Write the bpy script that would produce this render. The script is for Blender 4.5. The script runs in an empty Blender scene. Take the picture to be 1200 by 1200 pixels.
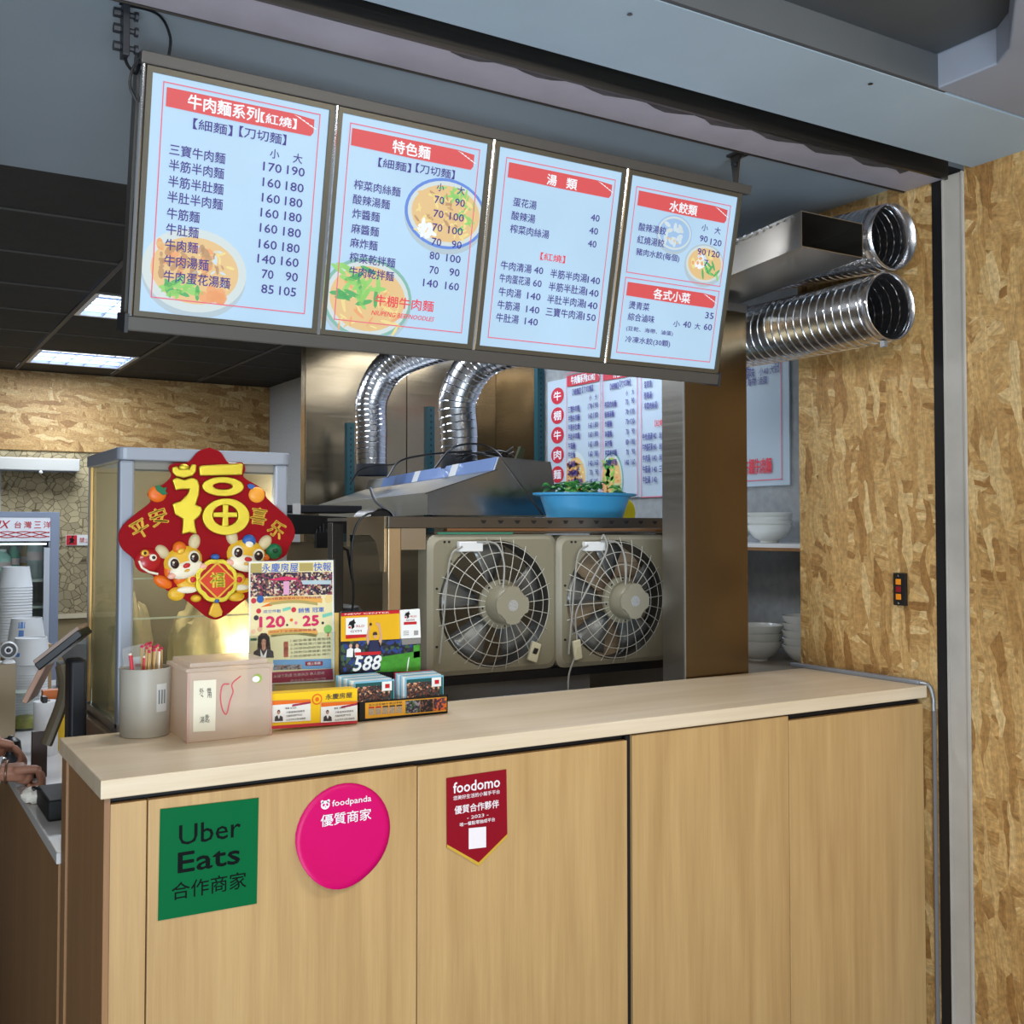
import bpy, bmesh, math, random
from mathutils import Vector, Matrix
random.seed(7)
C = bpy.context.scene.collection
PI = math.pi
# ---------------------------------------------------------------- camera
FOC, PX, PY, CAMH = 1262.0, 600.0, 580.0, 1.55
YAW, PITCH = math.radians(31.3), math.atan(40/1262)
cam_d = bpy.data.cameras.new('camera'); cam = bpy.data.objects.new('camera', cam_d); C.objects.link(cam)
cam_d.sensor_width = 36; cam_d.sensor_fit = 'HORIZONTAL'; cam_d.lens = 36*FOC/1200
cam_d.shift_y = -(600-PY)/1200
cam_d.clip_start = .05
cam.location = (0, 0, CAMH); cam.rotation_euler = (PI/2+PITCH, 0, -YAW)
bpy.context.scene.camera = cam
# ---------------------------------------------------------------- look
vs = bpy.context.scene.view_settings
vs.view_transform = 'Standard'; vs.look = 'None'; vs.gamma = 1; vs.use_curve_mapping = False; vs.exposure = 0.0
world = bpy.data.worlds.new('world'); bpy.context.scene.world = world; world.use_nodes = True
bg = world.node_tree.nodes['Background']; bg.inputs[0].default_value = (.70, .76, .80, 1); bg.inputs[1].default_value = .34
def area(name, loc, aim, size, power, col, size_y=None, spread=180):
    l = bpy.data.lights.new(name, 'AREA'); l.energy = power; l.color = col; l.size = size
    if size_y: l.shape = 'RECTANGLE'; l.size_y = size_y
    l.spread = math.radians(spread)
    o = bpy.data.objects.new(name, l); C.objects.link(o); o.location = loc
    o.rotation_euler = (Vector(aim)-Vector(loc)).to_track_quat('-Z', 'Y').to_euler(); return o
area('arcade_lamp', (-.5, -.3, 2.55), (1.3, 2.0, .9), 1.3, 38, (1.0, .95, .86), .5)
area('arcade_lamp', (1.5, .25, 2.55), (1.7, 2.1, .7), 1.2, 18, (1, .93, .82), .3)
area('street_glow', (-.5, -1.8, .5), (1.5, 1.9, 2.6), 2.5, 150, (.74, .88, 1.0), 1.0)
for lx, ly in ((1.14, 4.13), (1.14, 5.3), (1.14, 7.05), (2.75, 4.13), (2.75, 5.0)):
    area('troffer_light', (lx, ly, 2.575), (lx, ly, 0), .5, (20 if ly > 6 else 13) if lx < 2 else 8, (.88, .95, 1.0), .5)
area('added_counter_light', (1.2, 2.72, 2.52), (1.2, 2.45, 0), .8, 14, (.95, .97, 1.0), .06)  # added light, out of view, to brighten the counter top
# ---------------------------------------------------------------- pixel -> point on a plane
_Fh = Vector((math.sin(YAW), math.cos(YAW), 0)); _R = Vector((math.cos(YAW), -math.sin(YAW), 0)); _Z = Vector((0, 0, 1))
_F = _Fh*math.cos(PITCH)+_Z*math.sin(PITCH); _U = -_Fh*math.sin(PITCH)+_Z*math.cos(PITCH)
CAM = Vector((0, 0, CAMH))
def P(u, v, x=None, y=None, z=None, plane=None):
    r = _F+_R*((u-PX)/FOC)+_U*((PY-v)/FOC)
    if x is not None: t = x/r.x
    elif y is not None: t = y/r.y
    elif z is not None: t = (z-CAMH)/r.z
    else:
        p0, n = plane; t = (Vector(p0)-CAM).dot(n)/r.dot(n)
    return CAM+r*t
# ---------------------------------------------------------------- materials
def lin(c):
    return tuple(((v/255)/12.92 if v/255 <= .04045 else ((v/255+.055)/1.055)**2.4) for v in c[:3])
_m = {}
def mat(name, rgb, rough=.5, metal=0, emit=0, bump=0, bscale=40, var=0, vscale=6, trans=0, alpha=1, ior=1.45, coat=0, stretch=None, sss=0, film=0):
    if name in _m: return _m[name]
    m = bpy.data.materials.new(name); m.use_nodes = True; _m[name] = m
    nt = m.node_tree; b = nt.nodes['Principled BSDF']; c = lin(rgb)+(1,)
    b.inputs['Base Color'].default_value = c; b.inputs['Roughness'].default_value = rough; b.inputs['Metallic'].default_value = metal
    b.inputs['IOR'].default_value = ior; b.inputs['Transmission Weight'].default_value = trans; b.inputs['Alpha'].default_value = alpha
    b.inputs['Coat Weight'].default_value = coat
    if sss: b.inputs['Subsurface Weight'].default_value = sss; b.inputs['Subsurface Radius'].default_value = (.02, .01, .005)
    if emit: b.inputs['Emission Color'].default_value = c; b.inputs['Emission Strength'].default_value = emit
    if bump or var:
        tc = nt.nodes.new('ShaderNodeTexCoord'); mp = nt.nodes.new('ShaderNodeMapping'); nt.links.new(tc.outputs['Object'], mp.inputs[0])
        if stretch: mp.inputs['Scale'].default_value = stretch
        if var:
            n = nt.nodes.new('ShaderNodeTexNoise'); n.inputs['Scale'].default_value = vscale; n.inputs['Detail'].default_value = 6
            nt.links.new(mp.outputs[0], n.inputs[0])
            r = nt.nodes.new('ShaderNodeValToRGB'); nt.links.new(n.outputs[0], r.inputs[0])
            r.color_ramp.elements[0].position = .3; r.color_ramp.elements[1].position = .7
            r.color_ramp.elements[0].color = tuple(max(0, x*(1-var)) for x in c[:3])+(1,)
            r.color_ramp.elements[1].color = tuple(min(1, x*(1+var)) for x in c[:3])+(1,)
            nt.links.new(r.outputs[0], b.inputs['Base Color'])
            if emit: nt.links.new(r.outputs[0], b.inputs['Emission Color'])
        if bump:
            n2 = nt.nodes.new('ShaderNodeTexNoise'); n2.inputs['Scale'].default_value = bscale; n2.inputs['Detail'].default_value = 4
            nt.links.new(mp.outputs[0], n2.inputs[0]); bp = nt.nodes.new('ShaderNodeBump'); bp.inputs['Strength'].default_value = bump
            bp.inputs['Distance'].default_value = .004
            nt.links.new(n2.outputs[0], bp.inputs['Height']); nt.links.new(bp.outputs[0], b.inputs['Normal'])
    if film:
        for l in list(b.inputs['Base Color'].links): nt.links.remove(l)
        b.inputs['Base Color'].default_value = tuple(x*film for x in c[:3])+(1,)
    return m
def N(nt, t, **k):
    n = nt.nodes.new(t)
    for a, v in k.items(): setattr(n, a, v)
    return n
def osb(name, rot, tint=1.0, seed=0):
    """strand board: layers of long random-coloured cells at several angles"""
    m = bpy.data.materials.new(name); m.use_nodes = True; nt = m.node_tree; b = nt.nodes['Principled BSDF']; L = nt.links
    tc = N(nt, 'ShaderNodeTexCoord'); base = N(nt, 'ShaderNodeMapping'); base.inputs['Rotation'].default_value = rot
    base.inputs['Location'].default_value = (seed, seed*.7, 0); L.new(tc.outputs['Object'], base.inputs[0])
    dn = N(nt, 'ShaderNodeTexNoise'); dn.inputs['Scale'].default_value = 9; dn.inputs['Detail'].default_value = 3; L.new(base.outputs[0], dn.inputs[0])
    mixv = N(nt, 'ShaderNodeMix', data_type='VECTOR'); mixv.inputs['Factor'].default_value = .05
    L.new(base.outputs[0], mixv.inputs[4]); L.new(dn.outputs['Color'], mixv.inputs[5])
    prev = None; hprev = None
    for i, (ang, sx, sy) in enumerate(((.3, 6, 22), (1.35, 7, 26), (-.55, 8, 34), (2.1, 7, 30), (.9, 8, 36), (1.75, 9, 40), (-.1, 9, 44))):
        mp = N(nt, 'ShaderNodeMapping'); mp.inputs['Rotation'].default_value = (0, 0, ang); L.new(mixv.outputs[1], mp.inputs[0])
        m2 = N(nt, 'ShaderNodeMapping'); m2.inputs['Scale'].default_value = (sx, sy, 0.01); m2.inputs['Location'].default_value = (i*3.7, i*1.3, 0); L.new(mp.outputs[0], m2.inputs[0])
        v = N(nt, 'ShaderNodeTexVoronoi', voronoi_dimensions='2D'); v.inputs['Scale'].default_value = 1; L.new(m2.outputs[0], v.inputs['Vector'])
        sep = N(nt, 'ShaderNodeSeparateColor'); L.new(v.outputs['Color'], sep.inputs[0])
        r = N(nt, 'ShaderNodeValToRGB'); L.new(sep.outputs[0], r.inputs[0]); e = r.color_ramp.elements
        cols = ((0, (150, 108, 58)), (.2, (176, 136, 82)), (.5, (188, 150, 94)), (.8, (196, 160, 104)), (1, (212, 182, 130)))
        e[0].position = 0; e[0].color = lin(cols[0][1])+(1,); e[1].position = 1; e[1].color = lin(cols[4][1])+(1,)
        for p, c in cols[1:4]: el = e.new(p); el.color = lin(c)+(1,)
        gm = N(nt, 'ShaderNodeMapping'); gm.inputs['Scale'].default_value = (.5, 5, 1); L.new(m2.outputs[0], gm.inputs[0]); gn = N(nt, 'ShaderNodeTexNoise'); gn.inputs['Scale'].default_value = 1.0; gn.inputs['Detail'].default_value = 3; L.new(gm.outputs[0], gn.inputs[0])
        gr_ = N(nt, 'ShaderNodeMapRange'); gr_.inputs[1].default_value = .3; gr_.inputs[2].default_value = .7; gr_.inputs[3].default_value = .80; gr_.inputs[4].default_value = 1.16; L.new(gn.outputs[0], gr_.inputs[0])
        gs = N(nt, 'ShaderNodeVectorMath', operation='SCALE'); L.new(r.outputs[0], gs.inputs[0]); L.new(gr_.outputs[0], gs.inputs['Scale']); rc_ = gs.outputs[0]
        if prev is None: prev = rc_; hprev = sep.outputs[2]
        else:
            th = N(nt, 'ShaderNodeMath', operation='GREATER_THAN'); L.new(sep.outputs[1], th.inputs[0]); th.inputs[1].default_value = .34
            mx = N(nt, 'ShaderNodeMix', data_type='RGBA'); L.new(th.outputs[0], mx.inputs['Factor']); L.new(prev, mx.inputs[6]); L.new(rc_, mx.inputs[7]); prev = mx.outputs[2]
            hm = N(nt, 'ShaderNodeMix', data_type='FLOAT'); L.new(th.outputs[0], hm.inputs[0]); L.new(hprev, hm.inputs[2]); L.new(sep.outputs[2], hm.inputs[3]); hprev = hm.outputs[0]
    fn = N(nt, 'ShaderNodeTexNoise'); fn.inputs['Scale'].default_value = 90; fn.inputs['Detail'].default_value = 5; L.new(base.outputs[0], fn.inputs[0])
    fr = N(nt, 'ShaderNodeMapRange'); fr.inputs[1].default_value = .3; fr.inputs[2].default_value = .7; fr.inputs[3].default_value = .72*tint; fr.inputs[4].default_value = 1.18*tint; L.new(fn.outputs[0], fr.inputs[0])
    mu = N(nt, 'ShaderNodeVectorMath', operation='SCALE'); L.new(prev, mu.inputs[0]); L.new(fr.outputs[0], mu.inputs['Scale'])
    L.new(mu.outputs[0], b.inputs['Base Color']); b.inputs['Roughness'].default_value = .55
    bp = N(nt, 'ShaderNodeBump'); bp.inputs['Strength'].default_value = .35; bp.inputs['Distance'].default_value = .003; L.new(hprev, bp.inputs['Height']); L.new(bp.outputs[0], b.inputs['Normal'])
    return m
def laminate(name, axis, c0, c1, c2, seed=0, rough=.42):
    """oak laminate, grain along the given axis"""
    m = bpy.data.materials.new(name); m.use_nodes = True; nt = m.node_tree; b = nt.nodes['Principled BSDF']; L = nt.links
    tc = N(nt, 'ShaderNodeTexCoord'); oi = N(nt, 'ShaderNodeObjectInfo'); ad = N(nt, 'ShaderNodeVectorMath', operation='ADD'); cm = N(nt, 'ShaderNodeCombineXYZ')
    ml = N(nt, 'ShaderNodeMath', operation='MULTIPLY'); ml.inputs[1].default_value = 7; L.new(oi.outputs['Random'], ml.inputs[0]); L.new(ml.outputs[0], cm.inputs[0]); L.new(ml.outputs[0], cm.inputs[2])
    L.new(tc.outputs['Object'], ad.inputs[0]); L.new(cm.outputs[0], ad.inputs[1])
    def lay(sc_long, sc_cross, detail, dist=0.0):
        mp = N(nt, 'ShaderNodeMapping'); s = [sc_cross]*3; s[axis] = sc_long; mp.inputs['Scale'].default_value = s; mp.inputs['Location'].default_value = (seed, 0, 0)
        L.new(ad.outputs[0], mp.inputs[0]); n = N(nt, 'ShaderNodeTexNoise'); n.inputs['Scale'].default_value = 1; n.inputs['Detail'].default_value = detail; n.inputs['Distortion'].default_value = dist
        L.new(mp.outputs[0], n.inputs[0]); return n.outputs[0]
    big = lay(1.2, 14, 3, .6); mid = lay(2.5, 70, 4, .3); fine = lay(9, 420, 2)
    a = N(nt, 'ShaderNodeMath', operation='MULTIPLY_ADD'); L.new(mid, a.inputs[0]); a.inputs[1].default_value = .55; L.new(big, a.inputs[2])
    a2 = N(nt, 'ShaderNodeMath', operation='MULTIPLY_ADD'); L.new(fine, a2.inputs[0]); a2.inputs[1].default_value = .35; L.new(a.outputs[0], a2.inputs[2])
    r = N(nt, 'ShaderNodeValToRGB'); L.new(a2.outputs[0], r.inputs[0]); e = r.color_ramp.elements
    e[0].position = .62; e[0].color = lin(c0)+(1,); e[1].position = 1.0; e[1].color = lin(c2)+(1,); k = e.new(.85); k.color = lin(c1)+(1,)
    mr = N(nt, 'ShaderNodeMapRange'); 
    mr.inputs[1].default_value = .55; mr.inputs[2].default_value = 1.35; L.new(a2.outputs[0], mr.inputs[0]); L.new(mr.outputs[0], r.inputs[0])
    e[0].position = .15; k.position = .48; e[1].position = .85
    L.new(r.outputs[0], b.inputs['Base Color']); b.inputs['Roughness'].default_value = rough
    bp = N(nt, 'ShaderNodeBump'); bp.inputs['Strength'].default_value = .12; bp.inputs['Distance'].default_value = .001; L.new(fine, bp.inputs['Height']); L.new(bp.outputs[0], b.inputs['Normal'])
    return m
def steel(name, rgb, rough=.28, brush=(2, 2, 120), amt=.25, wavy=0):
    m = bpy.data.materials.new(name); m.use_nodes = True; nt = m.node_tree; b = nt.nodes['Principled BSDF']; L = nt.links
    b.inputs['Base Color'].default_value = lin(rgb)+(1,); b.inputs['Metallic'].default_value = 1
    tc = N(nt, 'ShaderNodeTexCoord'); mp = N(nt, 'ShaderNodeMapping'); mp.inputs['Scale'].default_value = brush; L.new(tc.outputs['Object'], mp.inputs[0])
    n = N(nt, 'ShaderNodeTexNoise'); n.inputs['Scale'].default_value = 1.5; n.inputs['Detail'].default_value = 5; L.new(mp.outputs[0], n.inputs[0])
    mr = N(nt, 'ShaderNodeMapRange'); mr.inputs[3].default_value = rough*(1-amt); mr.inputs[4].default_value = rough*(1+amt*1.5); L.new(n.outputs[0], mr.inputs[0]); L.new(mr.outputs[0], b.inputs['Roughness'])
    bp = N(nt, 'ShaderNodeBump'); bp.inputs['Strength'].default_value = .06; bp.inputs['Distance'].default_value = .001; L.new(n.outputs[0], bp.inputs['Height'])
    last = bp.outputs[0]
    if wavy:
        w = N(nt, 'ShaderNodeTexNoise'); w.inputs['Scale'].default_value = 2.2; w.inputs['Detail'].default_value = 1; L.new(tc.outputs['Object'], w.inputs[0])
        b2 = N(nt, 'ShaderNodeBump'); b2.inputs['Strength'].default_value = wavy; b2.inputs['Distance'].default_value = .05; L.new(w.outputs[0], b2.inputs['Height']); L.new(last, b2.inputs['Normal']); last = b2.outputs[0]
    L.new(last, b.inputs['Normal']); return m
def cells(name, rgb, dark, scale, dims=(1, 1, 1), rough=.7, width=.06):
    """stone-pattern wallpaper"""
    m = bpy.data.materials.new(name); m.use_nodes = True; nt = m.node_tree; b = nt.nodes['Principled BSDF']; L = nt.links
    tc = N(nt, 'ShaderNodeTexCoord'); mp = N(nt, 'ShaderNodeMapping'); mp.inputs['Scale'].default_value = dims; L.new(tc.outputs['Object'], mp.inputs[0])
    v = N(nt, 'ShaderNodeTexVoronoi', feature='DISTANCE_TO_EDGE'); v.inputs['Scale'].default_value = scale; L.new(mp.outputs[0], v.inputs['Vector'])
    v2 = N(nt, 'ShaderNodeTexVoronoi'); v2.inputs['Scale'].default_value = scale; L.new(mp.outputs[0], v2.inputs['Vector']); s = N(nt, 'ShaderNodeSeparateColor'); L.new(v2.outputs['Color'], s.inputs[0])
    r = N(nt, 'ShaderNodeValToRGB'); e = r.color_ramp.elements; e[0].position = 0; e[0].color = lin(dark)+(1,); e[1].position = width; e[1].color = (1, 1, 1, 1); L.new(v.outputs[0], r.inputs[0])
    mr = N(nt, 'ShaderNodeMapRange'); mr.inputs[3].default_value = .75; mr.inputs[4].default_value = 1.15; L.new(s.outputs[0], mr.inputs[0])
    mu = N(nt, 'ShaderNodeMix', data_type='RGBA', blend_type='MULTIPLY'); mu.inputs['Factor'].default_value = 1; mu.inputs[6].default_value = lin(rgb)+(1,); L.new(r.outputs[0], mu.inputs[7])
    sc = N(nt, 'ShaderNodeVectorMath', operation='SCALE'); L.new(mu.outputs[2], sc.inputs[0]); L.new(mr.outputs[0], sc.inputs['Scale']); L.new(sc.outputs[0], b.inputs['Base Color'])
    b.inputs['Roughness'].default_value = rough; return m
def confetti(name, cols, scale, emit=0, stretch=(1, 1, 1), rough=.4):
    """printed photograph too small to read: random patches of the given colours"""
    m = bpy.data.materials.new(name); m.use_nodes = True; nt = m.node_tree; b = nt.nodes['Principled BSDF']; L = nt.links
    tc = N(nt, 'ShaderNodeTexCoord'); mp = N(nt, 'ShaderNodeMapping'); mp.inputs['Scale'].default_value = stretch; L.new(tc.outputs['Object'], mp.inputs[0])
    v = N(nt, 'ShaderNodeTexVoronoi'); v.inputs['Scale'].default_value = scale; L.new(mp.outputs[0], v.inputs['Vector']); s = N(nt, 'ShaderNodeSeparateColor'); L.new(v.outputs['Color'], s.inputs[0])
    r = N(nt, 'ShaderNodeValToRGB'); L.new(s.outputs[0], r.inputs[0]); r.color_ramp.interpolation = 'CONSTANT' if not emit else 'LINEAR'; e = r.color_ramp.elements
    e[0].color = lin(cols[0])+(1,); e[0].position = 0; e[1].position = (len(cols)-1)/len(cols); e[1].color = lin(cols[-1])+(1,)
    for i, c in enumerate(cols[1:-1]): k = e.new((i+1)/len(cols)); k.color = lin(c)+(1,)
    L.new(r.outputs[0], b.inputs['Base Color']); b.inputs['Roughness'].default_value = rough
    if emit: L.new(r.outputs[0], b.inputs['Emission Color']); b.inputs['Emission Strength'].default_value = emit
    return m
# ---------------------------------------------------------------- mesh builder
def clearish(name, rgb, clear=.9, rough=.03, haze=0.0, ior=1.45):
    """thin clear or frosted plastic and glass: see-through, hazy and reflecting shares"""
    m = bpy.data.materials.new(name); m.use_nodes = True; nt = m.node_tree; L = nt.links; out = nt.nodes['Material Output']; nt.nodes.remove(nt.nodes['Principled BSDF']); c = lin(rgb)+(1,)
    tr = N(nt, 'ShaderNodeBsdfTransparent'); tr.inputs[0].default_value = c; df = N(nt, 'ShaderNodeBsdfDiffuse'); df.inputs[0].default_value = c; tl = N(nt, 'ShaderNodeBsdfTranslucent'); tl.inputs[0].default_value = c
    dm = N(nt, 'ShaderNodeMixShader'); dm.inputs[0].default_value = .5; L.new(df.outputs[0], dm.inputs[1]); L.new(tl.outputs[0], dm.inputs[2])
    a = N(nt, 'ShaderNodeMixShader'); a.inputs[0].default_value = haze; L.new(tr.outputs[0], a.inputs[1]); L.new(dm.outputs[0], a.inputs[2])
    g = N(nt, 'ShaderNodeBsdfGlossy'); g.inputs['Roughness'].default_value = rough; fr = N(nt, 'ShaderNodeFresnel'); fr.inputs[0].default_value = ior; ge = N(nt, 'ShaderNodeNewGeometry'); om = N(nt, 'ShaderNodeMath', operation='SUBTRACT'); om.inputs[0].default_value = 1; L.new(ge.outputs['Backfacing'], om.inputs[1]); fm = N(nt, 'ShaderNodeMath', operation='MULTIPLY'); L.new(fr.outputs[0], fm.inputs[0]); L.new(om.outputs[0], fm.inputs[1])
    b = N(nt, 'ShaderNodeMixShader'); L.new(fm.outputs[0], b.inputs[0]); L.new(a.outputs[0], b.inputs[1]); L.new(g.outputs[0], b.inputs[2]); L.new(b.outputs[0], out.inputs[0]); return m
class MB:
    def __init__(s): s.V = []; s.F = []; s.M = []
    def add(s, vs, fs, m=0):
        o = len(s.V); s.V += [tuple(v) for v in vs]; s.F += [tuple(i+o for i in f) for f in fs]; s.M += [m]*len(fs); return s
    def box(s, x0, x1, y0, y1, z0, z1, m=0):
        return s.add([(x0, y0, z0), (x1, y0, z0), (x1, y1, z0), (x0, y1, z0), (x0, y0, z1), (x1, y0, z1), (x1, y1, z1), (x0, y1, z1)],
                     [(0, 3, 2, 1), (4, 5, 6, 7), (0, 1, 5, 4), (1, 2, 6, 5), (2, 3, 7, 6), (3, 0, 4, 7)], m)
    def obox(s, c, ax, ay, az, m=0):
        """box about centre c with half-axis vectors"""
        c, ax, ay, az = map(Vector, (c, ax, ay, az)); v = [c+ax*i+ay*j+az*k for k in (-1, 1) for i, j in ((-1, -1), (1, -1), (1, 1), (-1, 1))]
        return s.add(v, [(0, 3, 2, 1), (4, 5, 6, 7), (0, 1, 5, 4), (1, 2, 6, 5), (2, 3, 7, 6), (3, 0, 4, 7)], m)
    def prism(s, pts, o, U, W, D, m=0):
        """polygon pts (a,b) on frame o,U,W extruded by vector D"""
        o, U, W, D = map(Vector, (o, U, W, D)); n = len(pts); a = [o+U*p+W*q for p, q in pts]; b = [v+D for v in a]
        return s.add(a+b, [tuple(range(n))[::-1], tuple(range(n, 2*n))]+[(i, (i+1) % n, n+(i+1) % n, n+i) for i in range(n)], m)
    def ring(s, outer, inner, o, U, W, D, m=0):
        o, U, W, D = map(Vector, (o, U, W, D)); n = len(outer)
        f = lambda q: [o+U*a+W*b for a, b in q]
        A, B = f(outer), f(inner); v = A+B+[p+D for p in A]+[p+D for p in B]; fs = []
        for i in range(n):
            j = (i+1) % n
            fs += [(i, n+i, n+j, j), (2*n+i, 2*n+j, 3*n+j, 3*n+i), (i, j, 2*n+j, 2*n+i), (n+j, n+i, 3*n+i, 3*n+j)]
        return s.add(v, fs, m)
    def lathe(s, prof, c=(0, 0, 0), n=24, m=0, axis='z', cap=True, sx=1, sy=1):
        vs = []; fs = []
        for r, z in prof:
            for i in range(n):
                a = 2*PI*i/n; p = (r*math.cos(a)*sx, r*math.sin(a)*sy, z)
                if axis == 'y': p = (p[0], p[2], p[1])
                if axis == 'x': p = (p[2], p[0], p[1])
                vs.append((p[0]+c[0], p[1]+c[1], p[2]+c[2]))
        for k in range(len(prof)-1):
            for i in range(n): j = (i+1) % n; fs.append((k*n+i, k*n+j, (k+1)*n+j, (k+1)*n+i))
        if cap:
            if prof[0][0] > 1e-5: fs.append(tuple(range(n))[::-1])
            if prof[-1][0] > 1e-5: fs.append(tuple((len(prof)-1)*n+i for i in range(n)))
        return s.add(vs, fs, m)
    def tube(s, pts, r, n=8, m=0, cap=True, flat=1.0):
        pts = [Vector(p) for p in pts]; k = len(pts); rs = r if isinstance(r, (list, tuple)) else [r]*k
        up = None; vs = []; fs = []
        for i, p in enumerate(pts):
            d = (pts[min(i+1, k-1)]-pts[max(i-1, 0)]).normalized()
            if up is None:
                up = Vector((0, 0, 1)) if abs(d.z) < .9 else Vector((1, 0, 0))
            a = (up-d*up.dot(d)).normalized(); b = d.cross(a); up = a
            for j in range(n): t = 2*PI*j/n; vs.append(p+(a*math.cos(t)+b*math.sin(t)*flat)*rs[i])
        for i in range(k-1):
            for j in range(n): q = (j+1) % n; fs.append((i*n+j, i*n+q, (i+1)*n+q, (i+1)*n+j))
        if cap: fs += [tuple(range(n))[::-1], tuple((k-1)*n+j for j in range(n))]
        return s.add(vs, fs, m)
    def ball(s, c, rx, ry=None, rz=None, n=14, k=8, m=0, noise=0):
        ry = ry or rx; rz = rz or rx; prof = [(math.sin(PI*i/k), -math.cos(PI*i/k)) for i in range(k+1)]; o = len(s.V)
        t = MB().lathe([(max(a, 1e-4), b) for a, b in prof], n=n, cap=False)
        s.add([(c[0]+x*rx*(1+noise*random.uniform(-1, 1)), c[1]+y*ry*(1+noise*random.uniform(-1, 1)), c[2]+z*rz*(1+noise*random.uniform(-1, 1))) for x, y, z in t.V], t.F, m); return s
def bez(pts, n=10):
    """smooth curve through pts (Catmull-Rom)"""
    p = [Vector(a) for a in pts]; p = [p[0]*2-p[1]]+p+[p[-1]*2-p[-2]]; out = []
    for i in range(1, len(p)-2):
        for k in range(n):
            t = k/n; a, b, c, d = p[i-1], p[i], p[i+1], p[i+2]
            out.append(.5*((2*b)+(c-a)*t+(2*a-5*b+4*c-d)*t*t+(3*b-a-3*c+d)*t**3))
    out.append(p[-2]); return out
def ell(cx, cy, rx, ry, n=24, a0=0, a1=2*PI, rot=0):
    full = abs(a1-a0-2*PI) < 1e-6; k = n if full else n+1; out = []
    for i in range(k):
        a = a0+(a1-a0)*i/n; x, y = rx*math.cos(a), ry*math.sin(a)
        out.append((cx+x*math.cos(rot)-y*math.sin(rot), cy+x*math.sin(rot)+y*math.cos(rot)))
    return out
def rrect(w, h, r, n=5, cx=0, cy=0):
    out = []
    for sx, sy, a in ((1, 1, 0), (-1, 1, PI/2), (-1, -1, PI), (1, -1, 1.5*PI)):
        for i in range(n+1): t = a+PI/2*i/n; out.append((cx+sx*(w/2-r)+r*math.cos(t), cy+sy*(h/2-r)+r*math.sin(t)))
    return out
W = {}
def thing(name, label, cat, loc=(0, 0, 0), rotz=0, group=None):
    o = bpy.data.objects.new(name, None); C.objects.link(o); o.location = loc; o.rotation_euler = (0, 0, rotz)
    o.empty_display_size = .05
    o['label'] = label; o['category'] = cat
    if group: o['group'] = group
    W[o.name] = Matrix.Translation(loc) @ Matrix.Rotation(rotz, 4, 'Z'); return o
def part(name, mb, mats, parent=None, bevel=0, smooth=35, local=False, label=None, seg=2):
    mats = mats if isinstance(mats, (list, tuple)) else [mats]
    me = bpy.data.meshes.new(name); V = mb.V; Mx = Matrix()
    if parent is not None:
        Mx = W[parent.name]
        if not local: inv = Mx.inverted(); V = [tuple(inv @ Vector(v)) for v in V]
    me.from_pydata(V, [], mb.F); me.update()
    for m in mats: me.materials.append(m)
    if len(mats) > 1: me.polygons.foreach_set('material_index', mb.M)
    if smooth:
        me.polygons.foreach_set('use_smooth', [True]*len(me.polygons)); me.set_sharp_from_angle(angle=math.radians(smooth))
    bm = bmesh.new(); bm.from_mesh(me)
    if len(me.polygons) < 20000: bmesh.ops.recalc_face_normals(bm, faces=bm.faces)
    bm.to_mesh(me); bm.free()
    o = bpy.data.objects.new(name, me); C.objects.link(o)
    if parent is not None: o.parent = parent
    W[o.name] = Mx
    if bevel:
        b = o.modifiers.new('bevel', 'BEVEL'); b.width = bevel; b.segments = seg; b.limit_method = 'ANGLE'; b.angle_limit = math.radians(40)
    if label: o['label'] = label
    return o
def single(name, mb, mats, label, cat, group=None, base=None, **k):
    """a thing that is one mesh, origin at its base"""
    if base is None:
        n = len(mb.V); base = (sum(v[0] for v in mb.V)/n, sum(v[1] for v in mb.V)/n, min(v[2] for v in mb.V))
    mb.V = [(v[0]-base[0], v[1]-base[1], v[2]-base[2]) for v in mb.V]
    o = part(name, mb, mats, None, **k); o.location = base; o['label'] = label; o['category'] = cat
    if group: o['group'] = group
    return o
def struct(name, mb, mats, parent=None, **k):
    o = part(name, mb, mats, parent, **k)
    if parent is None: o['kind'] = 'structure'
    return o
def dup(root, loc, rotz=0, label=None, group=None, scale=None):
    r = root.copy(); C.objects.link(r); r.location = loc; r.rotation_euler = (0, 0, rotz)
    if scale: r.scale = scale
    if label: r['label'] = label
    if group: r['group'] = group
    for ch in root.children:
        c = ch.copy(); C.objects.link(c); c.parent = r
        for g in ch.children: d = g.copy(); C.objects.link(d); d.parent = c
    return r
# ---------------------------------------------------------------- lettering
_g = {}
def glyphs(s, bold=0.0, shear=0.0):
    key = (s, bold, shear)
    if key in _g: return _g[key]
    cu = bpy.data.curves.new('t', 'FONT'); cu.body = s; cu.resolution_u = 2; cu.offset = 0; cu.shear = shear; cu.fill_mode = 'FRONT'
    o = bpy.data.objects.new('t', cu); me = bpy.data.meshes.new_from_object(o)
    v = [(a.co.x, a.co.y) for a in me.vertices]; f = [tuple(p.vertices) for p in me.polygons]
    bpy.data.objects.remove(o); bpy.data.curves.remove(cu); bpy.data.meshes.remove(me)
    if not v: v = [(0, 0)]
    x0 = min(a for a, b in v); x1 = max(a for a, b in v); y0 = min(b for a, b in v); y1 = max(b for a, b in v)
    v = [((a-x0)/max(x1-x0, 1e-6), (b-y0)/max(y1-y0, 1e-6)) for a, b in v]
    _g[key] = (v, f, (x1-x0)/max(y1-y0, 1e-6)); return _g[key]
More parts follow.
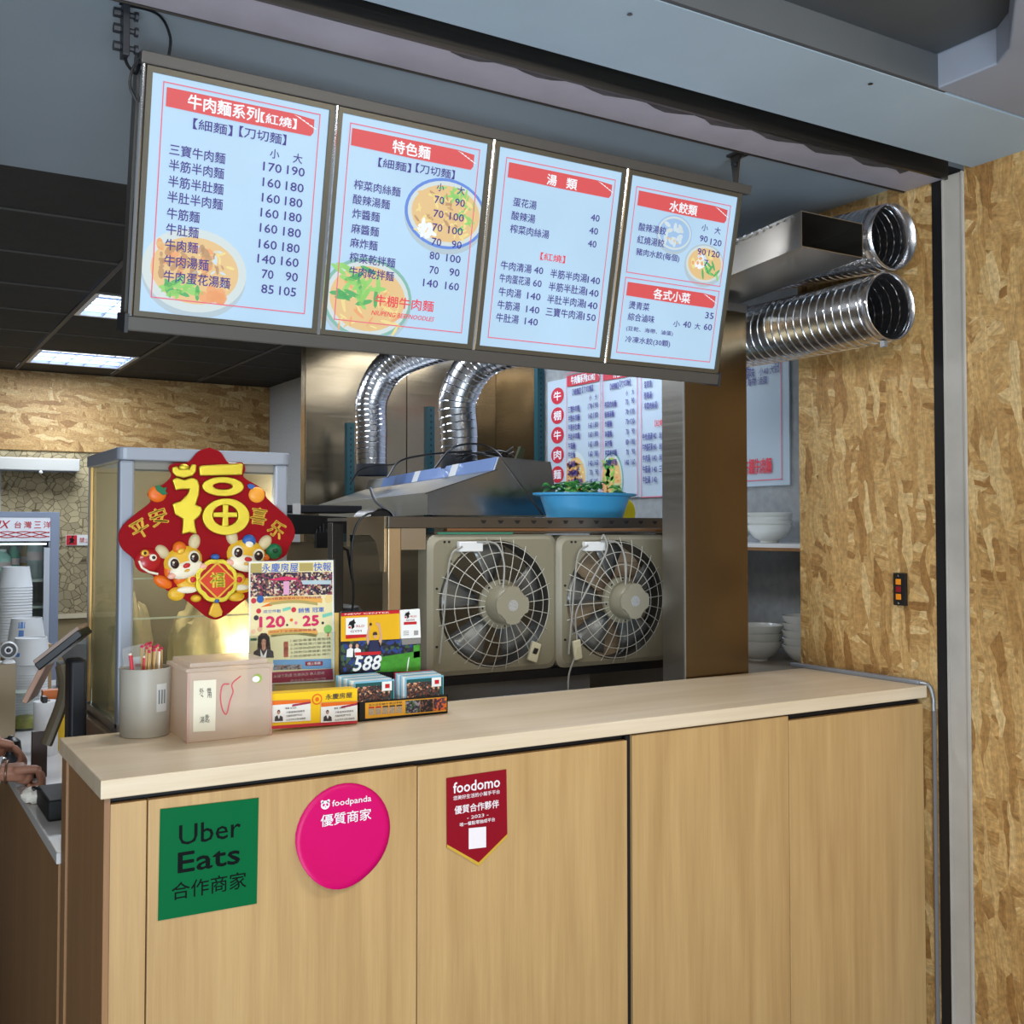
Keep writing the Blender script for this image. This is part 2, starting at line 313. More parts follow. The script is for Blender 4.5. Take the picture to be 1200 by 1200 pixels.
class Sheet:
    """flat print on a plane: o origin, U right, W up (metres), n outward; ink collected by material"""
    def __init__(s, o, U, W_, n, lift=.0006): s.o, s.U, s.W, s.n = Vector(o), Vector(U).normalized(), Vector(W_).normalized(), Vector(n).normalized(); s.ink = {}; s.lift = lift
    def px(s, u, v):
        p = P(u, v, plane=(s.o, s.n))-s.o; return p.dot(s.U), p.dot(s.W)
    def mb(s, m): return s.ink.setdefault(m.name, (m, MB()))[1]
    def put(s, pts, faces, m, layer=1): s.mb(m).add([s.o+s.U*a+s.W*b+s.n*(s.lift*layer) for a, b in pts], faces)
    def poly(s, pts, m, layer=1): s.put(pts, [tuple(range(len(pts)))], m, layer)
    def rect(s, a0, a1, b0, b1, m, layer=1): s.poly([(a0, b0), (a1, b0), (a1, b1), (a0, b1)], m, layer)
    def frame(s, a0, a1, b0, b1, t, m, layer=1):
        for r in ((a0, a1, b0, b0+t), (a0, a1, b1-t, b1), (a0, a0+t, b0, b1), (a1-t, a1, b0, b1)): s.rect(*r, m, layer)
    def text(s, st, a0, a1, bc, h, m, layer=2, bold=0, shear=0, rot=0):
        v, f, asp = glyphs(st, 0, shear)
        if a1 is None: a1 = a0+h*asp
        cx, w = (a0+a1)/2, a1-a0; ca, sa = math.cos(rot), math.sin(rot); out = []
        for x, y in v:
            p, q = (x-.5)*w, (y-.5)*h; out.append((cx+p*ca-q*sa, bc+p*sa+q*ca))
        s.put(out, f, m, layer)
        if bold:
            d = bold*h*1.1
            for i, (dx, dy) in enumerate(((d, 0), (-d, 0), (0, d), (0, -d))): s.put([(x+dx, y+dy) for x, y in out], f, m, layer-.02*(i+1))
    def flush(s, parent, name='lettering', names=None):
        out = []
        for k, (m, mb) in s.ink.items():
            nm = (names or {}).get(k.split('.')[0], name); o = part(nm, mb, m, parent, smooth=0); o['kind'] = 'stuff'; out.append(o)
        s.ink = {}; return out
# ================================================================ materials in use
OSB_X = osb('strand_board_side', (0, PI/2, 0), 1.0, 1.3)      # for walls facing -x : plane y,z
OSB_F = osb('strand_board_front', (PI/2, 0, 0), .95, 4.1)     # for walls facing -y
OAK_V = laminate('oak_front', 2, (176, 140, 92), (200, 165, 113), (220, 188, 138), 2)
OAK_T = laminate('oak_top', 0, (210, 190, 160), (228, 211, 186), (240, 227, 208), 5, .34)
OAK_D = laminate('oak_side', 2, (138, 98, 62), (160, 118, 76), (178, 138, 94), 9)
GREYC = mat('painted_ceiling', (152, 164, 174), .6, var=.05, vscale=2)
GREYP = mat('painted_panel', (170, 190, 206), .55, var=.06, vscale=3)
FASC = mat('grey_fascia', (76, 80, 84), .6, var=.06)
RAILM = mat('shutter_rail_paint', (176, 172, 184), .5, var=.08, vscale=9)
BLACK = mat('matt_black', (14, 14, 18), .6)
SOOT = mat('soot_grey', (78, 74, 76), .8, var=.3, vscale=30)
JAMB = mat('grey_white_paint', (176, 172, 166), .5, var=.1, vscale=7)
TILE = mat('charcoal_ceiling_tile', (48, 46, 44), .8, var=.1, vscale=14, bump=.3, bscale=160)
TBAR = mat('ceiling_grid_bar', (78, 74, 72), .6)
FLOOR = mat('floor_tile', (120, 112, 104), .4, var=.12, vscale=3)
WALLG = mat('grey_wallpaper', (150, 154, 156), .8, var=.12, vscale=26)
PARTN = mat('pale_grey_board', (186, 188, 192), .8, var=.08, vscale=70)
STONE = cells('stone_pattern_paper', (176, 162, 128), (132, 120, 94), 20, (1, 1, 1.1))
TANW = mat('tan_wall', (168, 150, 112), .8, var=.05)
CREAM = mat('cream_strip', (226, 214, 182), .6)
FROST = mat('frosted_panel', (176, 178, 176), .5, var=.1, vscale=8)
SS = steel('stainless_steel', (176, 172, 166), .3)
SSB = steel('stainless_brown_cast', (118, 102, 78), .25, (60, 60, 1), amt=.08, wavy=.10)
SSW = steel('stainless_wall_sheet', (148, 132, 108), .22, (2, 2, 60), wavy=.5)
SSD = steel('dull_dark_steel', (104, 100, 96), .38)
DUCT = steel('ribbed_duct_foil', (196, 196, 200), .24, (1, 1, 1), .1)
CHROME = mat('chrome', (225, 228, 232), .12, 1)
ALU = mat('brushed_aluminium', (168, 172, 178), .38, .85)
ALUG = mat('grey_aluminium_frame', (150, 158, 172), .42, .25)
BRONZE = mat('light_box_frame', (82, 80, 78), .45, .3)
TEAL = mat('teal_angle_post', (16, 66, 74), .5)
WHITE = mat('white_plastic', (228, 230, 232), .35)
PAPERW = mat('white_paper', (232, 234, 234), .6)
IVORY = mat('ivory_enamel', (134, 129, 110), .42, var=.04)
IVORY2 = mat('ivory_enamel_light', (146, 141, 124), .4)
DGREY = mat('dark_grey_plastic', (44, 46, 52), .45)
BLK = mat('black_plastic', (20, 21, 25), .35)
PANE = clearish('thin_side_glass', (238, 240, 230), rough=.02, haze=.06, ior=1.12)
GLASS = clearish('clear_glass', (238, 242, 236), rough=.02, haze=.03)
ACRYL = clearish('clear_acrylic', (248, 250, 250), rough=.04, haze=.03, ior=1.3)
# ================================================================ the setting
XW = 2.65
struct('floor', MB().box(-3.2, 3.6, -3.0, 8.2, -.05, 0), FLOOR, smooth=0)
# right wall: foreground strand board, then the partition beyond the jamb, then the kitchen wall
struct('wall_right_near', MB().box(XW, XW+.1, -1.6, 1.906, 0, 2.72), OSB_X, smooth=0)
struct('wall_right_partition', MB().box(XW, XW+.06, 2.012, 2.536, 0, 2.62), OSB_X, smooth=0)
j = struct('trim_1', MB().box(XW-.004, XW+.1, 1.9065, 1.978, 0, 2.56), JAMB, smooth=0, bevel=.003)
struct('edge_bead', MB().box(XW-.008, XW-.0045, 1.907, 1.912, 0, 2.56).box(XW-.008, XW-.0045, 1.97, 1.975, 0, 2.56), JAMB, j, smooth=0)
struct('trim_2', MB().box(XW-.003, XW+.1, 1.9785, 2.0115, 0, 2.6), BLACK, smooth=0)
struct('wall_kitchen_right', MB().box(3.3, 3.4, 2.2, 5.62, 0, 2.62), WALLG, smooth=0)
struct('wall_niche_back', MB().box(2.72, 3.3, 2.44, 2.5, 0, 2.62), WALLG, smooth=0)
sw = struct('wall_steel_back', MB().box(2.08, 3.3, 5.6, 5.66, 0, 2.62), SSW, smooth=0)
for i, (a, b) in enumerate(((2.082, 2.69), (2.694, 3.298))):
    struct('steel_sheet', MB().box(a, b, 5.592, 5.599, 0, 2.6), SSW, sw, smooth=0, bevel=.002)
struct('wall_steel_side', MB().box(3.285, 3.299, 5.08, 5.59, 0, 2.6), SSW, smooth=0, bevel=.002)
struct('wall_partition_pale', MB().box(2.6, 2.66, 5.7, 7.75, 0, 2.6), PARTN, smooth=0)
bw = struct('wall_back', MB().box(-3.2, 2.6, 7.76, 7.85, 0, 2.62), TANW, smooth=0)
struct('strand_board_band', MB().box(-3.2, 2.598, 7.735, 7.759, 2.072, 2.598), OSB_F, bw, smooth=0, bevel=.002)
struct('stone_paper_panel', MB().box(-3.2, 2.598, 7.75, 7.7595, .985, 2.07), STONE, bw, smooth=0)
struct('cream_strip', MB().box(-3.2, 2.598, 7.742, 7.7595, .95, .983), CREAM, bw, smooth=0)
struct('pale_panel', MB().box(-.6, .80, 7.735, 7.7495, 1.2, 1.98), FROST, bw, smooth=0)
struct('wall_left', MB().box(-3.3, -3.2, 2.2, 7.85, 0, 2.62), TANW, smooth=0)
# ceilings
ck = struct('ceiling_kitchen', MB().box(-3.2, 3.4, 3.31, 7.85, 2.66, 2.72), BLACK, smooth=0)
XG = [0.29+.59*i for i in range(-6, 6)]; YG = [3.27+.585*i for i in range(9)]
lights_at = {(1, 1), (1, 3), (1, 6), (4, 1), (4, 3)}
tile_me = None
for i in range(-6, 5):
    for jy in range(8):
        if (i, jy) in lights_at: continue
        x0 = .29+.59*i; y0 = 3.27+.585*jy
        if x0+.585 > 3.3 or (x0 > 2.6 and False): continue
        if tile_me is None:
            t = struct('ceiling_tile', MB().box(-.281, .281, -.279, .279, -.01, .008), TILE, ck, smooth=0, bevel=.004, seg=1); tile_me = t
        else: t = tile_me.copy(); C.objects.link(t)
        t.location = (x0+.295, y0+.2925, 2.612)
gb = MB()
for i in range(-6, 6): gb.box(.29+.59*i-.012, .29+.59*i+.012, 3.31, 7.75, 2.598, 2.604)
for jy in range(1, 9): gb.box(-3.2, 3.3, 3.27+.585*jy-.005, 3.27+.585*jy+.005, 2.5985, 2.6035)
gbo = struct('grid_bar', gb, TBAR, ck, smooth=0); gbo['kind'] = 'stuff'
struct('ceiling_soffit', MB().box(-3.2, 3.4, 2.11, 3.31, 2.575, 2.72), GREYC, smooth=0, bevel=.002)
rl = struct('ceiling_shutter_rail', MB().box(-3.2, XW-.001, 1.965, 2.105, 2.553, 2.70), RAILM, smooth=0, bevel=.003)
struct('rail_lip', MB().box(-3.2, XW-.002, 1.955, 1.964, 2.548, 2.66), SSD, rl, smooth=0)
struct('rail_lip', MB().box(-3.2, XW-.002, 2.1055, 2.109, 2.55, 2.57), SSD, rl, smooth=0)
# grime peeling off the rail
gr = MB(); pts = []
for k in range(40): x = 1.05+1.45*k/39; pts.append((x, 1.9655+max(.003, .012+.02*(k/39)+.012*math.sin(k*1.3)+random.uniform(-.004, .004))))
gr.prism([(1.05, 1.9651)]+pts+[(2.5, 1.9651)], (0, 0, 2.5522), (1, 0, 0), (0, 1, 0), (0, 0, .0006))
struct('grime_edge', gr, SOOT, rl, smooth=0)
struct('shutter_slot', MB().box(-3.2, XW-.001, 1.885, 1.954, 2.66, 2.7), BLACK, smooth=0)
struct('ceiling_front_panel', MB().box(-3.2, XW+.1, 1.59, 1.884, 2.562, 2.72), GREYP, smooth=0, bevel=.002)
struct('trim_3', MB().box(-3.2, 2.14, 1.578, 1.589, 2.5625, 2.64), FASC, smooth=0)
struct('ceiling_recess', MB().box(-3.2, 2.1, 1.2, 1.577, 2.64, 2.7).box(-3.2, 2.1, .55, 1.19, 2.648, 2.7).box(-3.2, 2.1, -3, .54, 2.64, 2.7), FASC, smooth=0)
bx = MB().prism([(2.105, 1.585), (2.105, 1.43), (2.06, 1.37), (1.87, 1.23), (1.87, .3), (2.75, .3), (2.75, 1.585)], (0, 0, 2.562), (1, 0, 0), (0, 1, 0), (0, 0, .2))
struct('ceiling_duct_box', bx, mat('blue_grey_box', (146, 154, 170), .5, var=.05), smooth=0, bevel=.004)
scr = MB()
for x, y in ((1.28, 1.66), (1.95, 1.64)): scr.lathe([(.006, 2.5595), (.004, 2.5615)], (x, y, 0), 10)
struct('trim_4', scr, SSD, smooth=0)
# ceiling lights with a louvre grid
TUBE = mat('lit_tube', (235, 245, 255), .5, emit=7)
TROF = mat('troffer_blue_glow', (116, 158, 232), .5, emit=1.0)
LOUV = mat('troffer_louvre', (190, 200, 215), .3, .7)
def troffer(label):
    t = thing('ceiling_light', label, 'ceiling light', group='louvred lights in the dark ceiling')
    part('frame', MB().ring([(-.285, -.282), (.285, -.282), (.285, .282), (-.285, .282)], [(-.262, -.26), (.262, -.26), (.262, .26), (-.262, .26)], (0, 0, -.008), (1, 0, 0), (0, 1, 0), (0, 0, .02)), WHITE, t, local=True, smooth=0)
    part('reflector', MB().box(-.262, .262, -.26, .26, .03, .04), TROF, t, local=True, smooth=0)
    for k in range(3): part('tube', MB().lathe([(.013, -.255), (.013, .255)], (0, 0, 0), 10, axis='x').V and MB().add([(x, y+(k-1)*.17, z+.015) for x, y, z in MB().lathe([(.013, -.25), (.013, .25)], n=10, axis='x').V], MB().lathe([(.013, -.25), (.013, .25)], n=10, axis='x').F), TUBE, t, local=True)
    lv = MB()
    for k in range(1, 6): lv.box(-.26, .26, -.26+.52*k/6-.002, -.26+.52*k/6+.002, -.006, .008)
    for k in range(1, 5): lv.box(-.26+.52*k/5-.002, -.26+.52*k/5+.002, -.26, .26, -.006, .008)
    part('louvre_grid', lv, LOUV, t, local=True, smooth=0)
    return t
lt = None
LL = {(1, 1): 'louvred ceiling light half hidden by the menu board, nearest of the three in view', (1, 3): 'louvred ceiling light beside lower left corner of the menu board, middle of three', (1, 6): 'louvred ceiling light farthest back, just before the strand board band',
      (4, 1): 'louvred ceiling light over the hood, hidden behind the menu board', (4, 3): 'louvred ceiling light over the ducts, hidden far behind the menu board'}
for (i, jy) in sorted(lights_at):
    loc = (.29+.59*i+.295, 3.27+.585*jy+.2925, 2.606)
    if lt is None: lt = troffer(LL[(i, jy)]); lt.location = loc
    else: dup(lt, loc, 0, LL[(i, jy)])
# ================================================================ main counter
CX0, CX1, CY0, CY1 = .38, 2.637, 2.04, 2.505
single('counter_top', MB().box(CX0, CX1, CY0, CY1, 1.066, 1.10), OAK_T, 'pale oak laminate counter top running to the strand board wall', 'counter top', bevel=.002, smooth=0, base=(1.5, 2.27, 1.066))
def cabinet(label, x0, x1, doors, extra=None):
    t = thing('cabinet', label, 'cabinet', ((x0+x1)/2, 2.05, 0), group='oak cabinets under the counter top')
    part('carcass', MB().box(x0, x1, 2.072, 2.495, .0, 1.03).box(x0, x1, 2.085, 2.495, 1.03, 1.0655), OAK_D, t, smooth=0)
    part('shade_strip', MB().box(x0+.002, x1-.002, 2.0705, 2.0845, 1.032, 1.064), BLACK, t, smooth=0)  # black strip painting in the shadow gap below the counter top
    for a, b, top in doors:
        part('door', MB().box(a, b, 2.052, 2.0705, .06, top), OAK_V, t, smooth=0, bevel=.0015)
    return t
c1 = cabinet('left oak cabinet carrying the three delivery service stickers', .4, 1.5665, ((.466, 1.014, 1.052), (1.0165, 1.5665, 1.050)))
part('filler_strip', MB().box(.4, .4635, 2.054, 2.0705, .0, 1.052), OAK_V, c1, smooth=0, bevel=.001)
part('side_panel', MB().box(.389, .3995, 2.055, 2.43, .0, 1.065), OAK_D, c1, smooth=0)
part('rear_post', MB().box(.386, .3995, 2.445, 2.5, .0, 1.065), OAK_D, c1, smooth=0)
c2 = cabinet('plain right oak cabinet without stickers beside the strand board wall', 1.576, 2.636, ((1.582, 2.096, 1.060), (2.0985, 2.634, 1.047)))
part('gap_strip', MB().box(1.5675, 1.581, 2.06, 2.0715, 0, 1.06), BLACK, c2, smooth=0)
# stickers on the doors: flat prints on plane y = 2.0515
def Z7(X, Y): return 160+.3833*X, 890+.3833*Y
def sticker_sheet(): return Sheet((0, 2.0505, 1), (1, 0, 0), (0, 0, 1), (0, -1, 0))
GREEN = mat('sticker_green', (0, 98, 54), .5, ior=1.2); INK = mat('sticker_ink', (6, 14, 14), .5, ior=1.2)
S = sticker_sheet(); q = lambda X, Y: S.px(*Z7(X, Y))
def zt(S, Z, st, X0, X1, Yl, Yr, h, m, layer=2, bold=0, shear=0):
    a0, _ = S.px(*Z(X0, Yl)); a1, _ = S.px(*Z(X1, Yr)); xc = (X0+X1)/2; yc = (Yl+Yr)/2
    _, b0 = S.px(*Z(xc, yc+h/2)); _, b1 = S.px(*Z(xc, yc-h/2)); S.text(st, a0, a1, (b0+b1)/2, b1-b0, m, layer, bold, shear)
def pxpoly(S, Z, pts, m, layer=1): S.poly([S.px(*Z(*p)) for p in pts], m, layer)
c = [q(*p) for p in ((72, 152), (373, 117), (367, 440), (65, 493))]
def backing(pts, S, th=.0012, bend=None):
    return MB().prism(pts, S.o, S.U, S.W, S.n*-th if False else S.n*.0)
t = thing('sticker', 'square green sticker with black delivery lettering on left cabinet door', 'sticker', (.575, 2.051, .83))
part('film', MB().prism(c, S.o, S.U, S.W, S.n*.0012), GREEN, t, smooth=0)
S.lift = .001; S.o = S.o+S.n*.0008
zt(S, Z7, 'Uber', 130, 318, 226, 212, 60, INK, 1, .006); zt(S, Z7, 'Eats', 127, 315, 308, 296, 60, INK, 1, .022); zt(S, Z7, '合作商家', 107, 335, 398, 373, 52, INK, 1, .004)
S.flush(t)
PINK = mat('sticker_pink', (208, 8, 104), .4, ior=1.3)
S = sticker_sheet(); t = thing('sticker', 'round pink sticker curling away at its lower edge on left cabinet door', 'sticker', (.85, 2.051, .83))
cx, cz, rr = .849, -.066, .1025
disc = MB(); n = 40; V = []; F = []
for i in range(9):
    for k in range(n):
        a = 2*PI*k/n; r = rr*max(i, .4)/8; x = cx+r*math.cos(a); z = cz+r*math.sin(a); lo = max(0, -(z-cz)*.8-(x-cx)*.5-.03); V.append((x, 2.0495-.9*lo*lo*6, 1+z))
for i in range(8):
    for k in range(n): F.append((i*n+k, i*n+(k+1) % n, (i+1)*n+(k+1) % n, (i+1)*n+k))
F.append(tuple(range(n))); disc.add(V, F); o = part('film', disc, PINK, t, smooth=60); sd = o.modifiers.new('s', 'SOLIDIFY'); sd.thickness = .0008
S.o = Vector((0, 2.0482, 1)); LW = mat('sticker_white', (240, 232, 238), .4)
zt(S, Z7, 'foodpanda', 598, 717, 132, 126, 24, LW, 1, .012); zt(S, Z7, '優質商家', 563, 717, 184, 170, 36, LW, 1, .012)
a, b = S.px(*Z7(577, 139)); S.poly(ell(a, b, .0095, .0088, 18), LW, 1)
for s_ in (-1, 1): S.poly(ell(a+s_*.0066, b+.0072, .0033, .0033, 10), LW, 1); S.poly(ell(a+s_*.0036, b+.0004, .0022, .003, 10, rot=s_*.5), PINK, 2)
S.poly(ell(a, b-.004, .0012, .001, 8), PINK, 2)
S.flush(t)
WINE = mat('sticker_wine', (140, 16, 34), .45, ior=1.25); GOLDP = mat('gold_print', (226, 184, 70), .35, .3)
S = sticker_sheet(); t = thing('sticker', 'dark red pennant sticker with gold tip on the middle cabinet door', 'sticker', (1.15, 2.051, .83))
pg = [q2 for q2 in (S.px(*Z7(*p)) for p in ((947, 57), (1130, 30), (1133, 235), (1045, 325), (948, 268)))]
part('film', MB().prism(pg, S.o, S.U, S.W, S.n*.0012), WINE, t, smooth=0)
S.o = S.o+S.n*.0008; S.lift = .001
S.poly([pg[2], pg[3], pg[4], (pg[4][0], pg[4][1]+.006), (pg[3][0], pg[3][1]+.0075), (pg[2][0], pg[2][1]+.006)], GOLDP)
zt(S, Z7, 'foodomo', 968, 1110, 84, 71, 32, LW, 1, .02); zt(S, Z7, '您美好生活的小幫手平台', 968, 1110, 116, 100, 13, LW, 1, .01)
zt(S, Z7, '優質合作夥伴', 972, 1107, 153, 137, 25, LW, 1, .015); zt(S, Z7, '- 2023 -', 1010, 1075, 176, 170, 10, LW, 1, .01); zt(S, Z7, '唯一餐點零抽成平台', 988, 1095, 196, 186, 12, LW, 1, .012)
pxpoly(S, Z7, [(1015, 210), (1068, 205), (1068, 268), (1015, 274)], LW)
S.flush(t)
# conduit along the wall and down the counter end
t = thing('cable_trunking', 'grey cable trunking along the wall end of the counter top, bending down beside the jamb', 'cable trunking', (2.64, 2.3, 1.1))
part('cover', MB().box(2.625, 2.648, 2.062, 2.56, 1.1005, 1.112), ALUG, t, smooth=0, bevel=.002)
part('bend', MB().tube(bez([(2.637, 2.062, 1.106), (2.641, 2.035, 1.100), (2.643, 2.024, 1.07), (2.643, 2.022, 1.03)]), .006, 8), ALU, t)
part('sleeve', MB().tube([(2.6435, 2.022, 1.03), (2.6435, 2.022, 0.0)], .0062, 8), mat('grey_pvc', (112, 110, 112), .5), t)
# push-button plate on the strand board
t = thing('switch_plate', 'small black push-button plate with two orange keys and one red on the strand board', 'switch', (2.65, 2.135, 1.32))
part('plate', MB().box(2.636, 2.6495, 2.112, 2.154, 1.324, 1.42), BLK, t, bevel=.002, smooth=0)
OR = mat('orange_key', (232, 140, 30), .4); RD = mat('red_key', (130, 20, 32), .4)
for zc, m in ((1.394, OR), (1.372, RD), (1.350, OR)): part('button', MB().box(2.6335, 2.636, 2.125, 2.143, zc-.0085, zc+.0085), m, t, bevel=.001, smooth=0, label='red button' if m is RD else None)
for zc in (1.412, 1.331): part('screw', MB().lathe([(.003, 2.6345), (.002, 2.636)], (0, 2.134, zc), 8, axis='x'), CHROME, t)
# ================================================================ low side counter
t = thing('low_counter', 'low side counter with white stone top and oak face at left', 'counter', (.8, 3.9, 0))
part('top', MB().box(.38, 1.25, 2.52, 5.4, .825, .85), mat('pale_stone_top', (206, 204, 204), .3, var=.06, vscale=4), t, smooth=0, bevel=.002)
part('body', MB().box(.385, 1.2, 2.525, 5.35, 0, .8245), OAK_D, t, smooth=0)
# ================================================================ menu light board
TILT = math.radians(12); BO = Vector((.466, 2.15, 2.48)); BDN = Vector((0, math.sin(TILT), -math.cos(TILT))); BN = Vector((0, -math.cos(TILT), -math.sin(TILT))); BX = Vector((1, 0, 0))
BOARD = Sheet(BO, BX, -BDN, BN)
Z = [lambda X, Y: (150+.3*X, 40+.3*Y), lambda X, Y: (370+.2582*X, 110+.2582*Y), lambda X, Y: (550+.2334*X, 150+.2334*Y), lambda X, Y: (700+.2166*X, 190+.2166*Y)]
CORN = [((88, 125), (780, 285), (725, 1140), (50, 1075)), ((118, 80), (778, 225), (690, 1135), (42, 1060)), ((147, 92), (762, 238), (655, 1158), (48, 1095)), ((183, 82), (757, 205), (630, 1128), (62, 1072))]
H5 = 44; D5 = 34
def row(s, x0, x1, y0, y1, h=H5, m='ink', b=.011, sh=0): return ('T', s, x0, x1, y0, y1, h, m, b, sh)
def num(s, x0, x1, y, h=D5): return ('T', s, x0, x1, y-3, y+3, h, 'ink', .014, 0)
MENU = [[], [], [], []]
MENU[0] += [('FR', (128, 177), (747, 318), (690, 1098), (95, 1025)), ('HD', (150, 205), (727, 330), (720, 403), (145, 285)),
  row('牛肉麵系列', 232, 510, 268, 313, 56, 'white', .022), row('【紅燒】', 515, 655, 328, 350, 40, 'white', .016), row('【細麵】', 252, 405, 353, 376, 42), row('【刀切麵】', 432, 615, 383, 412, 42),
  row('三寶牛肉麵', 160, 377, 452, 485), row('半筋半肉麵', 158, 372, 512, 545), row('半筋半肚麵', 155, 370, 576, 605), row('半肚半肉麵', 152, 367, 636, 665), row('牛筋麵', 150, 277, 701, 715),
  row('牛肚麵', 147, 273, 762, 775), row('牛肉麵', 143, 270, 822, 835), row('牛肉湯麵', 140, 312, 883, 903), row('牛肉蛋花湯麵', 137, 395, 945, 972), row('小', 552, 588, 468, 470, 36), row('大', 642, 678, 486, 488, 38)]
for (p, a, b, y), (r, c_, d, e) in zip((('170', 525, 597, 522), ('160', 523, 593, 583), ('160', 520, 590, 643), ('160', 515, 585, 701), ('160', 512, 580, 760), ('160', 508, 578, 822), ('140', 503, 573, 880), ('70', 520, 565, 938), ('85', 518, 566, 996)),
  (('190', 618, 687, 536), ('180', 613, 683, 598), ('180', 610, 678, 657), ('180', 608, 675, 715), ('180', 603, 672, 775), ('180', 600, 667, 835), ('160', 595, 663, 890), ('90', 613, 660, 948), ('105', 588, 653, 1005))): MENU[0] += [num(p, a, b, y), num(r, c_, d, e)]
MENU[0] += [('BOWL', 262, 925, 206, 172, 'beef')]
MENU[1] += [('FR', (145, 128), (737, 253), (665, 1087), (87, 1025)), ('HD', (163, 155), (717, 270), (710, 348), (155, 238)), row('特色麵', 345, 515, 240, 268, 58, 'white', .022), row('【細麵】', 280, 428, 315, 334, 42), row('【刀切麵】', 450, 626, 340, 364, 42),
  row('榨菜肉絲麵', 170, 380, 412, 445), row('酸辣湯麵', 165, 332, 478, 503), row('炸醬麵', 163, 286, 543, 560), row('麻醬麵', 158, 282, 610, 627), row('麻炸麵', 153, 276, 674, 691), row('榨菜乾拌麵', 150, 356, 740, 768), row('牛肉乾拌麵', 148, 350, 803, 830),
  row('小', 545, 578, 424, 426, 36), row('大', 638, 672, 439, 441, 38), row('牛棚牛肉麵', 265, 530, 932, 968, 50, 'red', .012), row('NIUPENG BEEFNOODLES', 248, 533, 993, 1022, 20, 'red', .016, .25)]
for p, a, b, y in (('70', 535, 578, 482), ('90', 628, 672, 495), ('70', 530, 575, 545), ('100', 603, 668, 560), ('70', 525, 570, 607), ('100', 597, 662, 622), ('70', 522, 565, 672), ('90', 613, 657, 685), ('80', 513, 557, 735), ('100', 588, 653, 748), ('70', 512, 553, 800), ('90', 602, 648, 810), ('140', 483, 550, 860), ('160', 583, 645, 873)): MENU[1].append(num(p, a, b, y))
MENU[1] += [('BOWL', 590, 545, 186, 170, 'blue'), ('BOWL', 235, 930, 205, 195, 'green')]
MENU[2] += [('FR', (180, 143), (730, 262), (630, 1112), (90, 1050)), ('HD', (195, 170), (713, 280), (705, 357), (188, 250)), row('湯', 385, 433, 260, 264, 54, 'white', .022), row('類', 482, 535, 280, 284, 54, 'white', .022),
  row('蛋花湯', 215, 332, 370, 390), row('酸辣湯', 207, 325, 438, 458), row('榨菜肉絲湯', 200, 395, 504, 536), row('【紅燒】', 352, 475, 642, 662, 38, 'red'),
  row('牛肉清湯', 153, 307, 686, 710), row('牛肉蛋花湯', 147, 300, 750, 774), row('牛肉湯', 143, 255, 818, 835), row('牛筋湯', 137, 248, 884, 900), row('牛肚湯', 130, 242, 948, 963),
  row('半筋半肉湯', 402, 585, 728, 756), row('半筋半肚湯', 394, 577, 792, 820), row('半肚半肉湯', 387, 570, 855, 883), row('三寶牛肉湯', 380, 563, 917, 945)]
for p, a, b, y in (('40', 605, 648, 452), ('40', 597, 640, 517), ('40', 590, 632, 582), ('40', 320, 365, 715), ('60', 315, 357, 780), ('140', 285, 352, 845), ('140', 280, 346, 912), ('140', 273, 338, 972), ('140', 588, 650, 765), ('140', 580, 643, 828), ('140', 573, 637, 890), ('150', 567, 628, 950)): MENU[2].append(num(p, a, b, y))
MENU[3] += [('FR', (207, 128), (718, 237), (660, 673), (150, 598)), ('FR', (147, 620), (655, 697), (605, 1083), (97, 1030)), ('HD', (220, 155), (700, 250), (690, 333), (210, 238)), ('HD', (160, 648), (635, 717), (627, 795), (150, 722)),
  row('水餃類', 385, 533, 238, 262, 58, 'white', .022), row('各式小菜', 298, 495, 710, 738, 55, 'white', .022), row('小', 558, 592, 354, 356, 36), row('大', 628, 660, 370, 372, 38), row('酸辣湯餃', 218, 365, 350, 373), row('紅燒湯餃', 210, 355, 418, 440), row('豬肉水餃(每個)', 203, 437, 488, 522),
  row('燙青菜', 165, 275, 770, 786, 42), row('綜合滷味', 160, 302, 832, 853, 42), row('小', 405, 440, 872, 876, 34), row('大', 520, 550, 886, 889, 34), row('(豆乾、海帶、滷蛋)', 150, 402, 898, 930, 28), row('冷凍水餃(30顆)', 145, 387, 958, 985, 40)]
for p, a, b, y in (('90', 548, 590, 415), ('120', 605, 665, 435), ('90', 535, 580, 485), ('120', 595, 655, 497), ('7', 572, 592, 546), ('35', 578, 622, 830), ('40', 458, 500, 878), ('60', 570, 613, 892)): MENU[3].append(num(p, a, b, y))
MENU[3] += [('BOWL', 415, 385, 98, 105, 'plate'), ('BOWL', 578, 552, 108, 115, 'soup')]
NMS = {}
for sfx_ in ('_lit', '_poster'):
    for n_ in ('bowl_pale', 'bowl_blue_rim', 'bowl_green_rim', 'broth', 'noodle', 'greens', 'dark_greens', 'meat', 'carrot', 'dumpling', 'plate_blue', 'bowl_shadow'): NMS[n_+sfx_] = 'food_picture'
    NMS['header_red'+sfx_] = 'header_bar'; NMS['border_pink'+sfx_] = 'border_line'
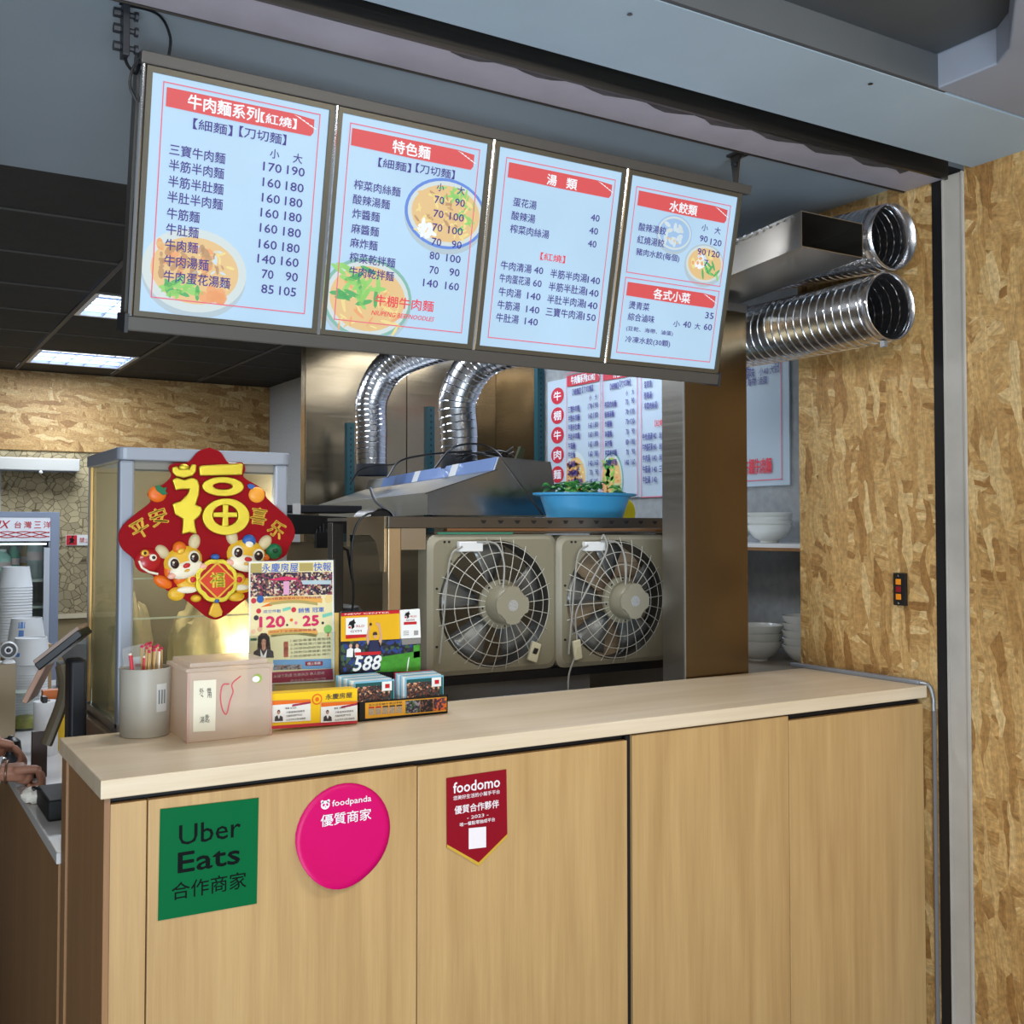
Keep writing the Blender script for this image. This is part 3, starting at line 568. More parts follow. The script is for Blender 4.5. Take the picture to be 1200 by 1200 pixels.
def menu_mats(lit):
    e = .84 if lit else 0; sfx = '_lit' if lit else '_poster'
    pale = ('bowl_pale', 'bowl_blue_rim', 'bowl_green_rim', 'broth', 'noodle', 'greens', 'dark_greens', 'meat', 'carrot', 'dumpling', 'plate_blue', 'bowl_shadow')
    g = lambda n, c, k=1: mat(n+sfx, tuple(int(a*.85+b*.15) for a, b in zip(c, (196, 218, 238))) if lit and n in pale else c, .5, emit=e*k, film=.22 if lit else 0)
    return dict(ink=g('menu_ink', (62, 52, 136)), red=g('menu_red', (226, 66, 84)), white=g('menu_white', (236, 242, 248)), hd=g('header_red', (214, 84, 88) if lit else (196, 44, 62)), border=g('border_pink', (226, 100, 126)),
        bowl=g('bowl_pale', (206, 216, 214)), blue=g('bowl_blue_rim', (84, 124, 214)), grn=g('bowl_green_rim', (120, 176, 160)), broth=g('broth', (228, 186, 120)), nood=g('noodle', (240, 214, 130)), leaf=g('greens', (140, 206, 96)), leaf2=g('dark_greens', (70, 164, 84)), meat=g('meat', (186, 138, 92)), car=g('carrot', (236, 156, 96)), pale=g('dumpling', (206, 220, 228)), plate=g('plate_blue', (150, 186, 226)), shade=g('bowl_shadow', (172, 190, 200)))
def clip(pts, a0, a1, b0, b1):
    for ax, lim, sg in ((0, a0, 1), (0, a1, -1), (1, b0, 1), (1, b1, -1)):
        out = []
        for i in range(len(pts)):
            p, q = pts[i-1], pts[i]; pi, qi = (p[ax]-lim)*sg >= 0, (q[ax]-lim)*sg >= 0
            if pi != qi: t = (lim-p[ax])/(q[ax]-p[ax]); out.append((p[0]+(q[0]-p[0])*t, p[1]+(q[1]-p[1])*t))
            if qi: out.append(q)
        pts = out
        if not pts: return []
    return pts
def draw_menu(i, sheet, T, mm, box, lw=.0022, only=None, rnd=3):
    """T maps zoomed panel coordinates to sheet metres"""
    R = random.Random(rnd+i)
    def poly(pts, m, layer):
        p = clip(pts, *box)
        if len(p) > 2: sheet.poly(p, m, layer)
    for op in MENU[i]:
        if only and not only(op): continue
        if op[0] == 'T':
            _, s, x0, x1, y0, y1, h, m, b, sh = op; a0 = T(x0, y0)[0]; a1 = T(x1, y1)[0]; xc = (x0+x1)/2; yc = (y0+y1)/2; b0 = T(xc, yc+h/2)[1]; b1 = T(xc, yc-h/2)[1]
            sheet.text(s, a0, a1, (b0+b1)/2, b1-b0, mm[m], 9, b, sh)
        elif op[0] == 'FR':
            c = [T(*p) for p in op[1:]]; sheet.frame((c[0][0]+c[3][0])/2, (c[1][0]+c[2][0])/2, (c[2][1]+c[3][1])/2, (c[0][1]+c[1][1])/2, lw, mm['border'], 7)
        elif op[0] == 'HD':
            c = [T(*p) for p in op[1:]]; a0, a1, b0, b1 = (c[0][0]+c[3][0])/2, (c[1][0]+c[2][0])/2, (c[2][1]+c[3][1])/2, (c[0][1]+c[1][1])/2; w = a1-a0
            poly([(a0, b0+(b1-b0)*.06), (a0+w*.5, b0), (a1-w*.02, b0), (a1, b0+(b1-b0)*.2), (a1, b1-(b1-b0)*.1), (a0+w*.85, b1), (a0, b1)], mm['hd'], 7)
            for k in range(5): x = a1-w*(.15-.028*k); y = b1-(b1-b0)*(.05+.1*k); poly([(x, y), (x+w*.055, y-(b1-b0)*.16), (x+w*.055, y-(b1-b0)*.1)], mm['white'], 8)
        elif op[0] == 'BOWL':
            _, cx, cy, rx, ry, kind = op; a, b = T(cx, cy); ra = (T(cx+rx, cy)[0]-T(cx-rx, cy)[0])/2; rb = (T(cx, cy-ry)[1]-T(cx, cy+ry)[1])/2
            rim = dict(beef='bowl', blue='blue', green='grn', plate='plate', soup='shade')[kind]
            poly(ell(a, b-rb*.1, ra*1.0, rb, 36), mm['shade'], 1); poly(ell(a, b, ra, rb*.95, 36), mm[rim], 2); poly(ell(a, b, ra*.93, rb*.87, 36), mm['bowl'], 3); poly(ell(a, b, ra*.84, rb*.76, 32), mm['plate' if kind == 'plate' else 'broth'], 4)
            def blob(u, v, s_, m, l, e=1): poly(ell(a+u*ra, b+v*rb, s_*ra, s_*rb*e, 8, rot=R.uniform(0, 3)), mm[m], l)
            if kind == 'beef':
                for k in range(60): blob(R.uniform(-.7, .3), R.uniform(-.15, .55), R.uniform(.05, .12), R.choice(['meat', 'broth', 'meat', 'car']), 5, .7)
                for k in range(30): blob(R.uniform(0, .7), R.uniform(-.3, .5), R.uniform(.05, .1), R.choice(['nood', 'pale', 'meat']), 5, .4)
                for k in range(16): blob(R.uniform(-.6, .1), R.uniform(-.65, -.2), .16, R.choice(['leaf', 'leaf', 'leaf2']), 6, .35)
                for k in range(8): blob(R.uniform(.15, .6), R.uniform(-.6, -.35), .12, 'car', 6)
            elif kind == 'blue':
                for k in range(60): blob(R.uniform(-.7, .5), R.uniform(-.6, .5), R.uniform(.06, .14), R.choice(['nood', 'broth', 'nood', 'meat']), 5, .35)
                for k in range(16): blob(R.uniform(-.2, .5), R.uniform(.35, .7), .12, 'leaf', 6, .3)
                for k in range(12): blob(R.uniform(-.6, -.2), R.uniform(-.65, -.3), .12, 'white', 6, .5)
                for k in range(14): blob(R.uniform(.3, .7), R.uniform(-.4, .4), .12, R.choice(['leaf', 'nood']), 6, .3)
            elif kind == 'green':
                for k in range(50): blob(R.uniform(-.6, .7), R.uniform(-.7, .3), R.uniform(.08, .16), R.choice(['nood', 'broth', 'car']), 5, .25)
                for k in range(26): blob(R.uniform(-.7, .2), R.uniform(-.1, .7), .2, R.choice(['leaf', 'leaf2', 'leaf']), 6, .3)
            elif kind == 'plate':
                for k in range(14): blob(R.uniform(-.5, .5), R.uniform(-.6, .5), .2, R.choice(['pale', 'bowl', 'pale']), 5, .6)
                for k in range(4): blob(R.uniform(-.5, .5), R.uniform(-.5, .4), .06, 'broth', 6)
            else:
                for k in range(10): blob(R.uniform(-.6, .2), R.uniform(-.3, .5), .22, R.choice(['pale', 'white', 'nood']), 5, .6)
                for k in range(10): blob(R.uniform(-.1, .7), R.uniform(-.6, 0), .22, R.choice(['leaf', 'leaf2']), 6, .3)
                for k in range(5): blob(R.uniform(-.7, .2), R.uniform(-.1, .6), .08, 'car', 6)
mb_ = thing('menu_board', 'hanging four-panel lit menu board tilted down over the counter', 'menu board', tuple(BO))
GLOW = mat('lit_menu_film', (180, 212, 238), .45, emit=.82, film=.22, var=.07, vscale=3.2)
LIT = menu_mats(True); PRECT = []
def bpt(a, b, n=0): return BO+BX*a-BDN*b+BN*n
def bbox(mb, a0, a1, b0, b1, n0, n1, m=0):
    c = bpt((a0+a1)/2, (b0+b1)/2, (n0+n1)/2); return mb.obox(c, BX*((a1-a0)/2), BDN*((b1-b0)/2), BN*((n1-n0)/2), m)
for i in range(4):
    cs = [BOARD.px(*Z[i](*p)) for p in CORN[i]]; a0, a1, b0, b1 = (cs[0][0]+cs[3][0])/2, (cs[1][0]+cs[2][0])/2, (cs[2][1]+cs[3][1])/2, (cs[0][1]+cs[1][1])/2
    PRECT.append((a0, a1, b0, b1))
print('PANELS', [[round(x, 3) for x in p] for p in PRECT])
TOPB = sum(p[3] for p in PRECT)/4; BOTB = sum(p[2] for p in PRECT)/4
for i, (a0, a1, b0, b1) in enumerate(PRECT):
    b0, b1 = BOTB, TOPB; PRECT[i] = (a0, a1, b0, b1)
    pn = part('panel', bbox(MB(), a0, a1, b0, b1, -.03, 0), GLOW, mb_, smooth=0)
    draw_menu(i, BOARD, lambda X, Y, i=i: BOARD.px(*Z[i](X, Y)), LIT, (a0+.001, a1-.001, b0+.001, b1-.001))
    BOARD.flush(pn, names=NMS)
    fr = MB(); t_ = .011
    bbox(fr, a0-t_, a0, b0-t_, b1+t_, -.03, .006); bbox(fr, a1, a1+t_, b0-t_, b1+t_, -.03, .006); bbox(fr, a0, a1, b1, b1+t_, -.03, .006); bbox(fr, a0, a1, b0-t_, b0, -.03, .006)
    part('panel_frame', fr, mat('panel_frame_bronze', (92, 88, 78), .4, .5), mb_, smooth=0)
AL, AR = PRECT[0][0]-.022, PRECT[3][1]+.016
for i in range(3):
    ac = (PRECT[i][1]+PRECT[i+1][0])/2
    part('divider', MB().tube([bpt(ac, TOPB+.012, .004), bpt(ac, BOTB-.012, .004)], .0055, 10), CHROME, mb_)
part('divider', MB().tube([bpt(AL+.004, TOPB+.012, .004), bpt(AL+.004, BOTB-.01, .004)], .005, 10), CHROME, mb_)
part('back_box', bbox(MB(), AL, AR, BOTB-.01, TOPB+.01, -.07, -.031), BRONZE, mb_, smooth=0)
part('top_rail', bbox(MB(), AL-.002, AR+.02, TOPB+.012, TOPB+.036, -.06, .012), BRONZE, mb_, smooth=0, bevel=.002)
part('bottom_rail', bbox(MB(), AL-.002, AR+.004, BOTB-.042, BOTB-.012, -.06, .012), BRONZE, mb_, smooth=0, bevel=.003)
for a in (AL-.001, AR): part('end_cap', bbox(MB(), a-.006, a+.001, BOTB-.046, BOTB-.008, -.064, .014), DGREY, mb_, smooth=0)
# hangers
HX, HY = AL-.012, 2.17
t = thing('hanging_bracket', 'dark bolted bracket and hook holding the left end of the menu board', 'bracket', (.45, HY, 2.47))
top = bpt(AL+.0, TOPB+.03, -.02)
part('plate', MB().box(top.x-.035, top.x-.022, HY-.02, HY+.012, 2.47, 2.5745), DGREY, t, bevel=.002, smooth=0)
for z_ in (2.49, 2.525, 2.556): part('bolt', MB().lathe([(.010, top.x-.05), (.010, top.x-.038), (.006, top.x-.036), (.006, top.x-.012), (.010, top.x-.010), (.010, top.x-.004)], (0, HY-.004, z_), 8, axis='x'), DGREY, t)
part('hook', MB().tube(bez([(top.x-.028, HY, 2.475), (top.x-.022, HY-.006, 2.455), (top.x-.005, HY, 2.447), tuple(top)]), .0035, 6), BLK, t)
single('power_cord', MB().tube(bez([(top.x-.04, HY-.005, 2.5745), (top.x+.03, HY-.01, 2.57), (top.x+.055, HY-.015, 2.53), (top.x+.052, HY-.02, 2.485), tuple(bpt(AL+.055, TOPB+.036, -.01))]), .003, 6), BLK, 'thin black power cord looping from the ceiling to the menu board', 'cord')
single('cord_loop', MB().tube(bez([tuple(bpt(AL-.004, TOPB+.02, 0)), tuple(bpt(AL-.016, TOPB-.005, 0)), tuple(bpt(AL-.018, TOPB-.035, 0)), tuple(bpt(AL-.005, TOPB-.06, 0))]), .003, 6), BLK, 'short black cable loop at upper left corner of the menu board', 'cord')
t = thing('hanging_bracket', 'grey slotted bracket holding the right end of the menu board', 'bracket', (2.03, 2.19, 2.49))
tr = bpt(AR-.012, TOPB+.036, -.03)
part('arm', MB().prism([(-.018, .0), (.018, 0), (.012, -.05), (.006, -.10), (-.006, -.10), (-.012, -.05)], (tr.x, 2.17, 2.574), (0, 1, 0), (0, 0, .85), (.006, 0, 0)), SSD, t, smooth=0)
part('foot', MB().box(tr.x-.012, tr.x+.03, 2.15, 2.19, 2.568, 2.5745), SSD, t, smooth=0)
part('bolt', MB().lathe([(.007, tr.x-.008), (.007, tr.x-.0005)], (0, 2.17, 2.545), 8, axis='x'), DGREY, t)
# ================================================================ wall posters on the kitchen's right wall
PO = menu_mats(False); PAPER = mat('poster_sheet', (184, 200, 214), .45)
PS = Sheet((3.2985, 0, 0), (0, -1, 0), (0, 0, 1), (-1, 0, 0), lift=.0008)
def poster(label, y_far, y_near, z0, z1):
    t = thing('menu_poster', label, 'poster', (3.299, (y_far+y_near)/2, z0))
    part('sheet', MB().box(3.292, 3.2995, y_near, y_far, z0, z1), PAPER, t, smooth=0); PS.o = Vector((3.2918, 0, 0)); return t
t = poster('long wall menu with red round characters, between teal post and steel column', 5.03, 3.72, 1.708, 2.372)
pp = PS.px
a0, b1 = pp(648, 458); red = PO['hd']
for k, ch in enumerate('牛棚牛肉麵'):
    a, b = pp(653.5, 464+k*23.0); S_ = PS; PS.poly(ell(a, b, .062, .046, 24), red, 2); PS.text(ch, a-.036, a+.036, b, .05, PO['white'], 3, .02)
def pl(i, u0, v0, u1, v1, **k):
    """replay menu panel i between two pixel columns of the poster plane"""
    A0, B1 = pp(u0, v0); A1, B0 = pp(u1, v1); a0_, a1_, b0_, b1_ = PRECT[i]
    def T(X, Y):
        a, b = BOARD.px(*Z[i](X, Y)); return A0+(a-a0_)/(a1_-a0_)*(A1-A0), B0+(b-b0_)/(b1_-b0_)*(B1-B0)
    draw_menu(i, PS, T, PO, (min(A0, A1)+.002, max(A0, A1)-.002, B0+.002, B1-.002), lw=.004, **k)
nb = lambda op: not (op[0] == 'BOWL' and op[5] in ('blue', 'plate', 'soup')) and not (op[0] == 'T' and op[1] in ('牛棚牛肉麵', 'NIUPENG BEEFNOODLES'))
pl(0, 662, 434, 708, 590, only=nb); pl(1, 705, 424, 751, 590, only=nb); pl(2, 749, 405, 800, 590, only=nb)
PS.flush(t, names=NMS)
t = poster('wall menu sheet with red shop name above the bowl shelf', 3.68, 3.204, 1.733, 2.4)
PS.frame(*[v for v in (lambda L, R_: (L[0], R_[0], R_[1], L[1]))(pp(860, 380), pp(917, 562))], .004, PO['border'], 3)
def pt(s, u0, u1, v, h, m=PO['ink'], b=.006):
    A0, B = pp(u0, v); A1, _ = pp(u1, v); PS.text(s, A0, A1, B, h, m, 5, b)
pt('燙青菜', 858, 879, 432, .045); pt('35', 907, 914, 426, .035); pt('綜合滷味', 860, 885, 441, .045); pt('小40 大60', 890, 914, 436, .035); pt('海帶 滷蛋', 876, 900, 449, .034)
pt('牛棚牛肉麵', 872, 905, 547, .062, PO['red'], .02); pt('NIUPENG BEEFNOODLES', 868, 905, 554, .02, PO['red'], .01)
PS.flush(t)
# ================================================================ steel column, ducts
t = thing('steel_column', 'brown-reflecting stainless column standing behind the counter top', 'column', (2.27, 2.57, 0))
part('front_sheet', MB().box(2.144, 2.402, 2.52, 2.5225, 0, 2.235), SSB, t, smooth=0)
part('core', MB().box(2.146, 2.400, 2.5235, 2.628, 0, 2.235), SS, t, smooth=0, bevel=.002)
part('corner_bead', MB().box(2.1405, 2.1455, 2.517, 2.5225, 0, 2.235), ALU, t, smooth=0)
part('cap_sheet', MB().box(2.14, 2.404, 2.516, 2.63, 2.236, 2.262), SS, t, smooth=0)
def duct(label, pts, r0, r1, pitch, group=None, seg=12):
    c = bez(pts, seg); n = len(c); L = [0]
    for i in range(1, n): L.append(L[-1]+(c[i]-c[i-1]).length)
    tot = L[-1]; t = thing('flexible_duct', label, 'duct', tuple(c[0]), group='foil ducts above the hood')
    rs = [r0+(r1-r0)*min(1, (l/tot)*1.6) for l in L]
    mb = MB().tube(c, rs, 28, cap=False); o = part('foil_wall', mb, DUCT, t, smooth=60); s = o.modifiers.new('s', 'SOLIDIFY'); s.thickness = .002; s.offset = -1
    # one continuous spiral rib
    up = None; fr = []
    for i in range(n):
        d = (c[min(i+1, n-1)]-c[max(i-1, 0)]).normalized()
        if up is None: up = Vector((1, 0, 0)) if abs(d.z) > .9 else Vector((0, 0, 1))
        a = (up-d*up.dot(d)).normalized(); fr.append((a, d.cross(a))); up = a
    turns = tot/pitch; N_ = int(turns*24); path = []
    for k in range(N_+1):
        l = tot*k/N_; i = 0
        while i < n-2 and L[i+1] < l: i += 1
        f = (l-L[i])/max(L[i+1]-L[i], 1e-6); p = c[i].lerp(c[i+1], f); a = fr[i][0].lerp(fr[i+1][0], f); b = fr[i][1].lerp(fr[i+1][1], f); r = rs[i]+(rs[i+1]-rs[i])*f+.0004; an = 2*PI*k/24
        path.append(p+(a*math.cos(an)+b*math.sin(an))*r)
    part('spiral_rib', MB().tube(path, .0027, 5), CHROME, t, smooth=60)
    return t
A = duct('foil duct from the far end of the hood, open end uppermost at right', [(2.10, 4.75, 1.815), (2.10, 4.75, 2.0), (2.105, 4.74, 2.2), (2.2, 4.62, 2.36), (2.45, 4.2, 2.45), (2.56, 3.5, 2.46), (2.545, 2.7, 2.43), (2.53, 2.05, 2.39)], .072, .094, .026)
B = duct('foil duct from the near end of the hood, open end lowest at right', [(2.17, 4.0, 1.815), (2.17, 4.0, 1.95), (2.165, 3.99, 2.12), (2.24, 3.86, 2.28), (2.42, 3.5, 2.31), (2.56, 3.1, 2.25), (2.545, 2.75, 2.2), (2.53, 2.4, 2.187), (2.515, 2.05, 2.187)], .075, .098, .032)
for T_, p in ((A, (2.10, 4.75, 1.83)), (B, (2.17, 4.0, 1.83))): part('tape_collar', MB().lathe([(.076, -.025), (.079, -.01), (.077, .03)], p, 24, cap=False), DGREY, T_)
part('end_clip', MB().box(2.495, 2.51, 2.06, 2.075, 2.07, 2.088), ALU, B, smooth=0)
t = thing('square_duct', 'open-ended rectangular steel duct above the lower round duct', 'duct', (2.29, 2.06, 2.32))
d = Vector((math.sin(math.radians(3)), math.cos(math.radians(3)), -.06)); o_ = Vector((2.168, 2.06, 2.313)); w, h = .242, .098
rc = [(0, 0), (w, 0), (w, h), (0, h)]; ri = [(.002, .002), (w-.002, .002), (w-.002, h-.002), (.002, h-.002)]
part('shell', MB().ring(rc, ri, o_, (1, 0, 0), (0, 0, 1), d*1.15), SS, t, smooth=0)
part('shade_sheet', MB().prism(ri, o_+d*.35, (1, 0, 0), (0, 0, 1), d*.01), BLACK, t, smooth=0)  # black sheet puts in the shade inside the open duct
sm = MB()
for k in range(26): sm.box(2.1655, 2.168, 2.09+.03*k, 2.1+.03*k, 2.3985-.0018*k, 2.4045-.0018*k)
o = part('seam_stitches', sm, ALU, t, smooth=0); o['kind'] = 'stuff'
# ================================================================ extraction hood
HA = math.atan(.185); t = thing('range_hood', 'long grey steel extraction hood with blue film strip and black cables', 'range hood', (1.72, 3.4, 1.6), -HA)
prof = [(0, 0), (0, .08), (.25, .163), (.268, .212), (.47, .198), (.505, 0)]
HOODM = steel('hood_steel', (172, 176, 180), .34, wavy=.1); L_ = 2.05
def hoodface(i, j, m, name, y0=0, y1=L_, lift=.0):
    (a, b), (c, d2) = prof[i], prof[j]; n = Vector((-(d2-b), 0, c-a)).normalized()*(-1 if False else 1)
    v = [Vector((a, y0, b)), Vector((c, y0, d2)), Vector((c, y1, d2)), Vector((a, y1, b))]; nn = Vector((-(d2-b), 0, (c-a))).normalized()
    return part(name, MB().add([p+nn*lift for p in v]+[p+nn*(lift-.002) for p in v], [(0, 1, 2, 3), (4, 7, 6, 5), (0, 4, 5, 1), (1, 5, 6, 2), (2, 6, 7, 3), (3, 7, 4, 0)]), m, t, local=True, smooth=0)
hoodface(0, 1, HOODM, 'front_rim'); hoodface(1, 2, HOODM, 'sloped_front', 0, 1.0); hoodface(1, 2, HOODM, 'sloped_front', 1.004, L_); hoodface(2, 3, HOODM, 'riser'); hoodface(3, 4, HOODM, 'top_sheet'); hoodface(4, 5, HOODM, 'rear_sheet')
BF = mat('blue_film', (116, 150, 214), .3, coat=.4)
for y0, y1 in ((.02, .5), (.56, 1.02), (1.08, 1.7)): hoodface(2, 3, BF, 'blue_film', y0, y1, .002)
for y0 in (.46, 1.02): hoodface(2, 3, PAPERW, 'paper_label', y0, y0+.09, .0035)
part('end_sheet', MB().prism(prof, (0, 0, 0), (1, 0, 0), (0, 0, 1), (0, .003, 0)), steel('hood_end_steel', (150, 150, 152), .16, wavy=.35), t, local=True, smooth=0)
part('fold_line', MB().obox((.125, -.0015, .12), (.135, 0, .045), (0, .0015, 0), (-.001, 0, .002)).obox((.36, -.0015, .1), (.08, 0, -.1), (0, .0015, 0), (.002, 0, .002)), SSD, t, local=True, smooth=0)
single('hood_cable', MB().tube(bez([(1.86, 3.62, 1.78), (1.93, 3.6, 1.86), (2.0, 3.5, 1.865), (2.02, 3.38, 1.80), (2.06, 3.36, 1.66), (2.07, 3.34, 1.61)]), .004, 6), BLK, 'black cable draped over the near end of the hood', 'cable')
single('hood_cable', MB().tube(bez([(1.84, 4.0, 1.76), (1.9, 4.0, 1.83), (2.03, 3.95, 1.86), (2.12, 3.8, 1.865)]), .004, 6), BLK, 'black cable arching over the blue film on the middle of the hood', 'cable')
single('hood_cable', MB().tube(bez([(1.93, 4.6, 1.76), (2.0, 4.62, 1.83), (2.13, 4.55, 1.85)]), .004, 6), BLK, 'short black cable at the far end of the hood', 'cable')
single('hood_strap', MB().tube(bez([(1.83, 4.15, 1.72), (1.79, 4.0, 1.66), (1.80, 3.85, 1.60), (1.82, 3.8, 1.54)]), .006, 6), DGREY, 'dark strap hanging from the front rim of the hood', 'strap')
def wavy_cable(): pass
t = thing('cable_tangle', 'bundle of black cables and a plug at the foot of the nearer duct', 'cables', (2.2, 3.85, 1.82))
for k in range(4):
    R = random.Random(k); part('cable', MB().tube(bez([(2.07+R.uniform(0, .05), 3.86, 1.83+.01*k), (2.15, 3.82+R.uniform(-.03, .03), 1.86), (2.25, 3.8, 1.84+R.uniform(0, .04)), (2.33, 3.82, 1.83+.02*k)]), .004, 6), BLK, t)
part('plug', MB().obox((2.36, 3.82, 1.86), (.012, 0, .03), (0, .01, 0), (.012, 0, -.005)), mat('olive_plug', (92, 96, 70), .5), t)
# teal slotted posts
def angle_post(x, y, z0, z1, label):
    t = thing('angle_post', label, 'post', (x, y, z0), group='teal slotted angle posts')
    part('flange', MB().box(x-.02, x+.02, y-.002, y, z0, z1), TEAL, t, smooth=0); part('web', MB().box(x-.022, x-.02, y-.002, y+.035, z0, z1), TEAL, t, smooth=0)
    sl = MB()
    k = z0+.02
    while k < z1-.02: sl.box(x-.004, x+.004, y-.0028, y-.0021, k, k+.012); k += .03
    o = part('slots', sl, BLACK, t, smooth=0); o['kind'] = 'stuff'
angle_post(2.275, 5.42, .0, 2.125, 'short teal slotted post left of the far foil duct')
angle_post(2.495, 4.9, .901, 2.175, 'teal slotted post between the two foil ducts')
angle_post(3.265, 5.06, .0, 2.46, 'tall teal slotted post at the left edge of the long wall menu')
# ================================================================ steel rack with two fans
FY = 2.85
t = thing('steel_rack', 'stainless rack behind the counter carrying both fans, slotted rail on top', 'rack', (1.83, 3.0, 0))
part('top_rail', MB().box(1.305, 2.372, FY-.02, FY+.015, 1.553, 1.587), SSD, t, smooth=0, bevel=.002)
part('top_plate', MB().box(1.305, 2.372, FY+.016, 3.3, 1.575, 1.585), SS, t, smooth=0)
sl = MB()
for k in range(12): x = 1.62+.06*k; sl.prism([(-.011, .004), (.011, .004), (.004, -.006), (-.004, -.006)], (x, FY-.0206, 1.573), (1, 0, 0), (0, 0, 1), (0, .0004, 0))
o = part('slots', sl, BLACK, t, smooth=0); o['kind'] = 'stuff'
part('wood_batten', MB().box(1.5, 2.34, FY-.012, FY+.01, 1.543, 1.5525), mat('stained_batten', (134, 92, 56), .6), t, smooth=0)
part('apron', MB().box(1.346, 1.426, FY-.018, FY-.012, 1.49, 1.552), SS, t, smooth=0)
part('lower_channel', MB().box(1.45, 2.36, FY-.026, FY+.01, 1.536, 1.5425), SSD, t, smooth=0)
part('green_tape', MB().box(1.46, 1.72, FY-.027, FY-.0265, 1.5345, 1.5405), mat('green_tape', (52, 122, 98), .5), t, smooth=0)
LEGM = steel('rack_leg_steel', (196, 176, 146), .35)
part('leg', MB().box(1.305, 1.345, FY-.02, FY+.02, .0, 1.5525), LEGM, t, smooth=0, bevel=.002); part('leg', MB().box(2.345, 2.385, FY+.02, FY+.06, .0, 1.5525), SSD, t, smooth=0, bevel=.002)
part('leg', MB().box(1.305, 1.345, 3.26, 3.3, .0, 1.57), SSD, t, smooth=0, bevel=.002)
part('gusset', MB().prism([(0, 0), (.28, 0), (.28, -.09), (.262, -.09), (.262, -.055), (.1, -.055), (.06, -.075), (.04, -.11), (.03, -.16), (0, -.16)], (1.3045, FY+.0, 1.587), (0, 1, 0), (0, 0, 1), (-.003, 0, 0)), LEGM, t, smooth=0)
part('bottom_rail', MB().box(1.35, 2.372, FY-.01, FY+.05, 1.085, 1.112), BLK, t, smooth=0)
part('lower_shelf', MB().box(1.346, 2.344, FY+.03, 3.28, .93, .945), SS, t, smooth=0)
part('duct_stub', MB().lathe([(.047, 0), (.047, .14), (.044, .14), (.044, 0)], (1.50, 3.305, 1.572), 28, axis='y', cap=False), SSD, t); part('stub_mouth', MB().lathe([(.0435, .004), (.0435, .008)], (1.50, 3.305, 1.572), 28, axis='y'), BLACK, t)
part('side_sheet', MB().box(2.3465, 2.35, FY-.02, 3.3, .9, 1.5345), SSD, t, smooth=0)
def make_fan(label, louvres):
    t = thing('exhaust_fan', label, 'fan', group='exhaust fans side by side behind the counter')
    n = 144; cr = .192; w, h, r = .452, .418, .03
    cy_ = -.001
    inner = [(cr*math.cos(2*PI*k/n), cy_+cr*math.sin(2*PI*k/n)) for k in range(n)]
    def sq(a, w, h, r):
        c, s = math.cos(a), math.sin(a); k = min(w/2/max(abs(c), 1e-6), h/2/max(abs(s), 1e-6)); x, y = c*k, s*k
        for sx in (-1, 1):
            for sy in (-1, 1):
                cx, cy = sx*(w/2-r), sy*(h/2-r)
                if (x-cx)*sx > 0 and (y-cy)*sy > 0:
                    # ray-circle
                    b = c*cx+s*cy; q = b*b-(cx*cx+cy*cy-r*r)
                    if q >= 0: k = b+math.sqrt(q); x, y = c*k, s*k
        return x, y
    def rng(w, h, r): return [sq(2*PI*k/n, w, h, r) for k in range(n)]
    U, Wv = (1, 0, 0), (0, 0, 1)
    part('front_plate', MB().ring(rng(w-.03, h-.03, .028), inner, (0, -.03, 0), U, Wv, (0, .002, 0)), IVORY, t, local=True, smooth=0)
    # dished rim around the plate
    a, b = rng(w-.03, h-.03, .028), rng(w, h, .03); V = [(x, -.03, z) for x, z in a]+[(x, -.018, z) for x, z in b]+[(x, .04, z) for x, z in b]; F = []
    for k in range(n):
        j = (k+1) % n; F += [(k, j, n+j, n+k), (n+k, n+j, 2*n+j, 2*n+k)]
    o = part('frame', MB().add(V, F), IVORY2, t, local=True, smooth=50)
    part('fan_ring', MB().add([(x*1.0, -.03, z) for x, z in inner]+[(x*.985, -.012, z*.985) for x, z in inner]+[(x*.985, .045, z*.985) for x, z in inner], [(k, (k+1) % n, n+(k+1) % n, n+k) for k in range(n)]+[(n+k, n+(k+1) % n, 2*n+(k+1) % n, 2*n+k) for k in range(n)]), mat('dark_fan_ring', (52, 50, 46), .4), t, local=True)
    # guard: rings and spokes bulging to the front
    def gp(rad, a): u = rad/cr; return (rad*math.cos(a), -.032-.045*(1-u*u)**.6 if u < 1 else -.032, cy_+rad*math.sin(a))
    G = mat('guard_wire', (186, 184, 174), .4)
    for rad in (.115, .155, .187): part('guard_ring', MB().tube([gp(rad, 2*PI*k/48) for k in range(49)], .0012, 5), G, t, local=True)
    for k in range(26):
        a = 2*PI*k/26+.05; part('guard_spoke', MB().tube([gp(rd, a) for rd in (.062, .09, .12, .15, .18, .203)], .0013, 5), G, t, local=True)
    # motor
    m = part('motor', MB().lathe([(.074, -.055), (.074, -.066), (.058, -.068), (.056, -.118), (.05, -.126)], (0, 0, 0), 28, axis='y'), IVORY, t, local=True)
    part('motor_cap', MB().prism([(x*(1 if abs(math.sin(2*(2*PI*k/32))) < .8 else .86), z*(1 if abs(math.sin(2*(2*PI*k/32))) < .8 else .86)) for k, (x, z) in enumerate(ell(0, 0, .056, .056, 32))], (0, -.1265, 0), U, Wv, (0, -.006, 0)), IVORY2, m, local=True)
    part('rating_label', MB().lathe([(.017, -.1338), (.017, -.1328)], (0, 0, 0), 18, axis='y'), mat('foil_label', (176, 178, 180), .4, .3, var=.3, vscale=300), m, local=True)
    hl = MB()
    for a in (.6, 1.57, 2.3, 3.3, 4.9): hl.lathe([(.004, -.0672), (.004, -.0662)], (.066*math.cos(a), 0, .066*math.sin(a)), 8, axis='y')
    part('bolt', hl, BLACK, m, local=True)['kind'] = 'stuff'
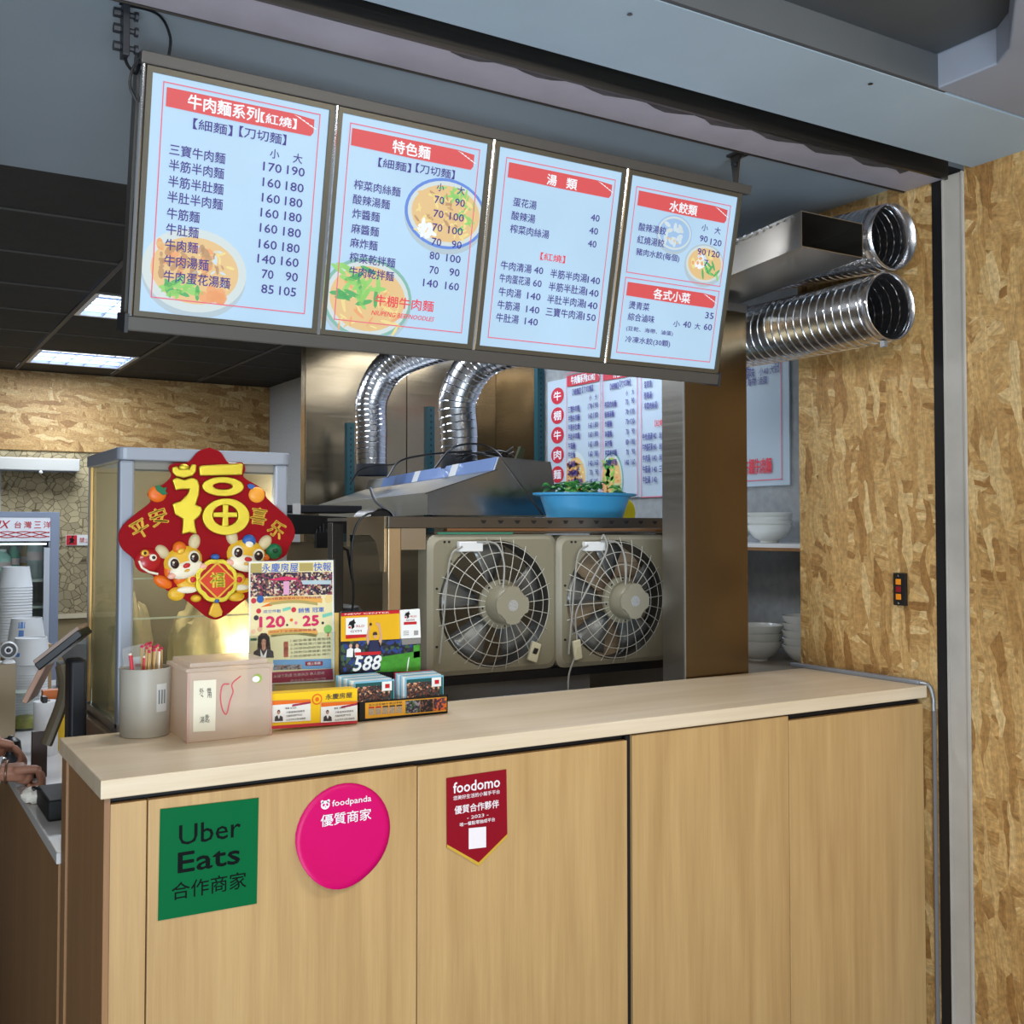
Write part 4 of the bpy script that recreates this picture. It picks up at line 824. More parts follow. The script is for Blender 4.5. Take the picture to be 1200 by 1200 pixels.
    BL = mat('blade_metal', (120, 122, 122), .35, .6)
    for k in range(5):
        a0 = 2*PI*k/5+.35; V = []
        for i in range(6):
            rd = .05+.128*i/5
            for j_ in range(4): a = a0+(.28+.1*i/5)*(j_/3*2-1); V.append((rd*math.cos(a), .0-.012*(j_-1.5)*(1-.3*i/5), rd*math.sin(a)))
        F = [(i*4+j_, i*4+j_+1, (i+1)*4+j_+1, (i+1)*4+j_) for i in range(5) for j_ in range(3)]
        o = part('blade', MB().add(V, F), BL, t, local=True); s = o.modifiers.new('s', 'SOLIDIFY'); s.thickness = .002
    for k in range(9 if louvres else 0):
        z = -.185+.0463*k; part('louvre', MB().obox((0, .052, z), (.2, 0, 0), (0, .004, .0225), (0, .0006, 0)), mat('louvre_tan', (168, 146, 120), .4, .3), t, local=True, smooth=0)
    # terminal box, screws
    part('terminal_box', MB().box(-.135, -.055, -.052, -.031, .158, .188), WHITE, t, local=True, bevel=.003)
    sc = MB()
    for x, z in ((-.175, .187), (-.16, .187), (-.155, .13), (-.2, .05), (-.2, -.12)): sc.lathe([(.0035, -.0335), (.0035, -.03)], (x, 0, z), 8, axis='y')
    part('screw', sc, BLACK, t, local=True)['kind'] = 'stuff'
    return t
f1 = make_fan('left exhaust fan with motor and wire guard, see-through behind its blades', False); f1.location = (1.655, FY-.002, 1.325)
f2 = make_fan('right exhaust fan with tan louvres closed behind its blades, next to the steel column', True); f2.location = (2.108, FY-.002, 1.322)
CG = mat('grey_cable', (150, 150, 146), .5)
def W_(x, z, y=-.06): return (x, FY+y, z)
for fx, lb in ((1.655, 'left'), (2.108, 'right')):
    single('fan_cable', MB().tube(bez([W_(fx-.13, 1.498), W_(fx-.165, 1.475), W_(fx-.18, 1.40), W_(fx-.195, 1.25), W_(fx-.205, 1.16)]), .003, 6), CG, 'grey cable running down the left edge of the %s fan' % lb, 'cable')
    single('fan_cable', MB().tube(bez([W_(fx-.08, 1.512), W_(fx-.02, 1.505, -.07), W_(fx-.005, 1.45, -.09), W_(fx-.02, 1.38, -.11), W_(fx-.03, 1.345, -.11)]), .003, 6), CG, 'grey cable curving from terminal box to motor of the %s fan' % lb, 'cable')
single('fan_cable', MB().tube(bez([W_(2.03, 1.518), W_(2.04, 1.53), W_(2.035, 1.48, -.08), W_(1.96, 1.36, -.08), W_(1.93, 1.28), W_(1.935, 1.18), W_(1.905, 1.10), W_(1.9, 1.04)]), .003, 6), CG, 'long grey cable crossing the right fan and hanging below it', 'cable')
SWM = mat('ivory_switch', (206, 200, 172), .4)
t = thing('inline_switch', 'ivory in-line switch hanging at lower right of the left fan', 'switch', (1.76, 2.79, 1.14))
part('body', MB().obox((1.775, 2.79, 1.175), (.009, 0, .0285), (0, .006, 0), (-.016, 0, .006)), SWM, t, bevel=.003, smooth=0); part('rocker', MB().obox((1.775, 2.782, 1.178), (.004, 0, .008), (0, .003, 0), (-.006, 0, .002)), BLK, t, smooth=0)
t = thing('inline_switch', 'ivory in-line switch at lower left of the right fan', 'switch', (1.94, 2.79, 1.14))
part('body', MB().obox((1.935, 2.79, 1.172), (-.004, 0, .03), (0, .006, 0), (.014, 0, .003)), SWM, t, bevel=.003, smooth=0); part('rocker', MB().obox((1.935, 2.782, 1.174), (-.001, 0, .008), (0, .003, 0), (.005, 0, .001)), SWM, t, smooth=0)
# work table below and behind
t = thing('work_table', 'narrow stainless work table behind the counter, before the fans', 'table', (1.7, 2.67, 0))
part('top', MB().box(1.28, 2.13, 2.56, 2.79, .985, 1.0), SS, t, smooth=0, bevel=.002); part('front', MB().box(1.29, 2.13, 2.575, 2.585, .3, .984), SSD, t, smooth=0)
for x in (1.3, 2.08):
    for y in (2.6, 2.75): part('leg', MB().box(x, x+.03, y, y+.03, 0, .9845), SSD, t, smooth=0)
t = thing('cooking_range', 'steel cooking range under the hood', 'cooker', (2.3, 4.3, 0))
part('body', MB().box(1.32, 3.1, 3.62, 5.35, 0, .9), SS, t, smooth=0, bevel=.003); part('back_panel', MB().box(3.11, 3.13, 3.62, 5.4, 0, 1.35), SSW, t, smooth=0)
part('screen', MB().box(1.33, 3.1, 3.98, 3.99, .9, 1.5), steel('warm_splash_steel', (196, 182, 156), .38), t, smooth=0)
part('burner', MB().lathe([(.14, .9), (.14, .93), (.1, .93), (.1, .915)], (2.1, 4.2, 0), 20), BLK, t); part('burner', MB().lathe([(.14, .9), (.14, .93), (.1, .93), (.1, .915)], (2.1, 4.9, 0), 20), BLK, t)
def pot(name, label, cat, x, y, z, r, h, m, rimm=None):
    t = thing(name, label, cat, (x, y, z)); part('body', MB().lathe([(r*.96, 0), (r, .01), (r, h), (r-.003, h), (r-.004, .01)], (0, 0, 0), 30), m, t, local=True)
    return t
p = pot('stock_pot', 'round grey pot standing behind the flyer holder', 'pot', 1.375, 3.455, .85, .11, .42, SS); part('lid', MB().lathe([(.113, .42), (.10, .437), (.02, .45), (.018, .47), (.0, .472)], (0, 0, 0), 30), SS, p, local=True)
t = thing('side_cabinet', 'low steel cabinet in the gap between glass case and rack', 'cabinet', (1.43, 3.45, 0)); part('body', MB().box(1.26, 1.6, 3.315, 3.6, 0, .849), SSD, t, smooth=0, bevel=.002); part('door', MB().box(1.27, 1.59, 3.306, 3.3145, .05, .83), SS, t, smooth=0)
t = thing('tray_shelf', 'black tray on a shelf under the front rim of the hood', 'tray', (1.5, 3.85, 1.52)); 
part('tray', MB().prism([(0, 0), (.42, -.02), (.42, -.075), (.05, -.08), (0, -.06)], (1.27, 3.8, 1.61), (1, 0, 0), (0, 0, 1), (0, .35, 0)), BLK, t, smooth=0, bevel=.004)
part('upper_tray', MB().box(1.3, 1.66, 3.84, 4.1, 1.612, 1.64), DGREY, t, smooth=0, bevel=.003); part('label_card', MB().box(1.38, 1.41, 3.833, 3.839, 1.605, 1.645), PAPERW, t, smooth=0)
for x in (1.35, 1.66): part('bracket', MB().box(x, x+.02, 4.12, 4.14, .901, 1.6), SS, t, smooth=0)
t = thing('brush', 'black brush hooked on the front edge of the black tray', 'brush', (1.5, 3.79, 1.44)); bb = MB()
for k in range(7): bb.tube([(1.46+.012*k, 3.79, 1.50), (1.457+.013*k, 3.79, 1.55+.01*(k % 3))], .004, 5)
part('bristles', bb, BLK, t)['kind'] = 'stuff'; part('head', MB().box(1.45, 1.55, 3.782, 3.7985, 1.48, 1.54), BLK, t, bevel=.003, smooth=0); part('handle', MB().tube([(1.54, 3.79, 1.49), (1.58, 3.79, 1.47), (1.60, 3.79, 1.36)], .006, 6), BLK, t)
single('drooping_cable', MB().tube(bez([(1.35, 2.98, 1.60), (1.30, 2.98, 1.592), (1.27, 2.99, 1.55), (1.262, 3.0, 1.45), (1.27, 3.0, 1.35), (1.25, 3.0, 1.2)]), .0035, 6), BLK, 'thin black cable hanging over the left end of the rack', 'cable')
pass
# basin of greens on the rack
BAS = mat('blue_basin_plastic', (62, 150, 200), .35, trans=0, sss=.15)
t = thing('basin', 'blue plastic basin of leafy greens on top of the rack', 'basin', (2.13, 3.02, 1.5855)); rr_ = .19
part('bowl', MB().lathe([(.135, 0), (.145, .002), (.172, .075), (.198, .079), (.2, .086), (.170, .084), (.142, .008), (.0, .006)], (0, 0, 0), 40, cap=True, sy=.62), BAS, t, local=True)
rb = MB()
for k in range(32): a = 2*PI*k/32; rb.tube([(.143*math.cos(a), .143*math.sin(a)*.62, .008), (.168*math.cos(a), .168*math.sin(a)*.62, .07)], .0012, 4)
part('ribs', rb, BAS, t, local=True)['kind'] = 'stuff'
LG = [mat('leaf_green', (74, 150, 66), .5), mat('leaf_dark', (30, 94, 48), .5), mat('leaf_pale', (168, 204, 120), .5)]
R = random.Random(5)
for k in range(46):
    a = R.uniform(0, 2*PI); rd = .16*math.sqrt(R.random()); x, y = 2.13+rd*math.cos(a), 3.02+rd*math.sin(a)*.62; z = 1.672+R.uniform(0, .04)
    yaw = R.uniform(0, 2*PI); L1 = R.uniform(.035, .06); wd = R.uniform(.012, .022); tl = R.uniform(-.1, .5); V = []; d1 = Vector((math.cos(yaw)*math.cos(tl), math.sin(yaw)*math.cos(tl), math.sin(tl))); s1 = Vector((-math.sin(yaw), math.cos(yaw), .3*R.uniform(-1, 1)))
    for i in range(5): u = i/4; c0 = Vector((x, y, z))+d1*L1*(u-.5)-Vector((0, 0, .02*(u-.5)**2*4*.4)); ww = wd*math.sin(PI*(.08+.84*u)); V += [c0-s1*ww+Vector((0, 0, .004)), c0, c0+s1*ww+Vector((0, 0, .005*math.sin(3*u)))]
    F = [(i*3+j, i*3+j+1, i*3+j+4, i*3+j+3) for i in range(4) for j in range(2)]
    o = single('leaf', MB().add(V, F), LG[R.choice([0, 0, 1, 2, 0])], 'green vegetable leaf heaped in the blue basin', 'leaf', group='leafy greens in the blue basin', base=(x, y, z), smooth=60); s = o.modifiers.new('s', 'SOLIDIFY'); s.thickness = .001
t = thing('yellow_lid', 'bright yellow round tub with pale rim behind the blue basin', 'tub', (2.42, 3.14, 1.586)); part('disc', MB().lathe([(.05, -.01), (.05, .01)], (2.42, 3.19, 1.612), 26, axis='y'), mat('bright_yellow', (238, 226, 40), .4), t)
part('rim', MB().tube([(2.42+.053*math.cos(2*PI*k/30), 3.19, 1.612+.053*math.sin(2*PI*k/30)) for k in range(31)], .004, 6), mat('pale_lime', (226, 232, 190), .4), t)
# ================================================================ niche at the right with bowls
t = thing('wall_shelf', 'white wall shelf with brown underside carrying bowls', 'shelf', (3.1, 3.2, 1.47)); part('board', MB().box(2.95, 3.299, 2.55, 3.95, 1.48, 1.494), WHITE, t, smooth=0); part('underside', MB().box(2.951, 3.298, 2.551, 3.949, 1.468, 1.4795), OAK_D, t, smooth=0)
t = thing('back_counter', 'grey-topped back counter in the niche carrying bowls', 'counter', (3.0, 3.2, 0)); part('top', MB().box(2.72, 3.299, 2.52, 3.58, 1.0, 1.03), mat('grey_wood_top', (150, 138, 124), .5, var=.1, stretch=(2, 30, 2)), t, smooth=0, bevel=.002); part('body', MB().box(2.74, 3.298, 2.53, 3.57, 0, .9995), OAK_D, t, smooth=0)
CER = mat('white_ceramic', (226, 228, 224), .25, coat=.4)
bowl_me = None
def bowl(loc, label, group, s=1):
    global bowl_me
    if bowl_me is None:
        o = part('bowl', MB().lathe([(.036, 0), (.038, .008), (.062, .022), (.084, .05), (.092, .072), (.089, .072), (.08, .05), (.058, .027), (.0, .02)], (0, 0, 0), 36), CER); bowl_me = o
    else: o = bowl_me.copy(); C.objects.link(o)
    o.location = loc; o.scale = (s, s, s); o['label'] = label; o['category'] = 'bowl'; o['group'] = group; return o
for k in range(4): bowl((3.14+.004*(k % 2), 3.17, 1.4945+.0165*k), 'white bowl nested in the front stack on the white wall shelf' if k < 3 else 'topmost white bowl of the front stack on the wall shelf', 'white bowls on the wall shelf')
for k in range(4): bowl((3.12, 3.36, 1.4945+.0165*k), 'white bowl in the rear stack on the wall shelf, half behind the steel column', 'white bowls on the wall shelf')
for k in range(3): bowl((3.06, 3.16, 1.0305+.03*k), 'white bowl nested in the lower stack on the back counter' if k < 2 else 'topmost white bowl of the lower stack on the back counter', 'white bowls on the back counter', 1.12)
for k in range(5): bowl((3.13, 2.96, 1.0305+.028*k), 'white bowl in the stack half hidden behind the strand board edge', 'white bowls on the back counter', 1.05)

# added lamp, unseen behind the menu board, to brighten the counter top
t = thing('added_batten_lamp', 'added slim white batten lamp, unseen on the soffit behind the menu board', 'lamp', (1.2, 2.72, 2.53)); part('housing', MB().box(.76, 1.66, 2.69, 2.75, 2.545, 2.5745), WHITE, t, smooth=0); part('tube', MB().lathe([(.013, .77), (.013, 1.65)], (0, 2.72, 2.531), 12, axis='x'), mat('added_batten_tube', (240, 246, 255), .4, emit=3), t)
# ================================================================ glass display case
def P3(x, y, z): return (x, y, z)
KX0, KX1, KY0, KY1, KZ0, KZ1 = .522, .93, 2.62, 3.02, 1.08, 1.742
t = thing('display_case', 'glass display case with grey-blue aluminium frame behind the red decoration', 'display case', (.72, 2.82, .85))
ps = .034
for x0, y0, w_ in ((KX0, KY0, ps), (KX1-ps, KY0, ps), (KX0, KY1-.012, .012), (KX1-.012, KY1-.012, .012)): part('post', MB().box(x0, x0+w_, y0, y0+w_, KZ0, KZ1-.03), ALUG, t, bevel=.006 if w_ > .02 else .002, smooth=0)
part('top_frame', MB().ring(rrect(KX1-KX0+.012, KY1-KY0+.012, .02, 4, (KX0+KX1)/2, (KY0+KY1)/2), rrect(KX1-KX0-.06, KY1-KY0-.06, .006, 4, (KX0+KX1)/2, (KY0+KY1)/2), (0, 0, KZ1-.03), (1, 0, 0), (0, 1, 0), (0, 0, .03)), ALUG, t, bevel=.003, smooth=0)
part('top_sheet', MB().box(KX0+.03, KX1-.03, KY0+.03, KY1-.03, KZ1-.012, KZ1-.006), ALUG, t, smooth=0)
part('inner_header', MB().box(KX0+ps, KX1-ps, KY0+.012, KY0+.02, KZ1-.055, KZ1-.03), mat('case_grey_band', (128, 126, 118), .5), t, smooth=0)
part('bottom_frame', MB().ring([(KX0, KY0), (KX1, KY0), (KX1, KY1), (KX0, KY1)], [(KX0+.02, KY0+.02), (KX1-.02, KY0+.02), (KX1-.02, KY1-.02), (KX0+.02, KY1-.02)], (0, 0, KZ0-.005), (1, 0, 0), (0, 1, 0), (0, 0, .02)), ALU, t, smooth=0)
part('floor_tray', MB().box(KX0+.02, KX1-.02, KY0+.02, KY1-.02, KZ0, KZ0+.006), SS, t, smooth=0)
part('glass_pane', MB().box(KX0+ps, KX1-ps, KY0+.012, KY0+.015, KZ0+.015, KZ1-.05), GLASS, t, smooth=0)
part('glass_pane', MB().box(KX0+.008, KX0+.010, KY0+ps, KY1-.014, KZ0+.015, KZ1-.03), PANE, t, smooth=0)
part('rear_panel', MB().box(KX0+.013, KX1-.013, KY1-.02, KY1-.015, KZ0+.015, KZ1-.03), mat('case_beige_back', (158, 146, 120), .6, var=.08, vscale=5), t, smooth=0)
part('end_panel', MB().box(KX1-.016, KX1-.012, KY0+ps, KY1-ps, KZ0+.015, KZ1-.03), mat('case_beige_end', (168, 154, 126), .6), t, smooth=0)
part('gold_edge', MB().box(KX0+.001, KX0+.007, KY1-.03, KY1-.015, KZ0+.02, KZ1-.03), mat('warm_edge_strip', (220, 180, 110), .4), t, smooth=0)
for z in (1.335, 1.43): part('shelf_rail', MB().box(KX0+.035, KX1-.035, KY0+.03, KY0+.033, z, z+.004), mat('shelf_rail_pale', (214, 208, 186), .3), t, smooth=0)
part('base', MB().box(KX0-.02, KX1+.02, KY0-.01, KY1+.05, .85, KZ0-.006), mat('worn_steel_base', (150, 132, 116), .45, .5, var=.15), t, smooth=0, bevel=.003)
part('bulb', MB().ball((.84, 2.9, 1.66), .016, m=0), mat('warm_bulb', (255, 214, 150), .4, emit=6), t)
pl_ = bpy.data.lights.new('case_bulb_light', 'POINT'); pl_.energy = 2.6; pl_.color = (1, .9, .74); pl_.shadow_soft_size = .03; plo = bpy.data.objects.new('case_bulb_light', pl_); C.objects.link(plo); plo.location = (.82, 2.69, 1.56)
pl2 = bpy.data.lights.new('case_lamp_light', 'POINT'); pl2.energy = 1.1; pl2.color = (1, .88, .68); pl2.shadow_soft_size = .04; plo = bpy.data.objects.new('case_lamp_light', pl2); C.objects.link(plo); plo.location = (.85, 2.668, 1.26)
# wrapped dough heaps in the case
def heap(label, c, rx, ry, rz, m, seed):
    R = random.Random(seed); me = MB().ball((0, 0, 0), 1, n=44, k=26); V = []
    for x, y, z in me.V:
        n_ = 1+.05*math.sin(9*x+4*z+seed)+.05*math.sin(13*y-7*z)+.03*math.sin(25*x+19*z+11*y)+.02*math.sin(41*z-23*x); zz = max(z, -.35)
        V.append((c[0]+x*rx*n_, c[1]+y*ry*n_, c[2]+(zz+.35)*rz*n_))
    me.V = V; return single('wrapped_dough', me, m, label, 'food bag', group='plastic-wrapped heaps in the display case', base=c, smooth=60)
YB = mat('yellow_film', (255, 226, 168), .6, bump=.8, bscale=20, var=.1, vscale=12, coat=.1); DB = mat('dull_film', (196, 182, 144), .35, sss=.3, coat=.3, bump=.6, bscale=26)
heap('large yellow plastic-wrapped heap glowing in the display case', (.795, 2.79, 1.087), .115, .11, .235, YB, 1)
heap('duller wrapped heap at the left of the display case', (.615, 2.91, 1.087), .055, .07, .21, DB, 5)
t = thing('jar', 'small jar with pink label at the left inside the display case', 'jar', (.58, 2.80, 1.087)); part('glass', MB().lathe([(.022, 0), (.022, .055), (.016, .06)], (.58, 2.80, 1.0875), 16), WHITE, t); part('label_band', MB().lathe([(.0226, .015), (.0226, .042)], (.58, 2.80, 1.0875), 16, cap=False), mat('pink_label', (222, 90, 120), .5), t)
# ================================================================ red fortune decoration
D0 = Vector((0, 2.607, 0))
RED = mat('flocked_red', (142, 6, 20), .7, ior=1.25); REDE = mat('glossy_red', (170, 20, 28), .3, coat=.3); GOLD = mat('gold_foil', (204, 186, 62), .3, .75, bump=.25, bscale=900); GOLDS = mat('soft_gold', (226, 178, 62), .4, .3)
CREAMY = mat('cream_white', (236, 228, 206), .4); ORG = mat('deco_orange', (226, 108, 24), .4); GRN = mat('deco_green', (22, 110, 70), .4); BLU = mat('deco_blue', (50, 96, 170), .35); BRN = mat('deco_dark_eye', (48, 22, 20), .25); LIP = mat('deco_lip', (196, 34, 44), .4); YEL = mat('dragon_yellow', (224, 176, 44), .4)
t = thing('fortune_decoration', 'red diamond new-year decoration with gold characters and two small dragons on the display case', 'decoration', (.722, 2.607, 1.33))
SH = Sheet((0, 2.606, 0), (1, 0, 0), (0, 0, 1), (0, -1, 0))
def Q(X, Y): return SH.px(120+.2*X, 510+.2*Y)
UX_, UZ_ = Vector((1, 0, 0)), Vector((0, 0, 1))
def relief(pts, y0, th, m, name, bevel=.0015, parent=None):
    """raised piece: polygon (metres) from depth y0 forwards by th"""
    return part(name, MB().prism(pts, (0, 2.606-y0, 0), UX_, UZ_, (0, -th, 0)), m, parent or t, bevel=bevel, smooth=0)
def qpoly(pts): return [Q(*p) for p in pts]
def qell(cx, cy, rx, ry, n=24, rot=0):
    a, b = Q(cx, cy); sx = (Q(cx+50, cy)[0]-Q(cx-50, cy)[0])/100; sz = (Q(cx, cy-50)[1]-Q(cx, cy+50)[1])/100; return ell(a, b, rx*sx, ry*sz, n, rot=rot)
def dome(cx, cy, rx, ry, y0, h, m, name, parent=None, rot=0):
    pts = qell(cx, cy, rx, ry, 20, rot); a, b = Q(cx, cy); V = []; F = []; n = 20
    for i, s in enumerate((1, .92, .7, .4)):
        hh = h*math.sqrt(1-s*s*.98)
        V += [(a+(p-a)*s, 2.606-y0-hh, b+(q_-b)*s) for p, q_ in pts]
    for i in range(3): F += [(i*n+k, i*n+(k+1) % n, (i+1)*n+(k+1) % n, (i+1)*n+k) for k in range(n)]
    F.append(tuple(3*n+k for k in range(n))); return part(name, MB().add(V, F), m, parent or t, smooth=70)
# base plate outline
out = bez([(x, y, 0) for x, y in [(625, 72), (690, 100), (740, 165), (815, 160), (835, 200), (825, 245), (900, 292), (950, 330), (960, 368), (1040, 440), (1105, 505), (1125, 580), (1095, 650), (1070, 705), (1010, 740), (960, 800), (930, 870), (880, 930), (800, 990), (720, 1055), (660, 1080), (600, 1058), (530, 1000), (470, 955), (410, 930), (340, 880), (290, 820), (210, 790), (180, 725), (110, 660), (92, 590), (120, 525), (200, 455), (280, 390), (262, 345), (300, 300), (350, 290), (400, 240), (385, 190), (420, 165), (500, 158), (560, 95), (625, 72)]], 4)
relief([Q(p.x, p.y) for p in out][:-1], 0, .005, RED, 'base_plate')
q1 = [(400, 262), (425, 248), (470, 262), (515, 248), (550, 262), (560, 300), (556, 350), (538, 408), (570, 420), (575, 440), (560, 475), (530, 500), (536, 540), (545, 578), (500, 570), (455, 582), (460, 540), (462, 492), (415, 462), (400, 402), (450, 385), (490, 345), (500, 318), (455, 318), (420, 325)]
relief(qpoly(q1), .006, .012, GOLD, 'gold_stroke', .003)
relief(qpoly([(555, 185), (575, 178), (810, 168), (815, 178), (808, 235), (560, 240)]), .006, .012, GOLD, 'gold_stroke', .003)
part('gold_stroke', MB().ring(qell(697, 302, 122, 57, 36), qell(695, 300, 56, 19, 36), (0, 2.600, 0), UX_, UZ_, (0, -.012, 0)), GOLD, t, bevel=.002, smooth=0)
part('gold_stroke', MB().ring(qell(715, 478, 138, 108, 40), qell(710, 470, 74, 62, 40), (0, 2.600, 0), UX_, UZ_, (0, -.012, 0)), GOLD, t, bevel=.002, smooth=0)
relief(qpoly([(695, 405), (730, 405), (728, 450), (780, 452), (780, 482), (728, 482), (730, 535), (690, 535), (694, 482), (640, 482), (640, 452), (694, 450)]), .006, .010, GOLD, 'gold_stroke', .002)
relief(qpoly([(400, 190), (430, 182), (440, 200), (500, 200), (515, 170), (543, 175), (540, 215), (520, 240), (470, 252), (425, 242), (402, 220)]), .006, .010, GOLD, 'gold_ingot', .003); dome(470, 190, 30, 20, .012, .006, GOLD, 'ingot_dome')
for c_, x, y, r in (('平', 218, 550, .55), ('安', 325, 478, .35), ('喜', 912, 475, -.15), ('乐', 1018, 552, -.6)):
    a, b = Q(x, y); v, f, asp = glyphs(c_, .0); s_ = .040; mb = MB()
    for dx, dz in ((0, 0), (.0014, 0), (0, .0014), (-.0014, 0), (0, -.0014)):
        vv = []
        for p_, q_ in v:
            u, w2 = (p_-.5)*s_, (q_-.5)*s_; vv.append((a+dx+u*math.cos(r)-w2*math.sin(r), 2.606-.0062-.0001*(dx != 0), b+dz+u*math.sin(r)+w2*math.cos(r)))
        mb.add(vv, f)
    part('character', mb, GOLDS, t, smooth=0)
dome(318, 345, 54, 48, .005, .008, ORG, 'orange'); relief(qpoly([(300, 300), (325, 292), (345, 310), (370, 305), (362, 328), (375, 345), (345, 352), (330, 340), (310, 325)]), .011, .003, GRN, 'leaf', .0008)
dome(900, 350, 48, 46, .005, .008, mat('deco_orange_light', (240, 160, 50), .4), 'orange'); relief(qpoly([(842, 292), (860, 285), (890, 298), (870, 318), (850, 312)]), .008, .003, BLU, 'leaf', .0008)
# carp at left
dome(262, 735, 78, 72, .005, .012, REDE, 'carp_body', rot=.5); dome(240, 690, 24, 20, .016, .004, GOLDS, 'carp_ring'); dome(238, 690, 10, 9, .0205, .002, BRN, 'carp_spot'); dome(288, 716, 22, 20, .016, .003, CREAMY, 'carp_eye'); dome(290, 716, 11, 10, .019, .002, BRN, 'carp_pupil')
part('carp_stripe', MB().tube([(a, 2.588, b) for a, b in qpoly([(205, 735), (222, 775), (262, 800), (315, 812)])], .0028, 8), CREAMY, t)
# green knot at right
dome(1000, 680, 48, 46, .005, .012, GRN, 'green_knot'); dome(1002, 676, 18, 16, .014, .005, mat('deco_green_dark', (10, 70, 44), .4), 'knot_hole'); dome(950, 715, 26, 22, .005, .008, ORG, 'orange_tuft')
def dragon(cx, cy, sgn, tilt):
    r = lambda dx, dy: (cx+dx*math.cos(tilt)-dy*math.sin(tilt), cy+dx*math.sin(tilt)+dy*math.cos(tilt))
    h = dome(*r(0, 0), 115, 88, .005, .016, YEL, 'dragon_head', rot=-tilt)
    d_ = lambda x, y, rx, ry, y0, hh, m, n, rt=0: dome(*r(x, y), rx, ry, y0, hh, m, n, rot=-tilt+rt, parent=None)
    d_(0, 48, 100, 52, .014, .012, CREAMY, 'muzzle')
    for s in (-1, 1):
        d_(s*62, -8, 34, 37, .019, .006, CREAMY, 'eye'); d_(s*60, -4, 25, 29, .0235, .004, BRN, 'pupil'); d_(s*60-7, -14, 7, 7, .0272, .002, CREAMY, 'eye_glint')
        d_(s*95, 60, 26, 18, .018, .006, mat('deco_cheek', (236, 178, 160), .5), 'cheek')
        d_(s*98, -88, 34, 48, .004, .010, mat('dragon_horn', (206, 190, 150), .4), 'horn', rt=-s*.5)
    d_(2, 26, 22, 14, .025, .005, LIP, 'lips'); d_(-4, 54, 16, 8, .0255, .003, GOLDS, 'chin_line')
    d_(0, -80, 40, 40, .010, .010, ORG if sgn < 0 else BLU, 'tuft'); d_(0, -62, 24, 18, .018, .004, GOLDS if sgn < 0 else CREAMY, 'tuft_base')
dragon(468, 738, -1, -.30); dragon(838, 700, 1, .16)
for cx, cy, rx, ry, rot in ((350, 860, 60, 34, .5), (430, 930, 50, 40, 0), (500, 880, 70, 36, .2), (450, 830, 40, 50, 0), (545, 955, 32, 22, 0), (780, 945, 50, 28, 0), (830, 880, 60, 42, -.3), (400, 780, 40, 60, .3)):
    dome(cx, cy, rx, ry, .004, .010, YEL if cy > 870 or cx > 600 else ORG, 'dragon_body', rot=-rot)
dome(490, 905, 60, 20, .012, .005, CREAMY, 'belly'); dome(800, 890, 50, 18, .012, .005, CREAMY, 'belly')
# medallion
sc_ = []
for k in range(64): a = 2*PI*k/64; r_ = 1+.07*abs(math.sin(4*a)); sc_.append((655+118*r_*math.cos(a), 850+122*r_*math.sin(a)))
for sx in (-1, 1): dome(655+sx*135, 845, 42, 40, .008, .010, GOLDS, 'medallion_ear'); dome(655+sx*135, 845, 18, 18, .016, .004, LIP, 'ear_spot')
relief(qpoly(sc_), .012, .010, GOLD, 'medallion', .002)
sc2 = []
for k in range(64): a = 2*PI*k/64; r_ = 1+.10*abs(math.sin(4*a)); sc2.append((655+92*r_*math.cos(a), 850+95*r_*math.sin(a)))
relief(qpoly(sc2), .022, .0015, REDE, 'medallion_field', .0005)
relief(qpoly([(655, 740), (768, 850), (655, 960), (542, 850)]), .0235, .003, GOLDS, 'diamond_border', .0008)
relief(qpoly([(655, 755), (753, 850), (655, 945), (557, 850)]), .0265, .0015, mat('deco_vermilion', (206, 58, 26), .5), 'diamond_field', .0005)
a, b = Q(655, 845); v, f, asp = glyphs('福', 0); mb = MB()
for dx, dz in ((0, 0), (.0012, 0), (0, .0012), (-.0012, 0), (0, -.0012)): mb.add([(a+dx+(p_-.5)*.035, 2.606-.0284-.0001*(dx != 0), b+dz+(q_-.5)*.035) for p_, q_ in v], f)
part('character', mb, GOLD, t, smooth=0)
dome(652, 712, 26, 18, .012, .010, BLU, 'blue_gem'); dome(656, 968, 16, 12, .02, .006, BLU, 'blue_bead')
relief(qpoly([(640, 978), (672, 978), (695, 1030), (690, 1055), (650, 1068), (612, 1050), (625, 1005)]), .006, .010, GOLDS, 'tassel', .003)
# ================================================================ things on the counter
ZC = 1.1003
# cutlery cup
t = thing('cutlery_cup', 'light grey oval plastic cup holding straws and wrapped sticks', 'cup', (.546, 2.446, ZC)); CUPM = mat('light_grey_plastic', (166, 162, 152), .45)
part('cup', MB().lathe([(.050, 0), (.052, .002), (.0545, .146), (.0515, .146), (.049, .006), (.0, .005)], (0, 0, 0), 40), CUPM, t, local=True); part('rim', MB().tube([(.0535*math.cos(2*PI*k/40), .0535*math.sin(2*PI*k/40), .146) for k in range(41)], .0016, 6), CUPM, t, local=True)
lb = MB(); 
for k in range(8): a = -1.35+.062*k; lb.add([(.0546*math.cos(a), .0546*math.sin(a), .055), (.0546*math.cos(a+.062), .0546*math.sin(a+.062), .055), (.0549*math.cos(a+.062), .0549*math.sin(a+.062), .115), (.0549*math.cos(a), .0549*math.sin(a), .115)], [(0, 1, 2, 3)])
part('utensil_label', MB().add([(x*1.004, y*1.004, z) for x, y, z in lb.V], lb.F), mat('pale_label', (196, 196, 192), .5), t, local=True, smooth=60)
for k in range(3): a = -1.25+.13*k; part('utensil_mark', MB().tube([(.0552*math.cos(a), .0552*math.sin(a), .072), (.0556*math.cos(a), .0556*math.sin(a), .102)], .0014, 5), BLK, t, local=True)
